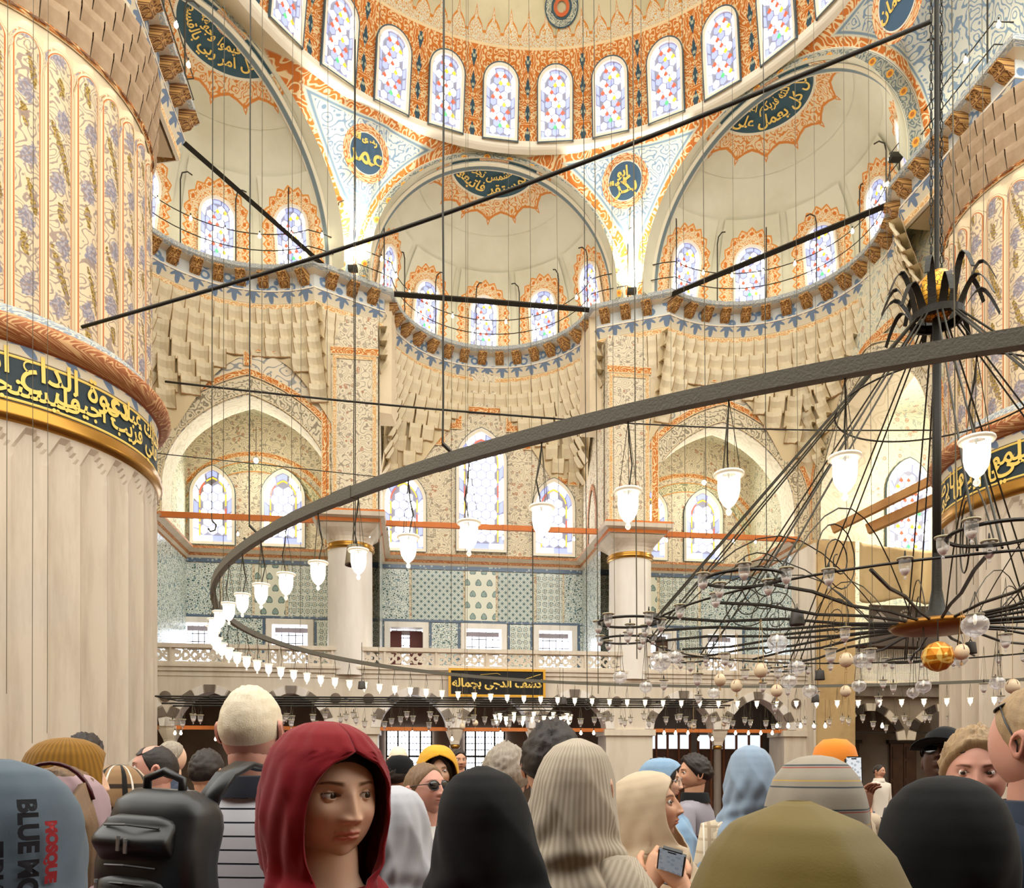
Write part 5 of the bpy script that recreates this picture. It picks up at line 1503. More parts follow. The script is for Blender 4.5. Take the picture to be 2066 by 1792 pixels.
m_rim2 = mat('pale olive rim', col=srgb(178, 168, 136), rough=.35)
m_bulb = mat('lit bulb', col=(1, 1, 1, 1), emit=(1, .82, .55, 1), estr=6.5)
m_bulb2 = mat('small lit bulb', col=(1, 1, 1, 1), emit=(1, .86, .6, 1), estr=9.0)
m_oil = mat('pink oil in cup', col=srgb(252, 238, 226), rough=.3)
m_egg = mat('ostrich egg shell', lambda nt, u, v: mix(nt, ((u * 4.0).fr() - .5).abs().lt(.05) * v.lt(.42), mix(nt, v.up(.15, .3), srgb(196, 140, 90), srgb(240, 218, 184)), srgb(120, 70, 44)), rough=.6)
m_sensor = mat('dark grey metal bucket', col=srgb(72, 68, 64), rough=.5, metal=.4)
cup_prof = [(.030, 0), (.054, -.002), (.050, -.02), (.050, -.07), (.043, -.105), (.026, -.135), (.010, -.148), (.007, -.153), (.013, -.163), (.014, -.172), (.007, -.182), (.001, -.184)]
M_CUP = MB().lathe(cup_prof, 14).mesh(True)
rim = MB().lathe([(.045, -.004), (.066, -.006), (.070, .002), (.066, .010), (.045, .010)], 16)
M_RIM = rim.mesh(True)
M_BULB = MB().lathe([(.001, -.015), (.014, -.02), (.024, -.045), (.026, -.07), (.018, -.10), (.001, -.115)], 8).mesh(True)
M_OIL = MB().lathe([(.001, -.09), (.040, -.09), (.034, -.115), (.018, -.138), (.001, -.142)], 10).mesh(True)
ch = MB()
for a in (0, 2.09, 4.19):
    ch.tube([(.052 * cos(a), .052 * sin(a), .0), (.03 * cos(a), .03 * sin(a), .15), (0, 0, .34)], .0022, 3, cap=False)
M_CHAIN = ch.mesh()
M_CORD = MB().tube([(0, 0, -.02), (.012, 0, .06), (.03, .01, .14), (.008, 0, .24), (0, 0, .34)], .004, 4, cap=False).mesh()
M_SOCK = MB().lathe([(.001, .075), (.006, .07), (.010, .03), (.016, .0), (.001, -.01)], 8).mesh(True)
M_CUP2 = M_CUP.copy(); M_RIM2 = M_RIM.copy(); M_CHAIN2 = M_CHAIN.copy()
def lit_lamp(p, sc, label, group, drop=.36):
    root = empty('glass_lamp', p, None, random.uniform(0, 6), label=label, category='lamp', group=group); root.scale = (sc, sc, sc)
    new_obj('glass_cup', M_CUP, G_LIT, root); new_obj('rim', M_RIM, m_rim, root); new_obj('bulb', M_BULB, m_bulb, root)
    c = new_obj('chains', M_CHAIN, m_wire, root); d = new_obj('cord', M_CORD, m_ironrod, root)
    c.scale = (1, 1, drop / .36); d.scale = (1, 1, drop / .36)
    return root
QS = .921
RC_ = Vector((5.327 * QS, 11.613 * QS)); RR = 9.084 * QS; RH = 1.9 * QS; TA, TB = -.00656, .0253
def ringP(a, r=None, dz=0):
    r = RR if r is None else r
    x, y = RC_.x + r * cos(a), RC_.y + r * sin(a)
    return Vector((x, y, EYE + RH + TA * (x - RC_.x) + TB * (y - RC_.y) + dz))
# the hoop: a rectangular bar bent to a circle, in bolted lengths
root = empty('lamp_hoop', (RC_.x, RC_.y, EYE + RH), label='huge black iron hoop carrying the lit glass lamps, sweeping close overhead', category='chandelier')
def hoop_seg(a0, a1, n, w, h, m, name, par):
    V, F = [], []
    for i in range(n + 1):
        a = a0 + (a1 - a0) * i / n
        for dr, dz in ((-w / 2, -h / 2), (w / 2, -h / 2), (w / 2, h / 2), (-w / 2, h / 2)):
            V.append(ringP(a, RR + dr, dz) - Vector(root.location))
    for i in range(n):
        for k in range(4): F.append((i*4+k, i*4+(k+1) % 4, (i+1)*4+(k+1) % 4, (i+1)*4+k))
    F += [(0, 3, 2, 1), (n*4, n*4+1, n*4+2, n*4+3)]
    return new_obj(name, mesh(V, F), m, par)
m_bar = mat('hoop dark paint', col=srgb(104, 100, 88), rough=.6, metal=.0, bump=(90, .25))
for i in range(8):
    hoop_seg(i * pi / 4 + .004, (i + 1) * pi / 4 - .004, 24, .05, .066, m_bar, 'hoop_segment', root)
    hoop_seg((i + 1) * pi / 4 - .012, (i + 1) * pi / 4 + .012, 2, .056, .074, m_bar, 'joint_sleeve', root)
k = 0
gl = 'lit glass lamps hung round the great iron hoop'
nl = 0
for i in range(116):
    a = radians(-109.2 - 3.1 * i); p = ringP(a); 
    px, py = toPX(p)
    if p.y < 1.0 or px < -60 or px > 2110 or py < 560: continue
    lit_lamp(p + Vector((0, 0, -.36 * .93 - .02)), .93, 'lit frosted-glass cup lamp hanging on fine chains from the big black hoop', gl); nl += 1
# ---- central iron chandelier
hubZ = 9.9; hub = PX(1890, 1262, hubZ)
ic = empty('iron_chandelier', hub, label='wrought-iron chandelier with tall mast, leaf crown and many spokes holding clear glass cups', category='chandelier')
def loc(v): return Vector(v) - hub
crown = PX(1890, 600, hubZ)
mb = MB().tube([loc(crown + Vector((0, 0, -.25))), (0, 0, .35)], .052, 10); new_obj('mast', mb.mesh(True), m_iron, ic)
mb = MB().lathe([(.052, .9), (.06, .45), (.10, .2), (.22, .06), (.42, .02)], 12); 
new_obj('mast_foot', mb.mesh(True), m_iron, ic)
mb = MB().lathe([(.0, .04), (.5, .04), (.56, -.01), (.5, -.07), (.3, -.10), (0, -.11)], 24); new_obj('gilt_hub', mb.mesh(True), mat('tarnished brass', col=srgb(150, 104, 44), rough=.35, metal=.8), ic)
mb = MB().tube([loc(crown + Vector((0, 0, .2))), loc(crown + Vector((0, 0, 6.5)))], .03, 8); new_obj('upper_rod', mb.mesh(), m_iron, ic)
# chains beside the rod
mb = MB()
for off in (-.07, .06):
    for j in range(46):
        c = loc(crown) + Vector((off, 0, .35 + j * .12)); r = .03
        pts = [c + (Vector((r * cos(t) * .6, 0, r * 1.9 * sin(t))) if j % 2 else Vector((0, r * cos(t) * .6, r * 1.9 * sin(t)))) for t in [k_ * pi / 4 for k_ in range(8)]]
        mb.tube(pts, .008, 4, closed=True)
new_obj('chain', mb.mesh(), m_iron, ic)
# crown: gilt ball in a ring of curved leaves
mb = MB().lathe([(.02, -.30), (.16, -.25), (.235, -.1), (.25, .03), (.21, .17), (.12, .27), (.02, .3)], 18, loc(crown) + Vector((0, 0, .02))); new_obj('pierced_gilt_ball', mb.mesh(True), mat('pierced gilt', lambda nt, u, v: mix(nt, voro(nt, objvec(nt), 16, 'DISTANCE_TO_EDGE').dn(.05, .02), srgb(236, 172, 56), srgb(90, 60, 20)), rough=.35, metal=.5), ic)
mb = MB().lathe([(.26, -.32), (.31, -.31), (.31, -.22), (.26, -.21)], 20, loc(crown)); new_obj('crown_band', mb.mesh(), m_iron, ic)
def leaf_mesh(L, rise, curl):
    V, F = [], []; n = 9
    for i in range(n + 1):
        t = i / n; x = .28 + L * t ** 1.2; z = -.27 + rise * sin(min(1, t * 1.25) * pi / 2) - curl * max(0, t - .45) ** 1.7
        w = .05 * (1 - .45 * t)
        for s_ in (-1, 1):
            for th in (0, .012): V.append((x, s_ * w, z + th))
    for i in range(n):
        a = i * 4; b = a + 4
        F += [(a, a+2, b+2, b), (a+1, b+1, b+3, a+3), (a, b, b+1, a+1), (a+2, a+3, b+3, b+2)]
    return mesh(V, F)
lm = [leaf_mesh(.36, .62, 1.0), leaf_mesh(.42, .36, 1.1)]
for i in range(16):
    o = new_obj('crown_leaf', lm[i % 2], m_iron, ic); o.location = loc(crown); o.rotation_euler = (0, 0, i * 2 * pi / 16 + .13)
# nodes on a hoop
NR = 3.6; ang = [radians(188 + 30 * i) for i in range(12)]
def node(a, r=NR, dz=0): return Vector((r * cos(a), r * sin(a), dz))
for a in ang:
    for da in (-.025, .025):
        mb = MB().tube([loc(crown) + Vector((.27 * cos(a + da * 4), .27 * sin(a + da * 4), -.27)), node(a + da, NR, .03)], .011, 5, cap=False); new_obj('stay', mb.mesh(), m_ironrod, ic)
for i in range(24):
    a = radians(188 + 15 * i); r1 = NR if i % 2 == 0 else NR * .95
    wob = [.0, .02, -.02, .03, 0]
    pts = [node(a, .45 + (r1 - .45) * t / 4, .01 + wob[t] * (1 if i % 3 else -1)) for t in range(5)]
    mb = MB().tube(pts, .019, 5); new_obj('spoke', mb.mesh(), m_iron, ic)
mb = MB().tube([node(2 * pi * i / 72) for i in range(72)], .013, 5, closed=True); new_obj('node_hoop', mb.mesh(), m_iron, ic)
mb = MB().tube([node(2 * pi * i / 60, 1.18, 2.78) for i in range(60)], .012, 5, closed=True); new_obj('upper_hoop', mb.mesh(), m_ironrod, ic)
# scrolls standing on the spokes
def spiral(r0, turns, n=40):
    return [(r0 * (1 - t / n * .85) * cos(t / n * turns * 2 * pi), 0, r0 * (1 - t / n * .85) * sin(t / n * turns * 2 * pi)) for t in range(n + 1)]
scm = MB().tube([(x - .0, 0, z + .42) for x, _, z in spiral(.42, 2.2)], .008, 4).mesh()
for i, a in enumerate(ang):
    o = new_obj('scroll', scm, m_ironrod, ic); o.location = node(a, 2.3, .02); o.rotation_euler = (0, 0, a)
    mb = MB().tube([node(a + .02, .7 + 2.8 * t / 10, .02 + 1.0 * sin(pi * t / 10)) for t in range(11)], .008, 4, cap=False); new_obj('arched_rod', mb.mesh(), m_ironrod, ic)
# little rings at the nodes and clear cups
cupg = 'clear glass cups on the iron chandelier'
def cup(p, sc=1.0, drop=0.0, chain=False, label='clear glass oil cup with pale rim on the iron chandelier', group=cupg, cordm=True):
    r = empty('glass_cup', p, None, random.uniform(0, 6), label=label, category='glass cup', group=group); r.scale = (sc,) * 3
    new_obj('bowl', M_CUP2, G_CUP, r); new_obj('rim', M_RIM2, m_rim2, r); new_obj('oil', M_OIL, m_oil, r); new_obj('socket', M_SOCK, m_iron, r)
    if drop > 0:
        c = new_obj('chains', M_CHAIN2, m_wire, r); c.scale = (1, 1, drop / .34 / sc)
    return r
ncup = 0
for i, a in enumerate(ang):
    rr_ = .36; c = node(a, NR + .36, .06 * ((i % 3) - 1))
    mb = MB().tube([c + Vector((rr_ * cos(t * pi / 12), rr_ * sin(t * pi / 12), 0)) for t in range(24)], .016, 5, closed=True); new_obj('node_ring', mb.mesh(), m_iron, ic)
    for j in range(5):
        t = a + radians(-144 + 72 * j + 36) ; q = hub + c + Vector(((rr_ + .03) * cos(t), (rr_ + .03) * sin(t), .04))
        x, y = toPX(q)
        if q.y > 1.5 and -50 < x < 2110: cup(q, .98); ncup += 1
    for da in (10, 20):
        q = hub + node(a + radians(da), NR + .02, .02); x, y = toPX(q)
        if q.y > 1.5 and -50 < x < 2110: cup(q, .98); ncup += 1
    for (r_, dz) in ((3.0, -.42), (2.3, -.55), (3.35, -.66)):
        q = hub + node(a + .15, r_, dz + .06 * ((i * 7) % 3 - 1)); x, y = toPX(q)
        if q.y > 1.5 and -50 < x < 2110: cup(q, .92, -dz, True); ncup += 1
# ---- glass globes, eggs, buckets, gilt ball hanging below
M_GLOBE = MB().lathe([(.55, .86), (.62, .80), (.66, .70), (.92, .45), (1.0, .05), (.93, -.35), (.68, -.72), (.3, -.93), (.14, -.98), (.10, -1.05), (.14, -1.12), (.05, -1.2), (.001, -1.2)], 20).mesh(True)
M_EGG = MB().lathe([(.001, 1.12), (.35, 1.05), (.68, .80), (.90, .4), (.98, -.05), (.88, -.5), (.6, -.86), (.25, -1.03), (.001, -1.06)], 20).mesh(True)
M_TASSEL = MB().lathe([(.02, -1.05), (.1, -1.25), (.06, -1.3), (.22, -1.75), (.001, -1.75)], 8).mesh()
def hang(x, y, rpx, Z, kind, top=None, lab=None):
    p = PX(x, y, Z); r = rpx / 1600 * Z
    nm, ct = {'globe': ('glass_globe', 'glass globe'), 'egg': ('ostrich_egg', 'egg'), 'bucket': ('metal_bucket', 'bucket')}[kind]
    root = empty(nm, p, None, random.uniform(0, 6), label=lab, category=ct, group={'globe': 'clear glass globes under the iron chandelier', 'egg': 'ostrich eggs under the iron chandelier', 'bucket': None}[kind])
    topz = (hub.z if top is None else top) - p.z
    if kind == 'globe':
        o = new_obj('globe', M_GLOBE, G_GLOBE, root); o.scale = (r, r, r * .92)
        mb = MB().lathe([(.6 * r, .78 * r), (.7 * r, .8 * r), (.68 * r, .86 * r), (.56 * r, .86 * r)], 16); new_obj('rim', mb.mesh(True), m_rim2, root)
        mb = MB().lathe([(.001, .9 * r), (.12 * r, .8 * r), (.16 * r, .4 * r), (.1 * r, .1 * r), (.001, 0)], 8); new_obj('inner_socket', mb.mesh(True), m_rim, root)
        mb = MB()
        for a in (0, 2.1, 4.2): mb.tube([(.62 * r * cos(a), .62 * r * sin(a), .82 * r), (0, 0, max(topz, r * 2.5))], .0035, 3, cap=False)
        new_obj('cords', mb.mesh(), m_ironrod, root)
    elif kind == 'egg':
        o = new_obj('shell', M_EGG, m_egg, root); o.scale = (r, r, r); o = new_obj('tassel', M_TASSEL, mat('tan tassel', col=srgb(206, 166, 112), rough=.8), root); o.scale = (r, r, r)
        mb = MB()
        for a in (-.4, .4): mb.tube([(a * r, 0, 1.0 * r), (a * r * .2, 0, max(topz, r * 2.6))], .004, 3, cap=False)
        new_obj('cords', mb.mesh(), mat('tan cord', col=srgb(176, 146, 96), rough=.8), root)
    else:
        mb = MB().lathe([(.001, r), (.72 * r, r), (.8 * r, .9 * r), (r, -.8 * r), (r, -.92 * r), (.9 * r, -.9 * r), (.001, -.6 * r)], 20); new_obj('shell', mb.mesh(True), m_bronze if Z < 9 else m_sensor, root)
        mb = MB().tube([(-.3 * r, 0, r), (0, 0, 1.5 * r), (.3 * r, 0, r)], .008, 5); mb.tube([(0, 0, 1.4 * r), (0, 0, max(topz, 2 * r))], .005, 4); new_obj('hook', mb.mesh(), m_iron, root)
    return root
GL = [(1568, 1297, 20, 8.5), (1332, 1335, 22, 10), (1607, 1347, 17, 9.5), (1592, 1375, 16, 9.2), (1634, 1394, 15, 9.6), (1251, 1366, 14, 10.5), (1303, 1386, 13, 10.4), (1440, 1398, 12, 11), (1738, 1332, 17, 10), (1733, 1384, 14, 11), (1863, 1385, 15, 9.6), (1842, 1398, 12, 10.5), (1936, 1330, 16, 9.9), (1967, 1262, 26, 8.0), (2012, 1378, 15, 10.2), (1362, 1325, 14, 12)]
for x, y, r, Z in GL: hang(x, y, r, Z, 'globe', None, 'clear round glass globe lamp with rim, hung by cords under the iron chandelier')
for x, y, r, Z in [(1453, 1372, 12, 10), (1486, 1384, 12, 10.5), (1535, 1353, 14, 9.5), (1567, 1394, 12, 11), (1707, 1332, 14, 9.5), (1706, 1395, 11, 12), (1940, 1316, 15, 9), (2043, 1385, 14, 9.5), (1399, 1466, 6, 20), (1461, 1460, 6, 20), (933, 1466, 6, 20), (959, 1459, 6, 20)]:
    hang(x, y, r, Z, 'egg', EYE + 2.1 if Z > 15 else None, 'cream ostrich egg with brown streaks and tassel hanging among the glass globes' if Z < 15 else 'tiny distant hanging egg below the far lamp frame')
for x, y, r, Z, tp, lab in [(717, 1122, 21, 8.0, 9.0, 'bronze bucket-shaped weight hanging alone on a wire in front of the left column'), (1608, 1248, 15, 9.2, None, 'black bucket beside the glass cups, in front of the ochre pillar'), (1654, 1363, 10, 9.8, None, 'small black bucket just above the glowing lamps by the ochre pillar'), (1958, 1308, 12, 10.3, None, 'black bucket half hidden behind the egg beside the gilt ball'), (1645, 1410, 8, 12, 4, 'small black bucket low beside the ochre pillar foot'), (730, 1383, 8, 14.2, 3.9, 'small bronze bucket between the lit lamps left of the sign'), (1136, 1415, 8, 17.9, 3.9, 'small dark bucket between the lit lamps right of the sign'), (1322, 1250, 11, 9.8, None, 'black bucket above the large clear globe near the right column')]:
    hang(x, y, r, Z, 'bucket', tp, lab)
gb = empty('gilt_ball', PX(1892, 1325, 9.0), label='golden faceted openwork ball hanging under the hub of the iron chandelier', category='ball')
bm = bmesh.new(); bmesh.ops.create_icosphere(bm, subdivisions=2, radius=.175)
me = bpy.data.meshes.new('ball'); bm.to_mesh(me); bm.free()
new_obj('faceted_shell', me, mat('amber gilt', lambda nt, u, v: mix(nt, voro(nt, objvec(nt), 8, 'DISTANCE_TO_EDGE', .4).dn(.07, .02), srgb(206, 128, 24), srgb(246, 206, 110)), rough=.3, metal=.35), gb)
mb = MB().tube([(0, 0, .17), (0, 0, .42)], .006, 4); new_obj('cord', mb.mesh(), m_iron, gb)
# ---- distant straight lamp frame with unlit cups, and glowing cluster
fr0, fr1 = PX(313, 1405, 16.2), PX(1480, 1412, 19.5)
lf = empty('lamp_rack', fr0, label='long low black iron frame spanning behind the lit lamps, hung with tiny unlit cups', category='chandelier')
for dy, dz in ((0, 0), (.55, 0), (1.1, -.0), (.3, -.12), (.85, -.13)):
    mb = MB().tube([Vector((0, dy, dz)), (fr1 - fr0) + Vector((0, dy, dz))], .02, 5); new_obj('rail', mb.mesh(), m_iron, lf)
for i in range(15):
    t = i / 14; c = (fr1 - fr0) * t; mb = MB().tube([c, c + Vector((0, 1.1, 0))], .015, 4); new_obj('cross_bar', mb.mesh(), m_iron, lf)
random.seed(5)
for i in range(74):
    t = (i + random.random()) / 74; p = fr0 + (fr1 - fr0) * t + Vector((0, random.choice([0, .3, .55, .85, 1.1]), -.28 - .22 * random.random()))
    cup(p, 1.05, .3, True, 'tiny unlit glass cup hanging from the long low lamp frame', 'unlit cups on the long low frame')
for i in range(26):
    t = (i + random.random()) / 26; p = PX(1400 + 560 * t, 1442 + 22 * random.random(), 19 + 1.5 * random.random())
    cup(p, 1.05, .5, True, 'tiny unlit glass cup dangling right of the long lamp frame', 'unlit cups at the right below the lamps')
cc = PX(1075, 1448, 21)
lc = empty('cluster_hoop', cc, label='small distant iron hoop packed with glowing lamps above the short-haired man', category='chandelier')
mb = MB().tube([(1.0 * cos(t * pi / 16), 1.0 * sin(t * pi / 16), .12) for t in range(32)], .018, 5, closed=True); new_obj('hoop', mb.mesh(), m_iron, lc)
mb = MB().tube([(0, 0, .12), (0, 0, 5)], .012, 4); new_obj('wire', mb.mesh(), m_iron, lc)
for i in range(5): mb = MB().tube([(0, 0, .5), (1.0 * cos(i * 1.257), 1.0 * sin(i * 1.257), .12)], .008, 3); new_obj('stay', mb.mesh(), m_iron, lc)
for i in range(24):
    a = i * 2 * pi / 24; lit_lamp(cc + Vector((1.0 * cos(a), 1.0 * sin(a), .07 - .1 * (i % 2))), .95, 'tiny glowing lamp on the crowded distant hoop', 'glowing lamps on the small distant hoop', .12)
# ---- small bare bulbs on cords
bulbm = MB().lathe([(.001, .03), (.012, .02), (.014, 0), (.032, -.03), (.034, -.055), (.02, -.08), (.001, -.085)], 8).mesh(True)
sockm = MB().lathe([(.001, .07), (.013, .065), (.013, .02), (.001, .02)], 6).mesh(True)
def bulb(p, cord=.5, label='', group='', sc=1.0):
    r = empty('bare_bulb', p, label=label, category='bulb', group=group); r.scale = (sc,) * 3
    new_obj('bulb', bulbm, m_bulb2, r); new_obj('socket', sockm, m_iron, r)
    if cord: mb = MB().tube([(0, 0, .05), (0, 0, cord)], .004, 3); new_obj('cord', mb.mesh(), m_ironrod, r)
for x in (480, 565, 745, 830, 962, 1015, 1108, 1158, 1345, 1393, 1436, 1480, 1524, 575):
    bulb(PX(x, 1078 + (x - 700) * .015, 25.6), .4, 'tiny bare bulb glowing under the orange tie beams', 'bare bulbs under the upper tie beams', 1.2)
for x in (353, 365, 435, 816, 832, 865, 912, 1010, 1172, 1198, 1340, 1363, 1388, 1410, 1437, 1484, 1510, 1535, 1558):
    bulb(PX(x, 1476 + 12 * ((x * 7) % 3 == 0), 24.2), .45, 'tiny bare bulb glowing under the gallery arcade', 'bare bulbs under the arcade', 1.25)
for x in (1568, 1590, 1615, 1642, 1665, 1780): bulb(PX(x, 1461, 21), .5, 'tiny bare bulb on a cord by the ochre pillar', 'bare bulbs by the ochre pillar', 1.3)
# ---- railing on the walkway with bulbs and crook-topped lamp posts
rl = struct('trim_walkway_railing', None, None, 'thin iron railing with bulbs along the high cornice')
def inset(path, d):
    out = []
    for i, p in enumerate(path):
        a = path[max(0, i-1)]; b = path[min(len(path)-1, i+1)]; L = hypot(b[0]-a[0], b[1]-a[1]) or 1
        out.append((p[0] - (b[1]-a[1]) / L * d, p[1] + (b[0]-a[0]) / L * d))
    return out
rpath = [(8.5, -.5), (8.02, -.45), (8.02, 2.6)] + inset(arcR, .28) + block(27, 8.05) + inset(arcs[0], .28) + block(-27, 8.05) + inset(arcL, .28) + [(-6.3, 2.6), (-6.3, -.4), (-6.9, -1.0)]
for dh in (.38, .78):
    mb = MB().tube([W(u, v, HC + dh) for u, v in rpath], .018, 4); new_obj('rail', mb.mesh(), m_ironrod, rl)
postm = MB().tube([(0, 0, 0), (0, 0, 1.55 * S), (0, -.05, 1.72 * S), (0, -.2, 1.78 * S), (0, -.34, 1.73 * S)], .022, 5).mesh()
for (u, v, du, dv) in resample(rpath, 1.28):
    o = new_obj('crook_post', postm, m_ironrod, rl); o.matrix_world = frame_at(W(u, v, HC), dirw(-du, -dv), (0, 0, 1)) @ Matrix.Rotation(random.choice([0.0, .5, 1.2, -.8, pi]), 4, 'Z')
for (u, v, du, dv) in resample(rpath, .8):
    bulb(W(u, v, HC + .78), 0, 'small glowing bulb on the railing of the high walkway', 'bulbs along the walkway railing', 1.5)
# ---- heavy tie rods
def rod(p, q, r, label, sag=0.0, name='iron_rod', m=None, n=12, sq=False):
    p, q = Vector(p), Vector(q); pts = [p + (q - p) * t / n - Vector((0, 0, sag * sin(pi * t / n))) for t in range(n + 1)]
    return new_obj(name, MB().tube([(a - p) for a in pts], r, 4 if sq else 6).mesh(not sq), m or m_iron, None, label=label, category='rod')
for o, p in ((rod(PX(165, 660, 12.9), PX(1876, 44, 9.9), .028, 'long black rod climbing from the left pier band to the chandelier chain', .25), PX(165, 660, 12.9)),
             (rod(PX(338, 259, 20.6), PX(664, 545, 25.6), .09, 'dark square tie bar slanting from the left pier head', 0, sq=True), PX(338, 259, 20.6)),
             (rod(PX(795, 593, 26.3), PX(1188, 625, 27.6), .10, 'dark tie bar straight across the mouth of the central half-dome', 0, sq=True), PX(795, 593, 26.3)),
             (rod(PX(1332, 603, 27.0), PX(1806, 407, 22.6), .10, 'dark tie bar slanting up to the right pier head', 0, sq=True), PX(1332, 603, 27.0)),
             (rod(PX(333, 770, 17), PX(1120, 845, 18), .022, 'thin black cable from the left pier, left stretch', .05), PX(333, 770, 17)),
             (rod(PX(1120, 845, 18), PX(1900, 868, 19), .016, 'thin black cable reaching the right pier, right stretch', .1), PX(1120, 845, 18)),
             (rod(PX(318, 915, 16.5), PX(760, 962, 19), .010, 'hair-thin cable from the left pier below the gold ring'), PX(318, 915, 16.5))):
    o.location = p
# ---- suspension wires
wl = 'thin wires hanging from the domes to the lamp rings'
wires = [(427, 1050, .018, 12, 0), (450, 1250, .008, 15, 0), (503, 1060, .016, 7.6, 0), (527, 1240, .008, 16, 0), (588, 1060, .006, 16, 0), (606, 1300, .006, 16, 0), (659, 1180, .006, 17, 0), (713, 1110, .012, 8, 0), (764, 1400, .006, 17, 0), (893, 895, .016, 5.0, 0), (910, 1340, .007, 17, 0), (938, 1420, .006, 18, 0), (942, 1420, .006, 19, 0), (1024, 1400, .005, 18, 0), (1076, 1440, .007, 20.5, 0), (1130, 1440, .005, 18, 0), (1185, 1415, .018, 15, 0), (1207, 1400, .009, 13, 0), (1241, 1400, .006, 16, 0), (1285, 1330, .010, 10.5, 0), (1302, 1380, .007, 14, 0), (1385, 1420, .006, 16, 0), (1358, 1420, .005, 18, 0), (1425, 1080, .008, 13, 0), (1485, 1380, .005, 16, 0), (1548, 1290, .012, 9.5, 0), (1612, 1300, .006, 14, 0), (1650, 1330, .005, 16, 0), (1710, 1280, .005, 15, 0), (1760, 1260, .006, 14, 0), (1795, 1250, .005, 15, 0), (1930, 1200, .010, 9.0, 0), (1964, 1180, .006, 12, 0), (65, 1500, .006, 11, 0), (95, 1480, .005, 11, 0), (1990, 1150, .006, 12, 0), (13, 1400, .006, 10, 0)]
for x, y, r, Z, _ in wires:
    b = PX(x, y, Z); n = 10; H = 1650 / 1600 * Z + EYE - b.z
    mb = MB().tube([(random.uniform(-.004, .004) * (i % 2) - .006 * Z * i / n * (1 if x > 1033 else -.3), 0, H * i / n) for i in range(n + 1)], r * (.8 if r < .011 else .42), 4, cap=False)
    if r > .011: mb.tube([(0, 0, 0), (.07, 0, -.07), (.05, 0, -.15), (-.02, 0, -.17), (-.05, 0, -.12)], r * .8, 4)
    o = new_obj('suspension_wire', mb.mesh(), m_ironrod if r > .011 else m_wire, None, label='thin dark wire hanging straight down from the domes above', category='wire', group=wl); o.location = b
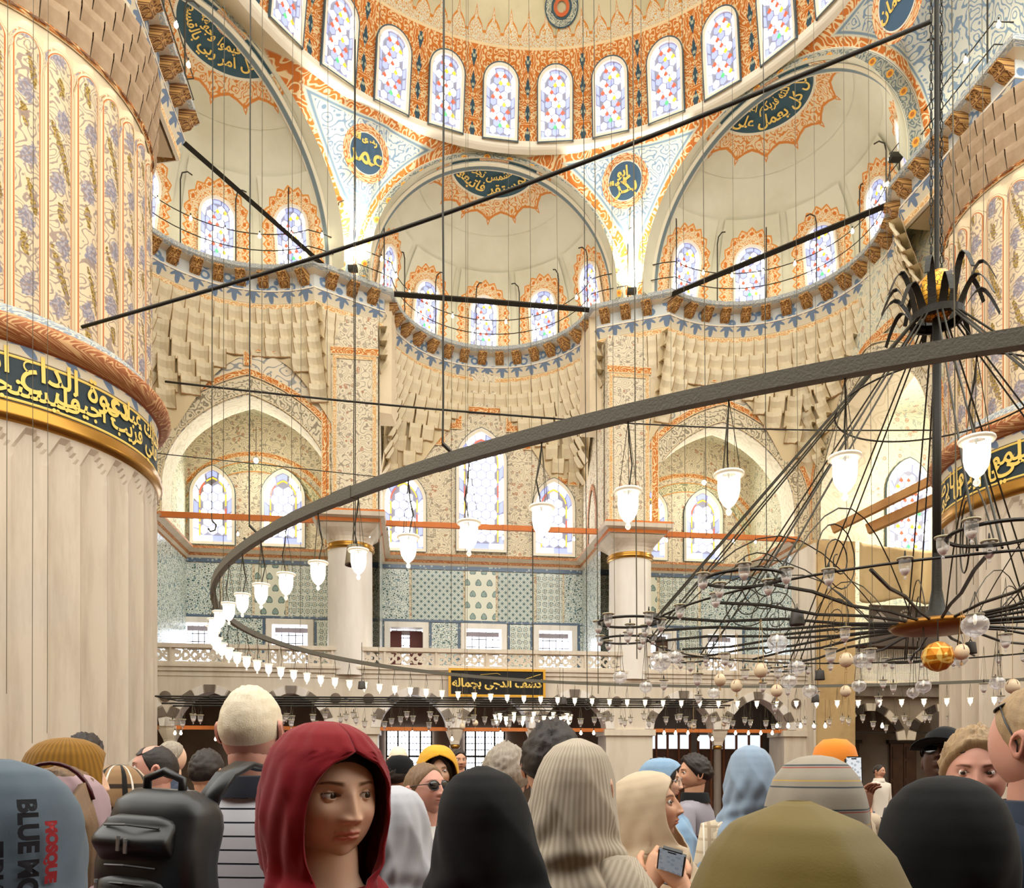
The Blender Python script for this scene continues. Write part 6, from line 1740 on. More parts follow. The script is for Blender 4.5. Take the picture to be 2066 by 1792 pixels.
# ================================================================ PEOPLE
def sm(a, b, x):
    t = np.clip((x - a) / (b - a), 0, 1); return t * t * (3 - 2 * t)
EYX, EYZ = .0315, .012
def head_arrays(nu, nv, face, fem=True, smile=0.0, chin=1.0, nose=1.0, wide=1.0, eyeh=1.0):
    s = np.linspace(0, 1, nu + 1)[:-1]
    ph = 2 * pi * s + (0.55 * np.sin(2 * pi * s) if face else 0)      # ph = pi is the front when warped
    t = np.linspace(0, 1, nv + 1)
    if face: t = t - .085 * np.sin(2 * pi * (t)) * 1.0 * np.where(t > .0, 1, 1) * 0 + .0
    th = np.clip(t * pi, .02, pi - .02)
    if face:
        th = th + .22 * np.sin(2 * th) * -1 * 0
    PH, TH = np.meshgrid(ph, th)
    x = .076 * wide * np.sin(TH) * np.sin(PH); y = .098 * np.sin(TH) * np.cos(PH) ; z = np.where(np.cos(TH) > 0, .114, .112) * np.cos(TH)
    front = sm(.25, .9, -np.cos(PH)) if False else sm(-.02, .06, -y)
    # skull and jaw shape
    low = sm(.0, -.12, z)
    x = x * (1 - (.17 if fem else .14) * low ** 1.3)
    y = np.where(y > 0, y * (1 - .34 * low) + .006 * sm(.0, .08, z), y * (1 - .10 * low))
    x = x * (1 + .04 * np.exp(-((z - .02) / .03) ** 2) * 0)
    x = np.where(np.abs(z + .055) < .2, x * (1 + (.05 if fem else .09) * np.exp(-((z + .06) / .03) ** 2)), x)
    C = np.ones(x.shape + (3,))
    if face:
        g = lambda cx, cz, sx, sz: np.exp(-((x - cx) / sx) ** 2 - ((z - cz) / sz) ** 2)
        g2 = lambda cx, cz, sx, sz: g(cx, cz, sx, sz) + g(-cx, cz, sx, sz)
        f = front
        d = np.zeros_like(x)
        d += .004 * g2(.030, .036, .022, .010)                    # brow
        d -= .0115 * g2(.032, .010, .017, .013)                   # sockets
        d += .005 * g2(.046, -.022, .018, .018)                   # cheekbones
        # nose
        nz = np.clip((.022 - z) / .046, 0, 1); wn = .0078 + .0062 * nz ** 2
        ridge = np.exp(-(x / wn) ** 2) * (.004 + .0155 * nose * nz ** 1.3) * sm(.034, .012, z) * sm(-.038, -.027, z)
        d += ridge
        d += .0075 * nose * g2(.0125, -.026, .0065, .0065)          # wings
        d -= .005 * g2(.0085, -.0350, .0045, .003)
        # mouth
        d += .004 * g(0, -.052, .028, .018)
        mc = -.0525 + smile * 22 * x * x + .0012 * np.cos(x * 420) * np.exp(-(x / .01) ** 2)
        mw = np.sqrt(np.clip(1 - (x / (.0235 + smile * .006)) ** 2, 0, 1))
        up = np.exp(-((z - mc - .0042) / .0036) ** 2) * mw; lo = np.exp(-((z - mc + .0052) / .0045) ** 2) * mw
        d += .0050 * up + .0064 * lo - .0045 * np.exp(-((z - mc) / .0014) ** 2) * mw
        d -= .004 * g(0, -.068, .018, .006)
        d += .010 * chin * g(0, -.090, .026, .015)
        d += .002 * g2(.045, -.06, .016, .02)
        y = y - d * f
        # eyelids round the eyeballs
        yb = {}
        for sg in (-1, 1):
            ex, ez, r = sg * EYX, EYZ, .0124
            ey = -.0742
            dd = np.hypot(x - ex, z - ez)
            lid = ey - np.sqrt(np.clip((r + .0012) ** 2 - dd ** 2, 0, None))
            w = sm(r + .0012, r - .004, dd) * f
            y = np.where(f > .5, y * (1 - w) + np.minimum(y, lid) * w, y)
            dx = (x - ex) * sg
            al = np.clip(1 - ((x - ex) / .0150) ** 2, 0, 1) * eyeh
            zu = ez + .0047 * al ** .75 + .0006 * sg * (x - ex) * 60 * 0; zl = ez - .0041 * al
            ins = np.clip((zu - z) / .0013, 0, 1) * np.clip((z - zl) / .0013, 0, 1) * (np.abs(x - ex) < .0148)
            y = y + .009 * ins * (f > .5)
            # upper crease and lash line colour
            crease = np.exp(-((z - zu - .0038) / .0014) ** 2) * (np.abs(x - ex) < .0165) * f
            y = y + .0016 * crease
            lash = np.exp(-((z - zu - .0006) / .0015) ** 2) * (np.abs(x - ex) < .0150) * f
            C *= (1 - .92 * lash)[..., None]
            C *= (1 - np.array([.03, .06, .07]) * (g(ex, ez - .010, .012, .005) * f)[..., None])
        # colour: lips, cheeks, brows
        lips = np.clip(up * 1.1 + lo * 1.1, 0, 1) * f
        C = C * (1 - lips[..., None] * np.array([.14, .58, .50]) * (1 if fem else .5))
        chk = g2(.043, -.028, .02, .018) * f
        C = C * (1 - chk[..., None] * np.array([.0, .12, .12])); C = C * (1 - (g(0, -.03, .012, .012) * f)[..., None] * np.array([0, .07, .06]))
        ax = np.abs(x); bz = .0305 + .16 * (ax - .012) - 4.6 * np.clip(ax - .030, 0, 1) ** 2 * 3
        bt = (.0046 if fem else .0052) * np.clip(1.15 - ax / .056, .1, 1)
        brow = np.exp(-((z - bz) / bt) ** 4) * sm(.008, .019, ax) * sm(.056, .044, ax) * f
        C = C * (1 - (.88 * brow)[..., None] * np.array([.92, 1.0, 1.05]))
    return x, y, z, C
_headcache = {}
def head_geo(nu, nv, face, **kw):
    key = (nu, nv, face, tuple(sorted(kw.items())))
    if key in _headcache: return _headcache[key]
    x, y, z, C = head_arrays(nu, nv, face, **kw)
    V = np.stack([x.ravel(), y.ravel(), z.ravel()], 1); n = nu; m = nv + 1
    F = []
    for j in range(m - 1):
        for i in range(n): F.append((j*n+i, (j+1)*n+i, (j+1)*n+(i+1) % n, j*n+(i+1) % n))
    F.append(tuple(range(n))); F.append(tuple((m-1)*n+i for i in range(n))[::-1])
    # ears
    Vl = [tuple(v) for v in V]; Cl = [tuple(c) for c in C.reshape(-1, 3)]
    wide = kw.get('wide', 1.0)
    for sg in (-1, 1):
        b = len(Vl); ne = 12
        for rr, off in ((1.0, .004), (.92, .013), (.62, .016), (.45, .008), (.0, .006)):
            for i in range(ne):
                q = 2 * pi * i / ne; ez_ = .032 * rr * sin(q) * (1.0 if sin(q) > 0 else 1.05); ey_ = .017 * rr * cos(q) * (1 + .25 * (sin(q) > 0))
                Vl.append((sg * (.0725 * wide + off + .006 * max(0, cos(q)) * rr), .012 + ey_ + .1 * ez_, -.004 + ez_)); Cl.append((1, .9, .88))
        for j in range(4):
            for i in range(ne):
                f_ = (b+j*ne+i, b+j*ne+(i+1) % ne, b+(j+1)*ne+(i+1) % ne, b+(j+1)*ne+i); F.append(f_ if sg > 0 else f_[::-1])
    _headcache[key] = (Vl, F, Cl); return _headcache[key]
def skin_mat(name, c, rough=.52):
    def f(nt, u, v):
        a = nt.nodes.new('ShaderNodeAttribute'); a.attribute_name = 'Col'
        base = mix(nt, (noise(nt, objvec(nt), 18, 4) - .35).sat() * .5, c, mix(nt, 1.0, c, (.92, .82, .78, 1), 'MULTIPLY'))
        return mix(nt, 1.0, base, a.outputs['Color'], 'MULTIPLY')
    m = mat(name, f, rough=rough, spec=.35)
    b = m.node_tree.nodes['Principled BSDF']; b.inputs['Subsurface Weight'].default_value = .12; b.inputs['Subsurface Radius'].default_value = (.02, .008, .004); b.inputs['Subsurface Scale'].default_value = .4
    return m
SK = {'fair': skin_mat('skin fair', srgb(236, 192, 162)), 'tan': skin_mat('skin tan', srgb(212, 160, 128)), 'brown': skin_mat('skin brown', srgb(150, 102, 78)), 'dark': skin_mat('skin dark', srgb(84, 56, 44)), 'pink': skin_mat('skin pink', srgb(214, 158, 138))}
def cloth(name, c, c2=None, kind='plain', sc_=1.0, rough=.85, sheen=.15):
    def f(nt, u, v):
        n = noise(nt, objvec(nt), 9, 3)
        a = mix(nt, (n - .3).sat() * .45, c, mix(nt, 1.0, c, (.78, .76, .76, 1), 'MULTIPLY'))
        if kind == 'hstripe': a = mix(nt, (v * sc_).fr().lt(.13), a, c2)
        if kind == 'rib': a = mix(nt, ((u * sc_).sin() * .5 + .5) * .55, a, c2)
        if kind == 'bands':
            a = mix(nt, (v * sc_).fr().band(.5, .035, .02), a, c2); a = mix(nt, (v * sc_ * .5 + .3).fr().band(.5, .012, .01), a, srgb(150, 60, 50)); a = mix(nt, (v * sc_ * .5 + .6).fr().band(.5, .014, .01), a, srgb(196, 160, 80))
        if kind == 'plaid':
            a = mix(nt, (u * sc_).fr().band(.5, .10, .02), a, c2); a = mix(nt, (v * sc_ * 1.3).fr().band(.5, .10, .02) * .9, a, c2); a = mix(nt, (u * sc_).fr().band(.8, .04, .01), a, srgb(232, 224, 210))
        return a
    m = mat(name, f, rough=rough, spec=.2, sheen=sheen)
    nt = m.node_tree; b = nt.nodes['Principled BSDF']
    tc = nt.nodes.new('ShaderNodeTexCoord'); n = noise(nt, tc.outputs['Object'], 420, 2); n2 = noise(nt, tc.outputs['Object'], 14, 3)
    bp = nt.nodes.new('ShaderNodeBump'); bp.inputs['Strength'].default_value = .35; bp.inputs['Distance'].default_value = .004
    if kind == 'rib':
        uvn = nt.nodes.new('ShaderNodeUVMap'); uvn.uv_map = 'UVMap'; sp = nt.nodes.new('ShaderNodeSeparateXYZ'); nt.links.new(uvn.outputs[0], sp.inputs[0])
        h = (X(nt, sp.outputs[0]) * sc_).sin() * .5 + n2
        bp.inputs['Distance'].default_value = .003
    else: h = n * .15 + n2
    nt.links.new(h.o, bp.inputs['Height']); nt.links.new(bp.outputs[0], b.inputs['Normal'])
    return m
def hair_mat(name, c, c2):
    return mat(name, lambda nt, u, v: mix(nt, noise(nt, vec(nt, u * 60, v * 4), 1.0, 4), c, c2), rough=.5, bump=(240, .16), spec=.4)
H_DARK = hair_mat('hair dark', srgb(24, 18, 15), srgb(54, 40, 32)); H_GREY = hair_mat('hair grey', srgb(110, 98, 86), srgb(190, 176, 156)); H_BLOND = hair_mat('hair pale blond', srgb(222, 200, 164), srgb(244, 232, 208))
H_BROWN = hair_mat('hair brown', srgb(80, 56, 38), srgb(150, 116, 80)); H_LIGHT = hair_mat('hair light brown', srgb(130, 104, 74), srgb(196, 164, 122))
m_eyew = mat('eye white', col=srgb(236, 230, 226), rough=.3, spec=.6); m_iris = mat('iris brown', col=srgb(62, 44, 32), rough=.2, spec=.7); m_pupil = mat('pupil', col=(.01, .01, .01, 1), rough=.1, spec=.8)
m_black = mat('black plastic', col=srgb(18, 18, 18), rough=.35, spec=.6); m_lens = mat('sunglass lens', col=srgb(20, 18, 26), rough=.08, spec=.9); m_steel = mat('bright zip metal', col=srgb(190, 188, 184), rough=.3, metal=.8)
EYE_M = None
def eye_mesh():
    prof = []; r = .0124; V = []; F = []; MI = []; n = 16
    angs = [0, 9, 16, 24, 31, 40, 60, 90, 120]
    for a in angs:
        q = a * D2R
        for i in range(n):
            p = 2 * pi * i / n; bulge = .0008 if a < 25 else 0
            V.append(((r) * sin(q) * cos(p), -(r + bulge) * cos(q), r * sin(q) * sin(p)))
    for j in range(len(angs) - 1):
        for i in range(n): F.append((j*n+i, j*n+(i+1) % n, (j+1)*n+(i+1) % n, (j+1)*n+i)); MI.append(0 if j < 2 - 1 else (1 if j < 4 else 2))
    return mesh(V, F, None, MI, smooth=True)
def loft(rings, n=24, sup=2.3, fold=None, cap=True):
    """rings: (cx, cy, cz, rx, ry[, tilt]) -> V,F,UV"""
    V, F, UV = [], [], []
    n1 = n + 1
    for j, R in enumerate(rings):
        cx, cy, cz, rx, ry = R[:5]
        for i in range(n1):
            q = 2 * pi * i / n; c, s_ = cos(q), sin(q)
            e = 2 / sup
            px_ = rx * math.copysign(abs(c) ** e, c); py = ry * math.copysign(abs(s_) ** e, s_)
            k = 1 + (fold(q, j / (len(rings) - 1)) if fold else 0)
            V.append((cx + px_ * k, cy + py * k, cz)); UV.append((q * (rx + ry) / 2, cz))
    for j in range(len(rings) - 1):
        for i in range(n): F.append((j*n1+i, j*n1+i+1, (j+1)*n1+i+1, (j+1)*n1+i))
    if cap: F.append(tuple(range(n))[::-1]); F.append(tuple((len(rings)-1)*n1+i for i in range(n)))
    return V, F, UV
def limb(pts, rad, n=10):
    mb = MB().tube(pts, rad, n); return mb.V, mb.F, mb.UV
def voxel(V, F, size):
    me = mesh(V, F); o = bpy.data.objects.new('tmp', me); COL.objects.link(o)
    m = o.modifiers.new('r', 'REMESH'); m.mode = 'VOXEL'; m.voxel_size = size
    dg = bpy.context.evaluated_depsgraph_get(); e = o.evaluated_get(dg); r = bpy.data.meshes.new_from_object(e)
    bpy.data.objects.remove(o); return r
def hand_geo(pose='curl', side=1):
    """right hand, wrist at origin, fingers to -Z, palm to -Y; five fingers rooted in the palm"""
    parts = []
    mb = MB()
    V, F, _ = loft([(0, 0, .01, .024, .018), (0, 0, -.01, .026, .017), (.0, 0, -.04, .036, .016), (0, 0, -.075, .041, .014), (0, 0, -.09, .038, .011)], 14)
    mb.add(V, F)
    bend = {'curl': (.35, .6, .5), 'flat': (.1, .15, .1), 'grip': (.8, 1.1, .8)}[pose]
    for k, (x, L, r) in enumerate(((-.030, .064, .0078), (-.010, .074, .0084), (.010, .072, .0084), (.029, .066, .0082))):
        p = Vector((x * side, 0, -.078)); pts = [p + Vector((0, .0, .02)), p]; a = 0; rr = [r * 1.05, r * 1.05]
        for b_, f_ in zip(bend, (.45, .31, .24)):
            a += b_; p = p + Vector((x * side * .06, -sin(a), -cos(a))) * L * f_; pts.append(p.copy()); rr.append(r * (1 - .12 * (len(rr) - 1)))
        mb.tube(pts, rr, 8)
        q = pts[-1]; mb.lathe([(.0001, -rr[-1] * .8), (rr[-1] * .7, -rr[-1] * .5), (rr[-1], 0)], 8, tuple(q))
    p = Vector((.026 * side, 0, -.022)); pts = [p, p + Vector((.022 * side, -.012, -.020)), p + Vector((.034 * side, -.026, -.044)), p + Vector((.034 * side, -.036, -.066))]
    mb.tube(pts, [.012, .0105, .0095, .007], 8)
    return mb.V, mb.F
from mathutils.noise import noise as mnoise
def rot(yaw, pitch=0, roll=0):      # yaw: 0 faces the camera (-Y); positive turns to the picture's right
    return Matrix.Rotation(yaw, 4, 'Z') @ Matrix.Rotation(pitch, 4, 'X') @ Matrix.Rotation(roll, 4, 'Y')
def person(x, yc, Z, yaw, label, skin='fair', byaw=None, pitch=0, roll=0, hair=None, scarf=None, shirt=None, trousers=None, face=False, res=(64, 56), k=1.0, male=True, hk=None, sleeves=True, collar=None, arms=None, gaze=(0, 0), group=None, sl=1.0, hcut=0, fold_seed=0, **kw):
    """x, yc: picture place of the head centre at depth Z; feet stand on the floor"""
    global EYE_M
    hc = PX(x, yc, Z); byaw = yaw if byaw is None else byaw
    root = empty('person', (hc.x, hc.y, 0), label=label, category='person', group=group)
    H = hc.z; L = H / 1.55
    HM = Matrix.Translation((0, 0, H)) @ rot(yaw * D2R, pitch * D2R, roll * D2R) @ Matrix.Scale(k, 4)
    BM = Matrix.Rotation(byaw * D2R, 4, 'Z')
    w = .205 if male else .18
    # ---- body: legs, torso, arms, neck fused to one skin, head grown on it
    V, F = [], []
    def addg(g, M=None):
        b = len(V)
        for v in g[0]: V.append(tuple((M @ Vector(v)) if M else v))
        for f in g[1]: F.append(tuple(i + b for i in f))
    zs = H - .17 * k
    tr_ = [(0, .01, H * .50, .15, .105), (0, .01, H * .56, .145, .10), (0, 0, H * .66, .125, .09), (0, 0, H * .78, .15, .105), (0, .0, zs - .09, .165, .10), (0, .0, zs - .045, w * .88, .085), (0, .0, zs - .01, .11, .07), (0, .0, zs + .02, .06, .062), (0, 0, zs + .10, .056, .06)]
    addg(loft(tr_, 20), BM)
    nk = BM @ Vector((0, .0, zs - .02)); hd = HM @ Vector((0, .018, -.05))
    addg(limb([nk, (nk + hd) / 2, hd], [.062 * k, .056 * k, .058 * k], 14))
    for sg in (-1, 1):
        addg(limb([(sg * .085, .01, H * .53), (sg * .095, .0, H * .30), (sg * .1, .02, .08), (sg * .1, -.02, .05), (sg * .11, -.13, .03)], [.088, .062, .042, .04, .03], 10), BM)
    arms_ = arms or {}
    joints = {}
    for sg in (-1, 1):
        sh_ = Vector((sg * (w - .03), 0, zs - .07)); 
        el, wr = arms_.get(sg, (Vector((sg * (w + .035), .03, zs - .36)), Vector((sg * (w + .02), -.07, zs - .60))))
        el, wr = Vector(el), Vector(wr)
        joints[sg] = (sh_, el, wr)
        addg(limb([sh_, sh_.lerp(el, .5), el, el.lerp(wr, .5), wr], [.052, .044, .038, .035, .026], 10), BM)
    me = voxel(V, F, .018)
    bv = [tuple(v.co) for v in me.vertices]; bf = [tuple(p.vertices) for p in me.polygons]; bpy.data.meshes.remove(me)
    hv, hf, hcz = head_geo(res[0] if face else 40, res[1] if face else 32, face, fem=not male, **kw)
    b = len(bv); allv = bv + [tuple(HM @ Vector(v)) for v in hv]; allf = bf + [tuple(i + b for i in f) for f in hf]
    colr = [(1, 1, 1)] * b + hcz
    for sg in (-1, 1):           # hands
        sh_, el, wr = joints[sg]; pose = arms_.get('pose', 'curl')
        gv, gf = hand_geo(pose, sg); d = (wr - el).normalized(); M = BM @ Matrix.Translation(wr) @ (Vector((0, 0, -1)).rotation_difference(d)).to_matrix().to_4x4() @ Matrix.Rotation(arms_.get('twist%d' % sg, 0), 4, 'Z')
        b = len(allv); allv += [tuple(M @ Vector(v)) for v in gv]; allf += [tuple(i + b for i in f) for f in gf]; colr += [(1, .93, .92)] * len(gv)
    me = mesh(allv, allf, smooth=True)
    ca = me.color_attributes.new('Col', 'FLOAT_COLOR', 'POINT')
    ca.data.foreach_set('color', np.array([(c[0], c[1], c[2], 1) for c in colr], dtype=np.float32).ravel())
    new_obj('body', me, SK[skin], root)
    if face:
        if EYE_M is None: EYE_M = eye_mesh()
        for sg in (-1, 1):
            e = new_obj('eye', EYE_M, [m_pupil, m_iris, m_eyew], root)
            e.matrix_local = HM @ Matrix.Translation((sg * EYX, -.0742, EYZ)) @ Matrix.Rotation(gaze[0], 4, 'Z') @ Matrix.Rotation(gaze[1], 4, 'X')
    # ---- clothes
    ff = lambda q, t: .02 * sin(q * 5 + t * 9 + fold_seed) + .012 * sin(q * 11 - t * 14)
    if shirt:
        o = .018
        rings = [(0, .01, H * .50, .175, .135), (0, .01, H * .56, .17, .13), (0, 0, H * .66, .155 * sl, .12), (0, 0, H * .76, .172 * sl, .13), (0, 0, zs - .13, .19 * sl, .125), (0, .0, zs - .075, (w + .005) * sl, .112), (0, .005, zs - .03, w * .78, .092), (0, .006, zs + .0, .105, .078), (0, .006, zs + .022, .072, .072)]
        g = loft(rings, 36, 2.25, ff, cap=False)
        vv, fc, uu = list(g[0]), list(g[1]), list(g[2])
        if sleeves:
            for sg in (-1, 1):
                sh_, el, wr = joints[sg]; end = el.lerp(wr, -.0) if sleeves == 'short' else wr
                pts = [sh_ + Vector((-sg * .05, 0, .0)), sh_, sh_.lerp(el, .5), el] + ([] if sleeves == 'short' else [el.lerp(wr, .5), wr])
                rr_ = [.06, .066, .058, .056] + ([] if sleeves == 'short' else [.048, .038])
                mb = MB().tube(pts, rr_, 14, cap=False); b = len(vv); vv += [tuple(v) for v in mb.V]; fc += [tuple(i + b for i in f) for f in mb.F]; uu += [(v[0], v[2]) for v in mb.V]
        me = mesh([BM @ Vector(v) for v in vv], fc, uu, smooth=True); new_obj('shirt', me, shirt, root)
        if collar:
            g = loft([(0, .006, zs - .012, .092, .085), (0, .004, zs + .03, .078, .080), (0, .004, zs + .055, .074, .078), (0, .006, zs + .05, .084, .087), (0, .01, zs - .01, .105, .098)], 28, 2.1, None, cap=False)
            new_obj('collar', mesh([BM @ Vector(v) for v in g[0]], g[1], g[2], smooth=True), collar, root)
    if True:
        tm = trousers or cloth('dark trousers', srgb(44, 46, 56))
        vv, fc = [], []
        for sg in (-1, 1):
            mb = MB().tube([(sg * .08, .01, H * .56), (sg * .09, .005, H * .45), (sg * .1, .0, H * .28), (sg * .105, .01, .07)], [.10, .105, .085, .075], 14); b = len(vv); vv += mb.V; fc += [tuple(i + b for i in f) for f in mb.F]
        new_obj('trousers', mesh([BM @ Vector(v) for v in vv], fc, smooth=True), tm, root)
    # ---- hair
    if hair:
        hm_, style = hair; n, m = 44, 26; V, F, UV = [], [], []
        th0 = {'under': 1, 'short': 1.02, 'crop': 1.0, 'long': 1.35, 'bald': 1.0, 'full': 1.05}[style]
        thick = {'under': .005, 'short': .012, 'crop': .006, 'long': .016, 'bald': .004, 'full': .02}[style]
        rng = random.Random(int(x))
        for j in range(m + 1):
            t = j / m
            for i in range(n + 1):
                q = 2 * pi * i / n                    # 0 = back
                fr = max(0, -cos(q)) ; side_ = abs(sin(q))
                limit = (pi * .63) * (1 - fr) + (pi * ({'bald': .12, 'under': .30}.get(style, .25))) * fr - (.16 * side_ ** 3 if style != 'long' else 0)
                if style == 'bald': start = .15 + .75 * fr ** .7 + .25 * side_
                else: start = .0
                if style == 'long': limit = (pi * .72) * (1 - fr ** 2) + (pi * .27) * fr ** 2
                th = start + (limit - start) * t
                e = sin(pi * min(1, (1 - t) * 5) / 2) ** .7
                nv_ = mnoise(Vector((sin(th) * sin(q) * 7 + x * .1, sin(th) * cos(q) * 7, cos(th) * 7))) + .5 * mnoise(Vector((sin(th) * sin(q) * 16 + x * .1, sin(th) * cos(q) * 16, cos(th) * 16)))
                r = 1 + (thick * (e if t > .5 or style != 'bald' else 1) + .55 * thick * nv_ * e) / .09
                xx, yy, zz = .076 * sin(th) * sin(q), .098 * sin(th) * cos(q), (.114 if cos(th) > 0 else .112) * cos(th)
                low = min(1, max(0, -zz / .12)); low = low * low * (3 - 2 * low)
                yy = yy * (1 - .30 * low) + .006 if yy > 0 else yy
                V.append(HM @ Vector((xx * r * (1 - .2 * low), yy * r, zz * r))); UV.append((q / (2 * pi), t))
        for j in range(m):
            for i in range(n):
                a = j * (n + 1) + i; F.append((a, a + n + 1, a + n + 2, a + 1))
        new_obj('hair', mesh(V, F, UV, smooth=True), hm_, root)
        if style == 'long':
            mb = MB()
            for i in range(14):
                q = (i / 13 - .5) * 3.6; p0 = HM @ Vector((.072 * sin(q), .088 * cos(q), -.05)); p1 = p0 + Vector((0, 0, -.12)); p2 = p1 + Vector((0.01 * sin(i * 2.0), 0, -.14))
                mb.tube([p0, p1, p2], [.018, .017, .006], 6)
            new_obj('loose_hair', mb.mesh(True), hm_, root)
    # ---- scarf
    if scarf:
        sc = dict(m=None, open=0, size=1.0, drop=.46, spread=1.0, folds=7, amp=.06, peak=0, back=0, neckwrap=1.0, seed=0, sag=0); sc.update(scarf)
        n, m = 96, 64; V, F, UV = [], [], []
        z0 = H; tent = sc.get('tent', 0); lean = sc.get('lean', 0)
        tz = [-.30, -.25, -.20, -.165, -.13, -.09, -.05, -.02, .02, .05, .08, .105, .124]; trx = [.205, .188, .165, .150, .136, .122, .112, .105, .097, .088, .075, .054, .010]; try_ = [.165, .155, .142, .135, .132, .130, .128, .126, .122, .114, .098, .072, .012]
        prof = [(.124, .010, .012), (.119, .036, .046), (.105, .060, .076), (.08, .080, .100), (.05, .091, .115), (.02, .097, .122), (-.02, .100, .123), (-.05, .099, .119), (-.09, .093, .108), (-.13, .086, .098), (-.165, .090 * sc['neckwrap'], .100), (-.20, .122, .118), (-.235, .162, .134), (-.28, .194, .150), (-.38, .218, .162), (-sc['drop'] - .001, .225, .165)]
        zsP = np.array([p[0] for p in prof])[::-1]; rx = np.array([p[1] for p in prof])[::-1]; ry = np.array([p[2] for p in prof])[::-1]
        zlist = np.concatenate([np.linspace(.124, .094, 8), np.linspace(.088, -.12, 26), np.linspace(-.13, -sc['drop'], m + 1 - 34)])
        rng = random.Random(sc['seed'] + 3); phs = [rng.uniform(0, 6.28) for _ in range(6)]
        for j, z in enumerate(zlist):
            Rx = float(np.interp(z, zsP, rx)) * (1 if z > -.12 else 1 + (sc['spread'] - 1) * min(1, (-z - .12) / .15)); Ry = float(np.interp(z, zsP, ry))
            if tent and z > -.30:
                Rx = Rx * (1 - tent) + float(np.interp(z, tz, trx)) * tent; Ry = Ry * (1 - tent) + float(np.interp(z, tz, try_)) * tent
            tn = float(np.clip((-z - .08) / .2, 0, 1)); tn = tn * tn * (3 - 2 * tn)
            # face opening half angle
            oa = 0
            if sc['open']:
                u_ = (z - sc.get('oz', -.028)) / sc.get('oh', .112)
                if abs(u_) < 1: oa = sc['open'] * (1 - abs(u_) ** 2.6) ** .5
            lowf = float(np.clip((.08 - z) / .25, 0, 1))
            for i in range(n + 1):
                s_ = i / n
                q = oa + (2 * pi - 2 * oa) * s_               # 0 = front centre
                f1 = 1 - 2 * abs(sin(q * sc['folds'] * .5 + phs[0] + z * 8 + .8 * sin(z * 13 + phs[5]))) ** .7; f2 = sin(q * (sc['folds'] * 1.7) + phs[1] - z * 17 + 1.5 * sin(z * 22 + phs[2]))
                f3 = sin(z * 70 + 3 * sin(q + phs[3]) + phs[4]) * math.exp(-((z + .16) / .05) ** 2)
                fold = (f1 * .6 + f2 * .4) * sc['amp'] * (.34 + .66 * lowf ** 1.2) + f3 * .07 * sc['neckwrap'] + .012 * sin(q * 9 + z * 55 * (1 if sin(q) > 0 else -1) + phs[3]) * math.exp(-((z + .06) / .09) ** 2)
                pk = sc['peak'] * math.exp(-((q - pi) / .8) ** 2) * math.exp(-((z - .06) / .06) ** 2)
                bk = sc['back'] * max(0, -cos(q)) * math.exp(-((z + .06) / .09) ** 2)
                k_ = (1 + fold + pk + .05 * mnoise(Vector((sin(q) * 1.6 + sc['seed'], cos(q) * 1.6, z * 9)))) * sc['size']
                edge = 0
                px_ = Rx * sin(q) * k_ + lean * max(0, min(1, (.1 - z) / .3)); py = -Ry * cos(q) * k_ + bk
                if z < -.12 and cos(q) > 0: py -= .02 * tn
                P = Vector((px_, py, z * (sc['size'] if z > 0 else 1) - sc['sag'] * tn * (.5 + .5 * sin(q + phs[5]))))
                Ph = HM @ P; Pb = BM @ Vector((px_, py, 0)); Pb.z = H + P.z * k
                V.append(Ph.lerp(Pb, tn)); UV.append((q * .12, z))
        n1 = n + 1
        for j in range(len(zlist) - 1):
            for i in range(n): F.append((j*n1+i, (j+1)*n1+i, (j+1)*n1+i+1, j*n1+i+1))
        sme = mesh(V, F, UV, smooth=True); bm = bmesh.new(); bm.from_mesh(sme); bmesh.ops.remove_doubles(bm, verts=bm.verts, dist=.0004); bm.to_mesh(sme); bm.free()
        so = new_obj('headscarf', sme, sc['m'], root)
        md = so.modifiers.new('thickness', 'SOLIDIFY'); md.thickness = .004; md.offset = 1
    return root, HM, BM, H, joints
def on_head(root, HM, name, me, m): o = new_obj(name, me, m, root); o.matrix_local = HM; return o
def sunglasses(root, HM, up=False, lens=None):
    mb = MB()
    zz = .012 if not up else .0
    for sg in (-1, 1):
        mb2 = MB(); pts = [(sg * .032 + .027 * cos(q) * 1.0, -.098 - .004 * 0 + .006 * abs(sg * .032 + .027 * cos(q)) / .05, zz + .020 * sin(q)) for q in [2 * pi * i / 20 for i in range(20)]]
        mb2.add([(sg * .032, -.100, zz)] + pts, [(0, i + 1, (i + 1) % 20 + 1) for i in range(20)])
        o = on_head(root, HM, 'sunglass_lens', mb2.mesh(True), m_lens)
        mb.tube(pts, .0022, 5, closed=True)
        mb.tube([(sg * .058, -.09, zz + .006), (sg * .078, -.05, zz + .008), (sg * .084, .01, zz + .006), (sg * .080, .03, zz - .012)], .002, 5)
        if up:
            o.matrix_local = HM @ Matrix.Translation((0, -.0, .0)) @ Matrix.Rotation(-1.0, 4, 'X')
    mb.tube([(-.008, -.10, zz + .004), (.008, -.10, zz + .004)], .002, 5)
    o = on_head(root, HM, 'sunglass_frame', mb.mesh(True), m_black)
    if up: o.matrix_local = HM @ Matrix.Rotation(-1.0, 4, 'X')
def glasses(root, HM):
    mb = MB()
    for sg in (-1, 1):
        mb.tube([(sg * .032 + .023 * cos(q), -.100, .008 + .021 * sin(q)) for q in [2 * pi * i / 20 for i in range(20)]], .0015, 5, closed=True)
        mb.tube([(sg * .055, -.098, .012), (sg * .080, -.04, .014), (sg * .082, .02, .010)], .0015, 4)
    mb.tube([(-.009, -.1, .012), (.009, -.1, .012)], .0015, 4)
    on_head(root, HM, 'spectacles', mb.mesh(True), m_steel)
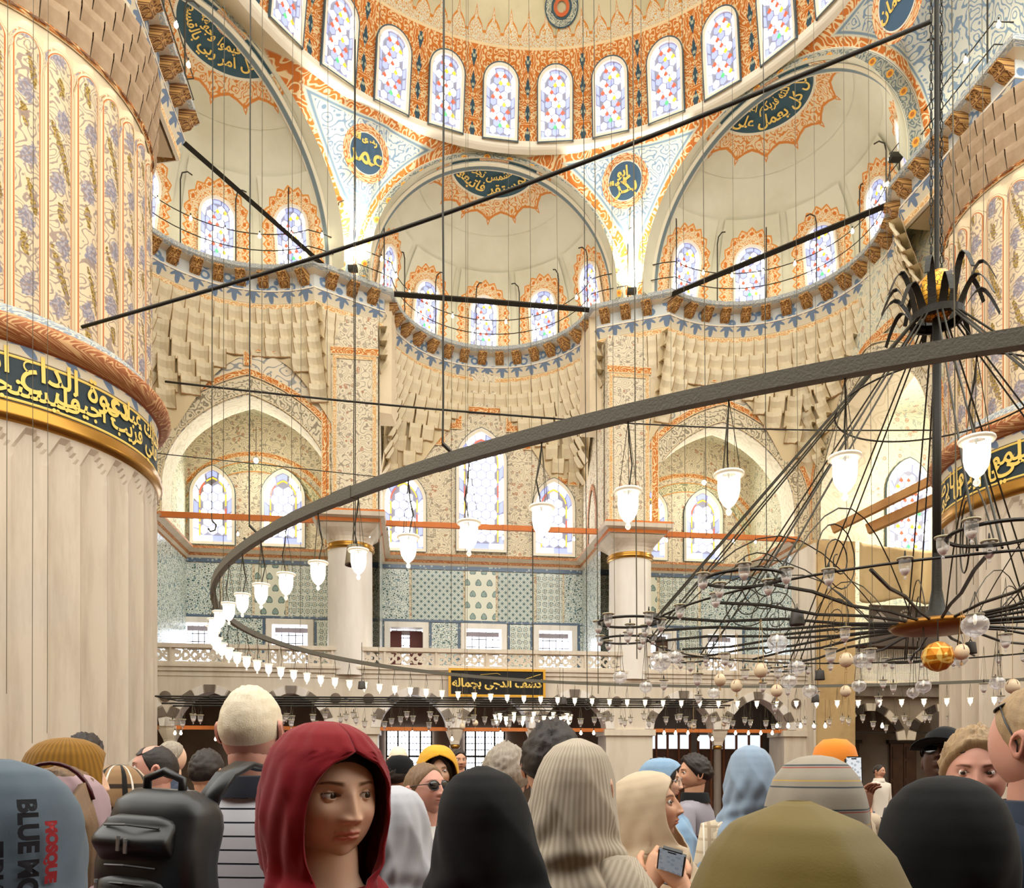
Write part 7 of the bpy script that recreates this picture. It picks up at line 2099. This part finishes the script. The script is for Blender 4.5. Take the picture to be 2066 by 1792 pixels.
def lettering(root, body, size, place, m, name='lettering', ar=False, bold=0.0):
    new_obj(name, text_mesh(body, size, place, bold=bold, ar=ar, sub=.6), m, root)
# ---- the crowd, from far to near
c_white = cloth('white cotton', srgb(226, 222, 216)); c_black = cloth('black cloth', srgb(16, 16, 18), sheen=.05); c_navy = cloth('navy cloth', srgb(42, 52, 68)); c_grey = cloth('grey uniform', srgb(150, 144, 152)); c_jeans = cloth('blue denim', srgb(92, 112, 140))
c_beige = cloth('beige cloth', srgb(206, 184, 156)); c_red = cloth('crimson cotton', srgb(138, 16, 28)); c_olive = cloth('olive satin', srgb(112, 94, 34), rough=.6); c_dark = cloth('charcoal cloth', srgb(48, 46, 48)); c_pink = cloth('dusty pink cloth', srgb(206, 160, 162)); c_teal = cloth('steel blue cloth', srgb(120, 146, 172))
# man in white polo far back
person(1774, 1557, 13.9, 35, 'standing man in white polo shirt and jeans in front of the brown door', 'tan', byaw=20, face=True, hair=(H_DARK, 'crop'), shirt=cloth('white polo', srgb(232, 222, 206)), sleeves='short', trousers=c_jeans, collar=cloth('white polo', srgb(232, 222, 206)), res=(64, 56))
person(926, 1536, 8.5, 20, 'distant short-haired man in front of the gridded window', 'tan', face=True, hair=(H_DARK, 'short'), shirt=c_navy, res=(64, 56))
person(804, 1536, 6.3, 180, 'bald man seen from behind, beyond the black baseball cap', 'pink', hair=(H_BLOND, 'bald'), shirt=c_white)
person(1010, 1560, 5.6, 150, 'dark-haired head behind the brown-haired visitor', 'tan', hair=(H_BROWN, 'short'), shirt=c_dark)
person(285, 1568, 4.6, 60, 'partly hidden bald man with glasses beyond the plaid scarf', 'fair', face=True, hair=(H_GREY, 'bald'), shirt=c_dark)
person(347, 1530, 5.6, 130, 'grey-haired man behind the dark-haired man on the left', 'fair', hair=(H_GREY, 'crop'), shirt=c_navy)
person(172, 1532, 4.2, 170, 'dark curly head peeping behind the mustard headscarf', 'tan', hair=(H_DARK, 'full'), shirt=c_dark)
person(418, 1560, 4.2, 170, 'dark-clothed visitor hidden behind the white-haired man', 'tan', hair=(H_DARK, 'short'), shirt=c_navy)
person(764, 1606, 6.0, 175, 'fair-haired visitor between the red headscarf and the cap', 'fair', male=False, hair=(H_LIGHT, 'long'), shirt=c_navy)
r, HM, BM, H, J = person(806, 1568, 5.1, 150, 'person in a black baseball cap beyond the white headscarf', 'tan', hair=(H_DARK, 'short'), shirt=c_navy)
def cap_on(root, HM, m, brim=True, name='cap'):
    mb = MB().lathe([(.001, .142), (.05, .137), (.085, .105), (.098, .06), (.101, .025)], 24, sc=(.92, 1.12)); on_head(root, HM, name, mb.mesh(True), m)
    if brim:
        V = []; 
        for j in range(7):
            for i in range(11):
                a = (i / 10 - .5) * 2.0; r_ = .095 + .075 * j / 6 * cos(a * .75)
                V.append((r_ * sin(a) * .92, -r_ * cos(a) * 1.1, .032 - .012 * (j / 6) - .02 * abs(a) ** 2 * .5))
        me = mesh(V, [(j*11+i, j*11+i+1, (j+1)*11+i+1, (j+1)*11+i) for j in range(6) for i in range(10)], smooth=True); o = on_head(root, HM, 'brim', me, m); o.modifiers.new('t', 'SOLIDIFY').thickness = .004
cap_on(r, HM, c_black)
r, HM, BM, H, J = person(882, 1556, 4.4, 12, 'dark-haired woman in a yellow headscarf with eyes lowered, sunglasses on her head', 'fair', male=False, face=True, res=(110, 90), hair=(H_DARK, 'long'), shirt=c_black, pitch=8, scarf=dict(m=cloth('yellow headscarf', srgb(226, 166, 46)), open=1.05, size=1.15, amp=0.080, seed=4), gaze=(0, .35))
sunglasses(r, HM, True)
r, HM, BM, H, J = person(858, 1596, 3.4, 48, 'man in sunglasses looking up to the right, black jacket over white printed t-shirt', 'pink', byaw=30, pitch=-8, face=True, res=(110, 90), hair=(H_BROWN, 'crop'), shirt=c_white)
sunglasses(r, HM)
lettering(r, 'RODU', .075, lambda x, y: BM @ Vector((x, -.142, H - .42 + y)), m_black, bold=.002); lettering(r, 'C', .2, lambda x, y: BM @ Vector((x - .02, -.140, H - .40 + y)), m_black, bold=.006)
for sg in (-1, 1):
    g = loft([(sg * .13, -.02, H - .24, .085, .125), (sg * .13, -.01, H - .40, .09, .145), (sg * .13, 0, H - .75, .09, .15)], 16, 2.4, None, False); new_obj('jacket_front', mesh([BM @ Vector(v) for v in g[0]], g[1], g[2], smooth=True), c_dark, r)
r, HM, BM, H, J = person(1400, 1563, 5.2, -82, 'security guard in grey shirt with dark collar, profile to the left', 'tan', byaw=-120, face=True, res=(110, 90), hair=(H_DARK, 'full'), shirt=c_grey, collar=c_black, sleeves='short', nose=1.25, eyeh=.7, gaze=(.4, 0))
lettering(r, 'GÜVENLİK', .055, lambda x, y: BM @ Vector((x, .135, H - .36 + y)).xyz if False else BM @ Vector((-x, .142, H - .34 + y)), m_black, bold=.001)
mb = MB(); mb.add([(-.03, 0, .04), (0, 0, .05), (.03, 0, .04), (.028, 0, -.01), (0, 0, -.045), (-.028, 0, -.01)], [(0, 1, 2, 3, 4, 5)])
bd = new_obj('shoulder_badge', mb.mesh(), m_black, r); p = BM @ Vector((.232, -.0, H - .33)); bd.location = (-.17, -.12, H - .33); bd.rotation_euler = (0, 0, -.5)
r, HM, BM, H, J = person(1334, 1580, 4.2, 70, 'smiling woman with glasses and pale blue headscarf, turned right', 'fair', male=False, face=True, res=(110, 90), hair=(H_DARK, 'long'), shirt=c_teal, scarf=dict(m=cloth('pale blue scarf', srgb(138, 168, 196)), open=1.2, size=1.05, amp=0.080, seed=8), smile=.35, eyeh=.75, gaze=(-.4, 0))
glasses(r, HM)
r, HM, BM, H, J = person(1904, 1535, 3.4, -40, 'dark-skinned man in a black cap looking up, sunglasses, by the right pier', 'dark', pitch=-24, face=True, res=(90, 80), hair=(H_DARK, 'crop'), shirt=c_dark, byaw=-30)
cap_on(r, HM, c_black); sunglasses(r, HM)
r, HM, BM, H, J = person(1684, 1558, 3.75, 178, 'visitor in an orange cloth cap holding up a phone', 'brown', hair=(H_DARK, 'crop'), shirt=c_beige, male=False, arms={1: ((.20, -.12, 1.25), (.09, -.25, 1.50)), -1: ((-.20, -.1, 1.2), (-.15, -.22, 1.35)), 'pose': 'grip'})
cap_on(r, HM @ Matrix.Scale(1.12, 4), cloth('orange cap cloth', srgb(232, 136, 44)), False)
# phones
def phone(p, yaw, pitch, label, sc=1.0, screen=srgb(206, 212, 218), roll=0):
    root = empty('phone', p, label=label, category='phone'); root.rotation_euler = (pitch, roll, yaw); root.scale = (sc,) * 3
    bm = bmesh.new(); bmesh.ops.create_cube(bm, size=1); bmesh.ops.scale(bm, vec=(.074, .009, .152), verts=bm.verts); bmesh.ops.bevel(bm, geom=[e for e in bm.edges if abs((e.verts[0].co - e.verts[1].co).y) > .004], offset=.011, segments=4, affect='EDGES')
    me = bpy.data.meshes.new('case'); bm.to_mesh(me); bm.free(); new_obj('case', me, m_black, root)
    new_obj('screen', MB().box((0, -.0048, 0), (.066, .0008, .142)).mesh(), mat('phone screen ' + label[:12], lambda nt, u, v: mix(nt, voro(nt, objvec(nt), 60).dn(.35, .1), screen, srgb(60, 64, 70)), rough=.2, emit=screen, estr=.25), root)
    new_obj('notch', MB().box((0, -.0054, .066), (.022, .0006, .005)).mesh(), m_black, root)
    return root
phone(PX(1722, 1562, 3.25), .08, -.05, 'smartphone raised in portrait, filming, beside the orange cap', .95)
# hand holding that phone
def free_hand(p, M, skin, name, par, pose='grip', side=1, fore=None):
    gv, gf = hand_geo(pose, side); V = [tuple(M @ Vector(v)) for v in gv]; F = list(gf)
    if fore:
        mb = MB().tube([M @ Vector((0, 0, -.005)), M @ Vector((0, 0, .03)), (M @ Vector((0, 0, .03))).lerp(Vector(fore), .5), Vector(fore)], [.024, .027, .034, .04], 12); b = len(V); V += mb.V; F += [tuple(i + b for i in f) for f in mb.F]
    me = mesh(V, F, smooth=True); ca = me.color_attributes.new('Col', 'FLOAT_COLOR', 'POINT'); ca.data.foreach_set('color', [1.0] * (4 * len(V)))
    o = new_obj(name, me, SK[skin], par)
    if par: o.matrix_parent_inverse = Matrix.Translation(-Vector(par.location))
    return o
q = PX(1744, 1640, 3.2); free_hand(None, Matrix.Translation(q) @ Matrix.Rotation(pi, 4, 'X') @ Matrix.Rotation(2.6, 4, 'Z') @ Matrix.Rotation(.2, 4, 'Y') @ Matrix.Scale(.95, 4), 'brown', 'raised_hand', r, 'curl', 1, q + Vector((.06, .1, -.25)))
r, HM, BM, H, J = person(1020, 1572, 3.0, 178, 'brown-grey haired visitor seen from behind, left of the dark-haired man', 'fair', hair=(H_GREY, 'full'), shirt=c_dark, male=False)
person(1114, 1546, 2.75, 176, 'dark-haired man seen from behind with a black cord round his neck', 'tan', byaw=185, hair=(H_DARK, 'full'), shirt=c_white, k=1.16)
r, HM, BM, H, J = person(312, 1554, 3.75, -72, 'man with receding dark hair in profile to the left, talking', 'pink', byaw=-60, face=True, res=(110, 90), hair=(H_DARK, 'bald'), shirt=c_white, smile=.1, nose=1.2)
person(240, 1608, 3.25, 165, 'visitor wrapped in a brown and black plaid scarf', 'fair', male=False, shirt=c_dark, scarf=dict(m=cloth('plaid scarf', srgb(150, 118, 84), srgb(30, 26, 24), 'plaid', 9), size=1.04, amp=0.080, seed=2, folds=5))
r, HM, BM, H, J = person(1968, 1562, 2.45, -28, 'frowning man with sunglasses pushed up on curly fair hair', 'pink', byaw=-10, face=True, res=(120, 100), hair=(H_LIGHT, 'full'), shirt=c_dark, k=1.08, gaze=(-.2, 0), pitch=6, eyeh=.55)
sunglasses(r, HM, True)
person(1514, 1564, 3.4, 172, 'woman in a pale blue headscarf seen from behind, beige plaid blouse', 'fair', male=False, shirt=cloth('pale plaid blouse', srgb(206, 190, 164), srgb(176, 156, 130), 'plaid', 14), scarf=dict(m=cloth('sky blue scarf', srgb(142, 160, 180)), size=1.0, tent=.5, amp=0.096, seed=12, drop=.40, folds=6, back=.02))
# beige satin hijab woman with phone
r, HM, BM, H, J = person(1306, 1636, 2.48, 74, 'woman in beige satin headscarf in profile, looking up to the right, phone in hands', 'tan', byaw=30, pitch=-12, male=False, face=True, res=(130, 110), shirt=c_beige, scarf=dict(m=cloth('beige satin', srgb(206, 184, 154), rough=.45), open=1.02, size=1.02, tent=.4, amp=0.080, seed=21, folds=5, drop=.42), sleeves=True, k=.96, gaze=(-.45, -.1), eyeh=.75,
    arms={-1: ((-.20, -.10, 1.10), (-.05, -.22, 1.22)), 1: ((.22, -.10, 1.10), (.12, -.22, 1.20)), 'pose': 'grip'})
ph_p = PX(1353, 1750, 2.15); phone(ph_p, -.35, .75, 'smartphone held low in two hands by the woman in beige satin', 1.0, srgb(120, 130, 140), .25)
free_hand(None, Matrix.Translation(ph_p + Vector((.035, .0, -.055))) @ Matrix.Rotation(2.6, 4, 'X') @ Matrix.Rotation(.5, 4, 'Y'), 'tan', 'holding_hand', r, 'curl', 1, ph_p + Vector((.05, .15, -.3)))
free_hand(None, Matrix.Translation(ph_p + Vector((-.05, .02, -.05))) @ Matrix.Rotation(2.7, 4, 'X') @ Matrix.Rotation(-.5, 4, 'Y'), 'tan', 'holding_hand', r, 'curl', -1, ph_p + Vector((-.1, .15, -.3)))
person(800, 1676, 2.25, 176, 'woman in a sheer white headscarf seen from behind', 'fair', male=False, shirt=c_white, scarf=dict(m=cloth('sheer white scarf', srgb(186, 186, 192)), size=1.0, tent=.9, lean=.02, amp=0.136, seed=30, folds=8, drop=.5))
# cream ribbed scarf woman
r, HM, BM, H, J = person(1164, 1592, 2.02, 165, 'woman in a ribbed cream headscarf and white sleeveless top seen from behind', 'fair', byaw=178, male=False, sleeves=False, shirt=cloth('white sleeveless top', srgb(232, 228, 222)), scarf=dict(m=cloth('ribbed cream scarf', srgb(196, 182, 162), srgb(148, 132, 112), 'rib', 420), size=.96, tent=.85, lean=.025, amp=0.088, seed=41, folds=5, sag=.05, drop=.26, neckwrap=1.1), k=1.05)
g = loft([(.05, -.03, H - .15, .02, .02), (.07, -.05, H - .17, .07, .05), (.10, -.08, H - .24, .085, .06), (.13, -.11, H - .34, .08, .055), (.15, -.12, H - .5, .09, .05), (.16, -.12, H - .75, .10, .045)], 48, 2.0, lambda q, t: .06 * sin(q * 7 + t * 5) + .02 * sin(q * 13))
new_obj('scarf_end', mesh([(v[0], v[1], v[2]) for v in g[0]], g[1], g[2], smooth=True), MATS['ribbed cream scarf'], r)
mb = MB()
for i in range(9): mb.tube([(-.05 - i * .006, -.05 - .004 * i, H - .16), (-.10 - i * .008, -.11, H - .24), (-.115 - i * .009, -.135 - .008 * sin(i * 2.1), H - .33), (-.11 - i * .007 + .012 * sin(i * 1.7), -.14, H - .43 - .02 * (i % 3))], [.006, .011, .009, .002], 6)
new_obj('loose_hair', mb.mesh(True), H_LIGHT, r)
# mustard scarf
person(136, 1578, 2.65, 125, 'woman in a ribbed mustard headscarf and beige striped top on the left', 'fair', byaw=150, male=False, face=True, shirt=cloth('beige striped top', srgb(214, 200, 184), srgb(96, 84, 78), 'hstripe', 26), scarf=dict(m=cloth('ribbed mustard scarf', srgb(150, 106, 32), srgb(98, 66, 20), 'rib', 380), open=.9, size=1.04, amp=0.080, seed=51, folds=5, drop=.34, neckwrap=1.12), k=1.12)
# blond man in striped polo with backpack
r, HM, BM, H, J = person(508, 1474, 2.4, 178, 'tall man with cropped white-blond hair in a white polo with black stripes, back turned', 'pink', byaw=176, hair=(H_BLOND, 'crop'), shirt=cloth('white polo with black stripes', srgb(214, 214, 220), srgb(18, 20, 30), 'hstripe', 25.5), collar=cloth('dark navy collar', srgb(26, 28, 38)), sleeves='short', k=1.12, sl=1.28)
bp = empty('backpack', PX(325, 1765, 1.95), label='black leather backpack with silver zips slung on the striped-polo man', category='backpack'); bp.rotation_euler = (0, .05, -.25)
m_leather = mat('black leather', col=srgb(22, 22, 24), rough=.36, spec=.55)
def bag(w, d, h, name, p=(0, 0, 0), sup=3.6, wr=.02):
    R = []; n = 14
    for i in range(n + 1):
        t = i / n; z = -h / 2 + h * t; e = (1 - abs(2 * t - 1) ** 5) ** .5; e = max(.05, e)
        R.append((0, .015 * sin(t * 9), z, w / 2 * (1 - .12 * t) * (.55 + .45 * e), d / 2 * (.35 + .65 * e)))
    g = loft(R, 40, sup, lambda q, t: wr * sin(q * 3 + t * 11) * sin(t * 7))
    o = new_obj(name, mesh(g[0], g[1], g[2], smooth=True), m_leather, bp); o.location = p; return o
bag(.30, .17, .42, 'main_bag'); bag(.23, .09, .20, 'front_pocket', (-.01, -.085, -.09)); bag(.22, .07, .13, 'upper_pocket', (-.01, -.075, .085))
for x0, z0, sx in ((-.01, .125, .15), (-.01, -.012, .17), (-.01, .03, .14)):
    new_obj('zip', MB().tube([(x0 - sx / 2, -.098, z0), (x0, -.118, z0 + .006), (x0 + sx / 2, -.098, z0)], .003, 5).mesh(), m_black, bp)
for x0, z0 in ((-.02, .085), (.0, .08), (-.075, -.02), (-.01, -.10), (.012, -.105)):
    y0 = -.128; mb = MB().box((x0, y0, z0), (.008, .004, .03)); mb.tube([(x0, y0, z0 + .02), (x0, y0, z0 + .012)], .005, 6); new_obj('zip_pull', mb.mesh(), m_steel, bp)
mb = MB().tube([(-.05, .0, .19), (-.05, -.0, .235), (.0, -.0, .255), (.05, 0, .235), (.05, 0, .19)], .011, 8); new_obj('top_handle', mb.mesh(True), m_leather, bp)
V = []
sp = [(.05, .07, .12), (.07, .08, .20), (.085, .12, .255), (.09, .2, .285), (.09, .30, .27)]
for p in sp: V += [(p[0] - .028, p[1], p[2]), (p[0] + .028, p[1], p[2])]
me = mesh(V, [(2*i, 2*i+1, 2*i+3, 2*i+2) for i in range(len(sp) - 1)], smooth=True); o = new_obj('shoulder_strap', me, m_leather, bp); o.modifiers.new('t', 'SOLIDIFY').thickness = .014
# pink scarf woman with brown hair and dark band
r, HM, BM, H, J = person(124, 1648, 2.15, 140, 'woman in a dusty pink headscarf with brown hair falling beside it', 'fair', male=False, shirt=c_pink, hair=(H_BROWN, 'long'), scarf=dict(m=cloth('dusty pink scarf', srgb(176, 148, 152)), size=1.0, tent=.6, amp=0.096, seed=61, folds=5, drop=.40, spread=.9))
mb = MB()
for i in range(10): mb.tube([(.085, -.05 - i * .006, H + .09 - i * .004), (.118, -.06 - i * .004, H - .02), (.112, -.06 - i * .004, H - .16), (.09, -.06, H - .26 - .01 * (i % 3))], [.012, .014, .013, .004], 6)
new_obj('loose_hair', mb.mesh(True), H_BROWN, r)
mb = MB().tube([(.115 * cos(q), -.0 - .13 * cos(q) * 0 - .05, H + .02 + .125 * sin(q)) for q in [i * pi / 14 for i in range(1, 10)]], .006, 6); new_obj('hair_band', mb.mesh(True), mat('dark red band', col=srgb(70, 20, 24), rough=.3), r)
# black scarf woman
person(972, 1668, 1.7, 178, 'visitor in a plain black headscarf seen from behind, nearest the middle', 'fair', male=False, shirt=c_black, scarf=dict(m=c_black, size=1.0, tent=.9, lean=-.02, amp=0.072, seed=71, folds=4, drop=.5, peak=.05, spread=1.0), k=1.02)
# striped sheer scarf
person(1646, 1650, 1.75, 172, 'woman in a sheer beige headscarf with thin grey, red and gold stripes', 'fair', male=False, shirt=c_beige, scarf=dict(m=cloth('striped sheer scarf', srgb(160, 150, 134), srgb(60, 68, 74), 'bands', 24), size=1.0, amp=0.080, seed=81, folds=5, drop=.4), k=1.08)
# grey blue printed scarf at far left
r, HM, BM, H, J = person(2, 1690, 1.42, 150, 'woman in a grey-blue printed headscarf with black lettering at the left edge', 'fair', male=False, shirt=c_teal, scarf=dict(m=cloth('grey blue printed scarf', srgb(92, 106, 118)), size=1.05, tent=.8, amp=0.096, seed=91, folds=4, drop=.5), k=1.05)
m_ink = mat('printed ink', col=srgb(28, 28, 34), rough=.8)
def on_scarf(ang0, rad, zz):
    return lambda x, y: Vector(((rad(y)) * sin(ang0 + y / .14), -(rad(y) * 1.18) * cos(ang0 + y / .14), H + zz - x))
def scarf_r(z):
    zs_ = [-.5, -.38, -.30, -.25, -.21, -.17, -.13, -.09, -.05, 0, .05, .09, .118]; rs_ = [.240, .230, .212, .186, .152, .124, .112, .114, .117, .119, .115, .104, .084]
    return float(np.interp(z, zs_, rs_)) * 1.05
def print_down(txt, size, a0, z0, col, ar=False, bold=0.002):
    def pl_(x, y):
        z = z0 - x; rr_ = scarf_r(z) * 1.04 + .002; a = a0 + y / .13
        return Vector((rr_ * sin(a), -rr_ * 1.16 * cos(a), H + z))
    lettering(r, txt, size, pl_, col, 'printed_lettering', ar, bold)
print_down('BLUE MOSQUE', .040, .92, -.06, m_ink); print_down('ПРИ ВЫХОДЕ', .040, .52, -.13, m_ink); print_down('MOSQUE', .026, 1.2, -.02, mat('printed red', col=srgb(150, 40, 44), rough=.8))
# far right man, near
r, HM, BM, H, J = person(2094, 1500, 1.85, 205, 'fair man at the right edge seen from behind, sunglasses on his head, dark blue shirt', 'pink', byaw=200, hair=(H_LIGHT, 'crop'), shirt=c_navy, k=1.1, sl=1.05, collar=c_navy)
sunglasses(r, HM, True)
# black cap-scarf head
r, HM, BM, H, J = person(1908, 1716, 1.42, 178, 'head in a tight black bonnet seen from behind with bare neck and pearl earring', 'tan', byaw=180, male=False, shirt=c_black, sleeves=False, scarf=dict(m=c_black, size=1.0, amp=0.02, seed=101, folds=3, drop=.14), k=1.05)
o = new_obj('earring', MB().lathe([(.001, .008), (.006, .004), (.007, -.004), (.001, -.009)], 10).mesh(True), mat('pearl', col=srgb(236, 228, 214), rough=.2), r); o.location = (.07, -.03, H - .07)
# olive scarf, nearest
person(1608, 1900, .86, 178, 'visitor in an olive-gold satin headscarf, head bent, nearest the camera', 'fair', male=False, shirt=c_olive, scarf=dict(m=c_olive, size=1.2, tent=1.0, amp=0.096, seed=111, folds=4, drop=.4, spread=1.1, back=.03), k=1.0)
# ---- the woman in the red headscarf
r, HM, BM, H, J = person(655, 1612, 1.36, 40, 'young woman in a crimson headscarf looking over her shoulder to the right, face visible', 'fair', byaw=12, pitch=3, roll=0, male=False, face=True, res=(220, 190), shirt=c_red, hair=(H_DARK, 'under'), gaze=(.34, 0), wide=1.06,
    scarf=dict(m=c_red, open=.84, oz=-.042, oh=.116, size=1.04, amp=.085, seed=7, folds=11, drop=.46, spread=1.05, neckwrap=1.12), nose=.95,
    arms={-1: ((-.22, -.12, 1.16), (-.13, -.19, 1.33)), 1: ((.22, -.06, 1.14), (.14, -.24, 1.12)), 'pose': 'curl', 'twist-1': 2.4})
# ---- wooden barrier with carved panel
br = empty('wooden_barrier', PX(1440, 1735, 4.3) * 1.0, label='dark carved wooden barrier behind the woman with the phone', category='barrier')
br.location.z = 0; hb = PX(1400, 1695, 4.3).z
for (c_, d_) in (((0, 0, hb), (1.5, .06, .05)), ((0, 0, hb - .28), (1.5, .04, .03)), ((-.72, 0, hb / 2), (.05, .05, hb)), ((.72, 0, hb / 2), (.05, .05, hb))):
    new_obj('rail', MB().box(c_, d_).mesh(), mat('mahogany', col=srgb(64, 26, 22), rough=.35), br)
for i in range(28): new_obj('turned_bar', MB().tube([(-.68 + i * .05, 0, hb - .27), (-.68 + i * .05, 0, hb - .02)], [.006, .012], 6).mesh(), MATS['mahogany'], br)
# ================================================================ labels that single out each repeat
def ordw(n):
    w = {1: 'first', 2: 'second', 3: 'third', 4: 'fourth', 5: 'fifth', 6: 'sixth', 7: 'seventh', 8: 'eighth', 9: 'ninth', 10: 'tenth'}
    if n in w: return w[n]
    return '%d%s' % (n, {1: 'st', 2: 'nd', 3: 'rd'}.get(n % 10 if n % 100 not in (11, 12, 13) else 0, 'th'))
bpy.context.view_layer.update()
def number(group, fmt, key):
    obs = sorted([o for o in bpy.data.objects if o.get('group') == group and o.get('category')], key=key)
    for i, o in enumerate(obs): o['label'] = fmt % ordw(i + 1)
px_ = lambda o: toPX(o.matrix_world.translation)[0]
number('lit glass lamps hung round the great iron hoop', 'lit frosted-glass lamp, %s along the black hoop starting from its near right end', lambda o: -(atan2(o.location.y - RC_.y, o.location.x - RC_.x) + radians(109.2 + .5) + (0 if atan2(o.location.y - RC_.y, o.location.x - RC_.x) <= radians(-109) else -2 * pi)))
number('thin wires hanging from the domes to the lamp rings', 'thin vertical wire hanging from the domes, %s wire from the left', px_)
number('unlit cups on the long low frame', 'tiny unlit glass cup, %s from the left on the long low lamp rack', px_)
number('clear glass cups on the iron chandelier', 'clear glass cup with pale rim, %s from the left on the iron chandelier', px_)
number('unlit cups at the right below the lamps', 'tiny unlit glass cup right of the lamp rack, %s from the left', px_)
number('clear glass globes under the iron chandelier', 'round clear glass globe, %s from the left under the iron chandelier', px_)
number('ostrich eggs under the iron chandelier', 'cream hanging egg with brown streaks, %s egg from the left', px_)
number('glowing lamps on the small distant hoop', 'tiny glowing lamp, %s from the left on the crowded distant hoop', px_)
number('bare bulbs under the upper tie beams', 'bare glowing bulb under the upper orange tie beams, %s from the left', px_)
number('bare bulbs under the arcade', 'bare glowing bulb under the gallery arcade, %s from the left', px_)
number('bare bulbs by the ochre pillar', 'bare glowing bulb by the ochre pillar, %s from the left', px_)
number('bulbs along the walkway railing', 'small bulb on the high walkway railing, %s from the left', px_)
number('round discs between the arches', 'round taupe disc on the arcade front, %s disc from the left', px_)
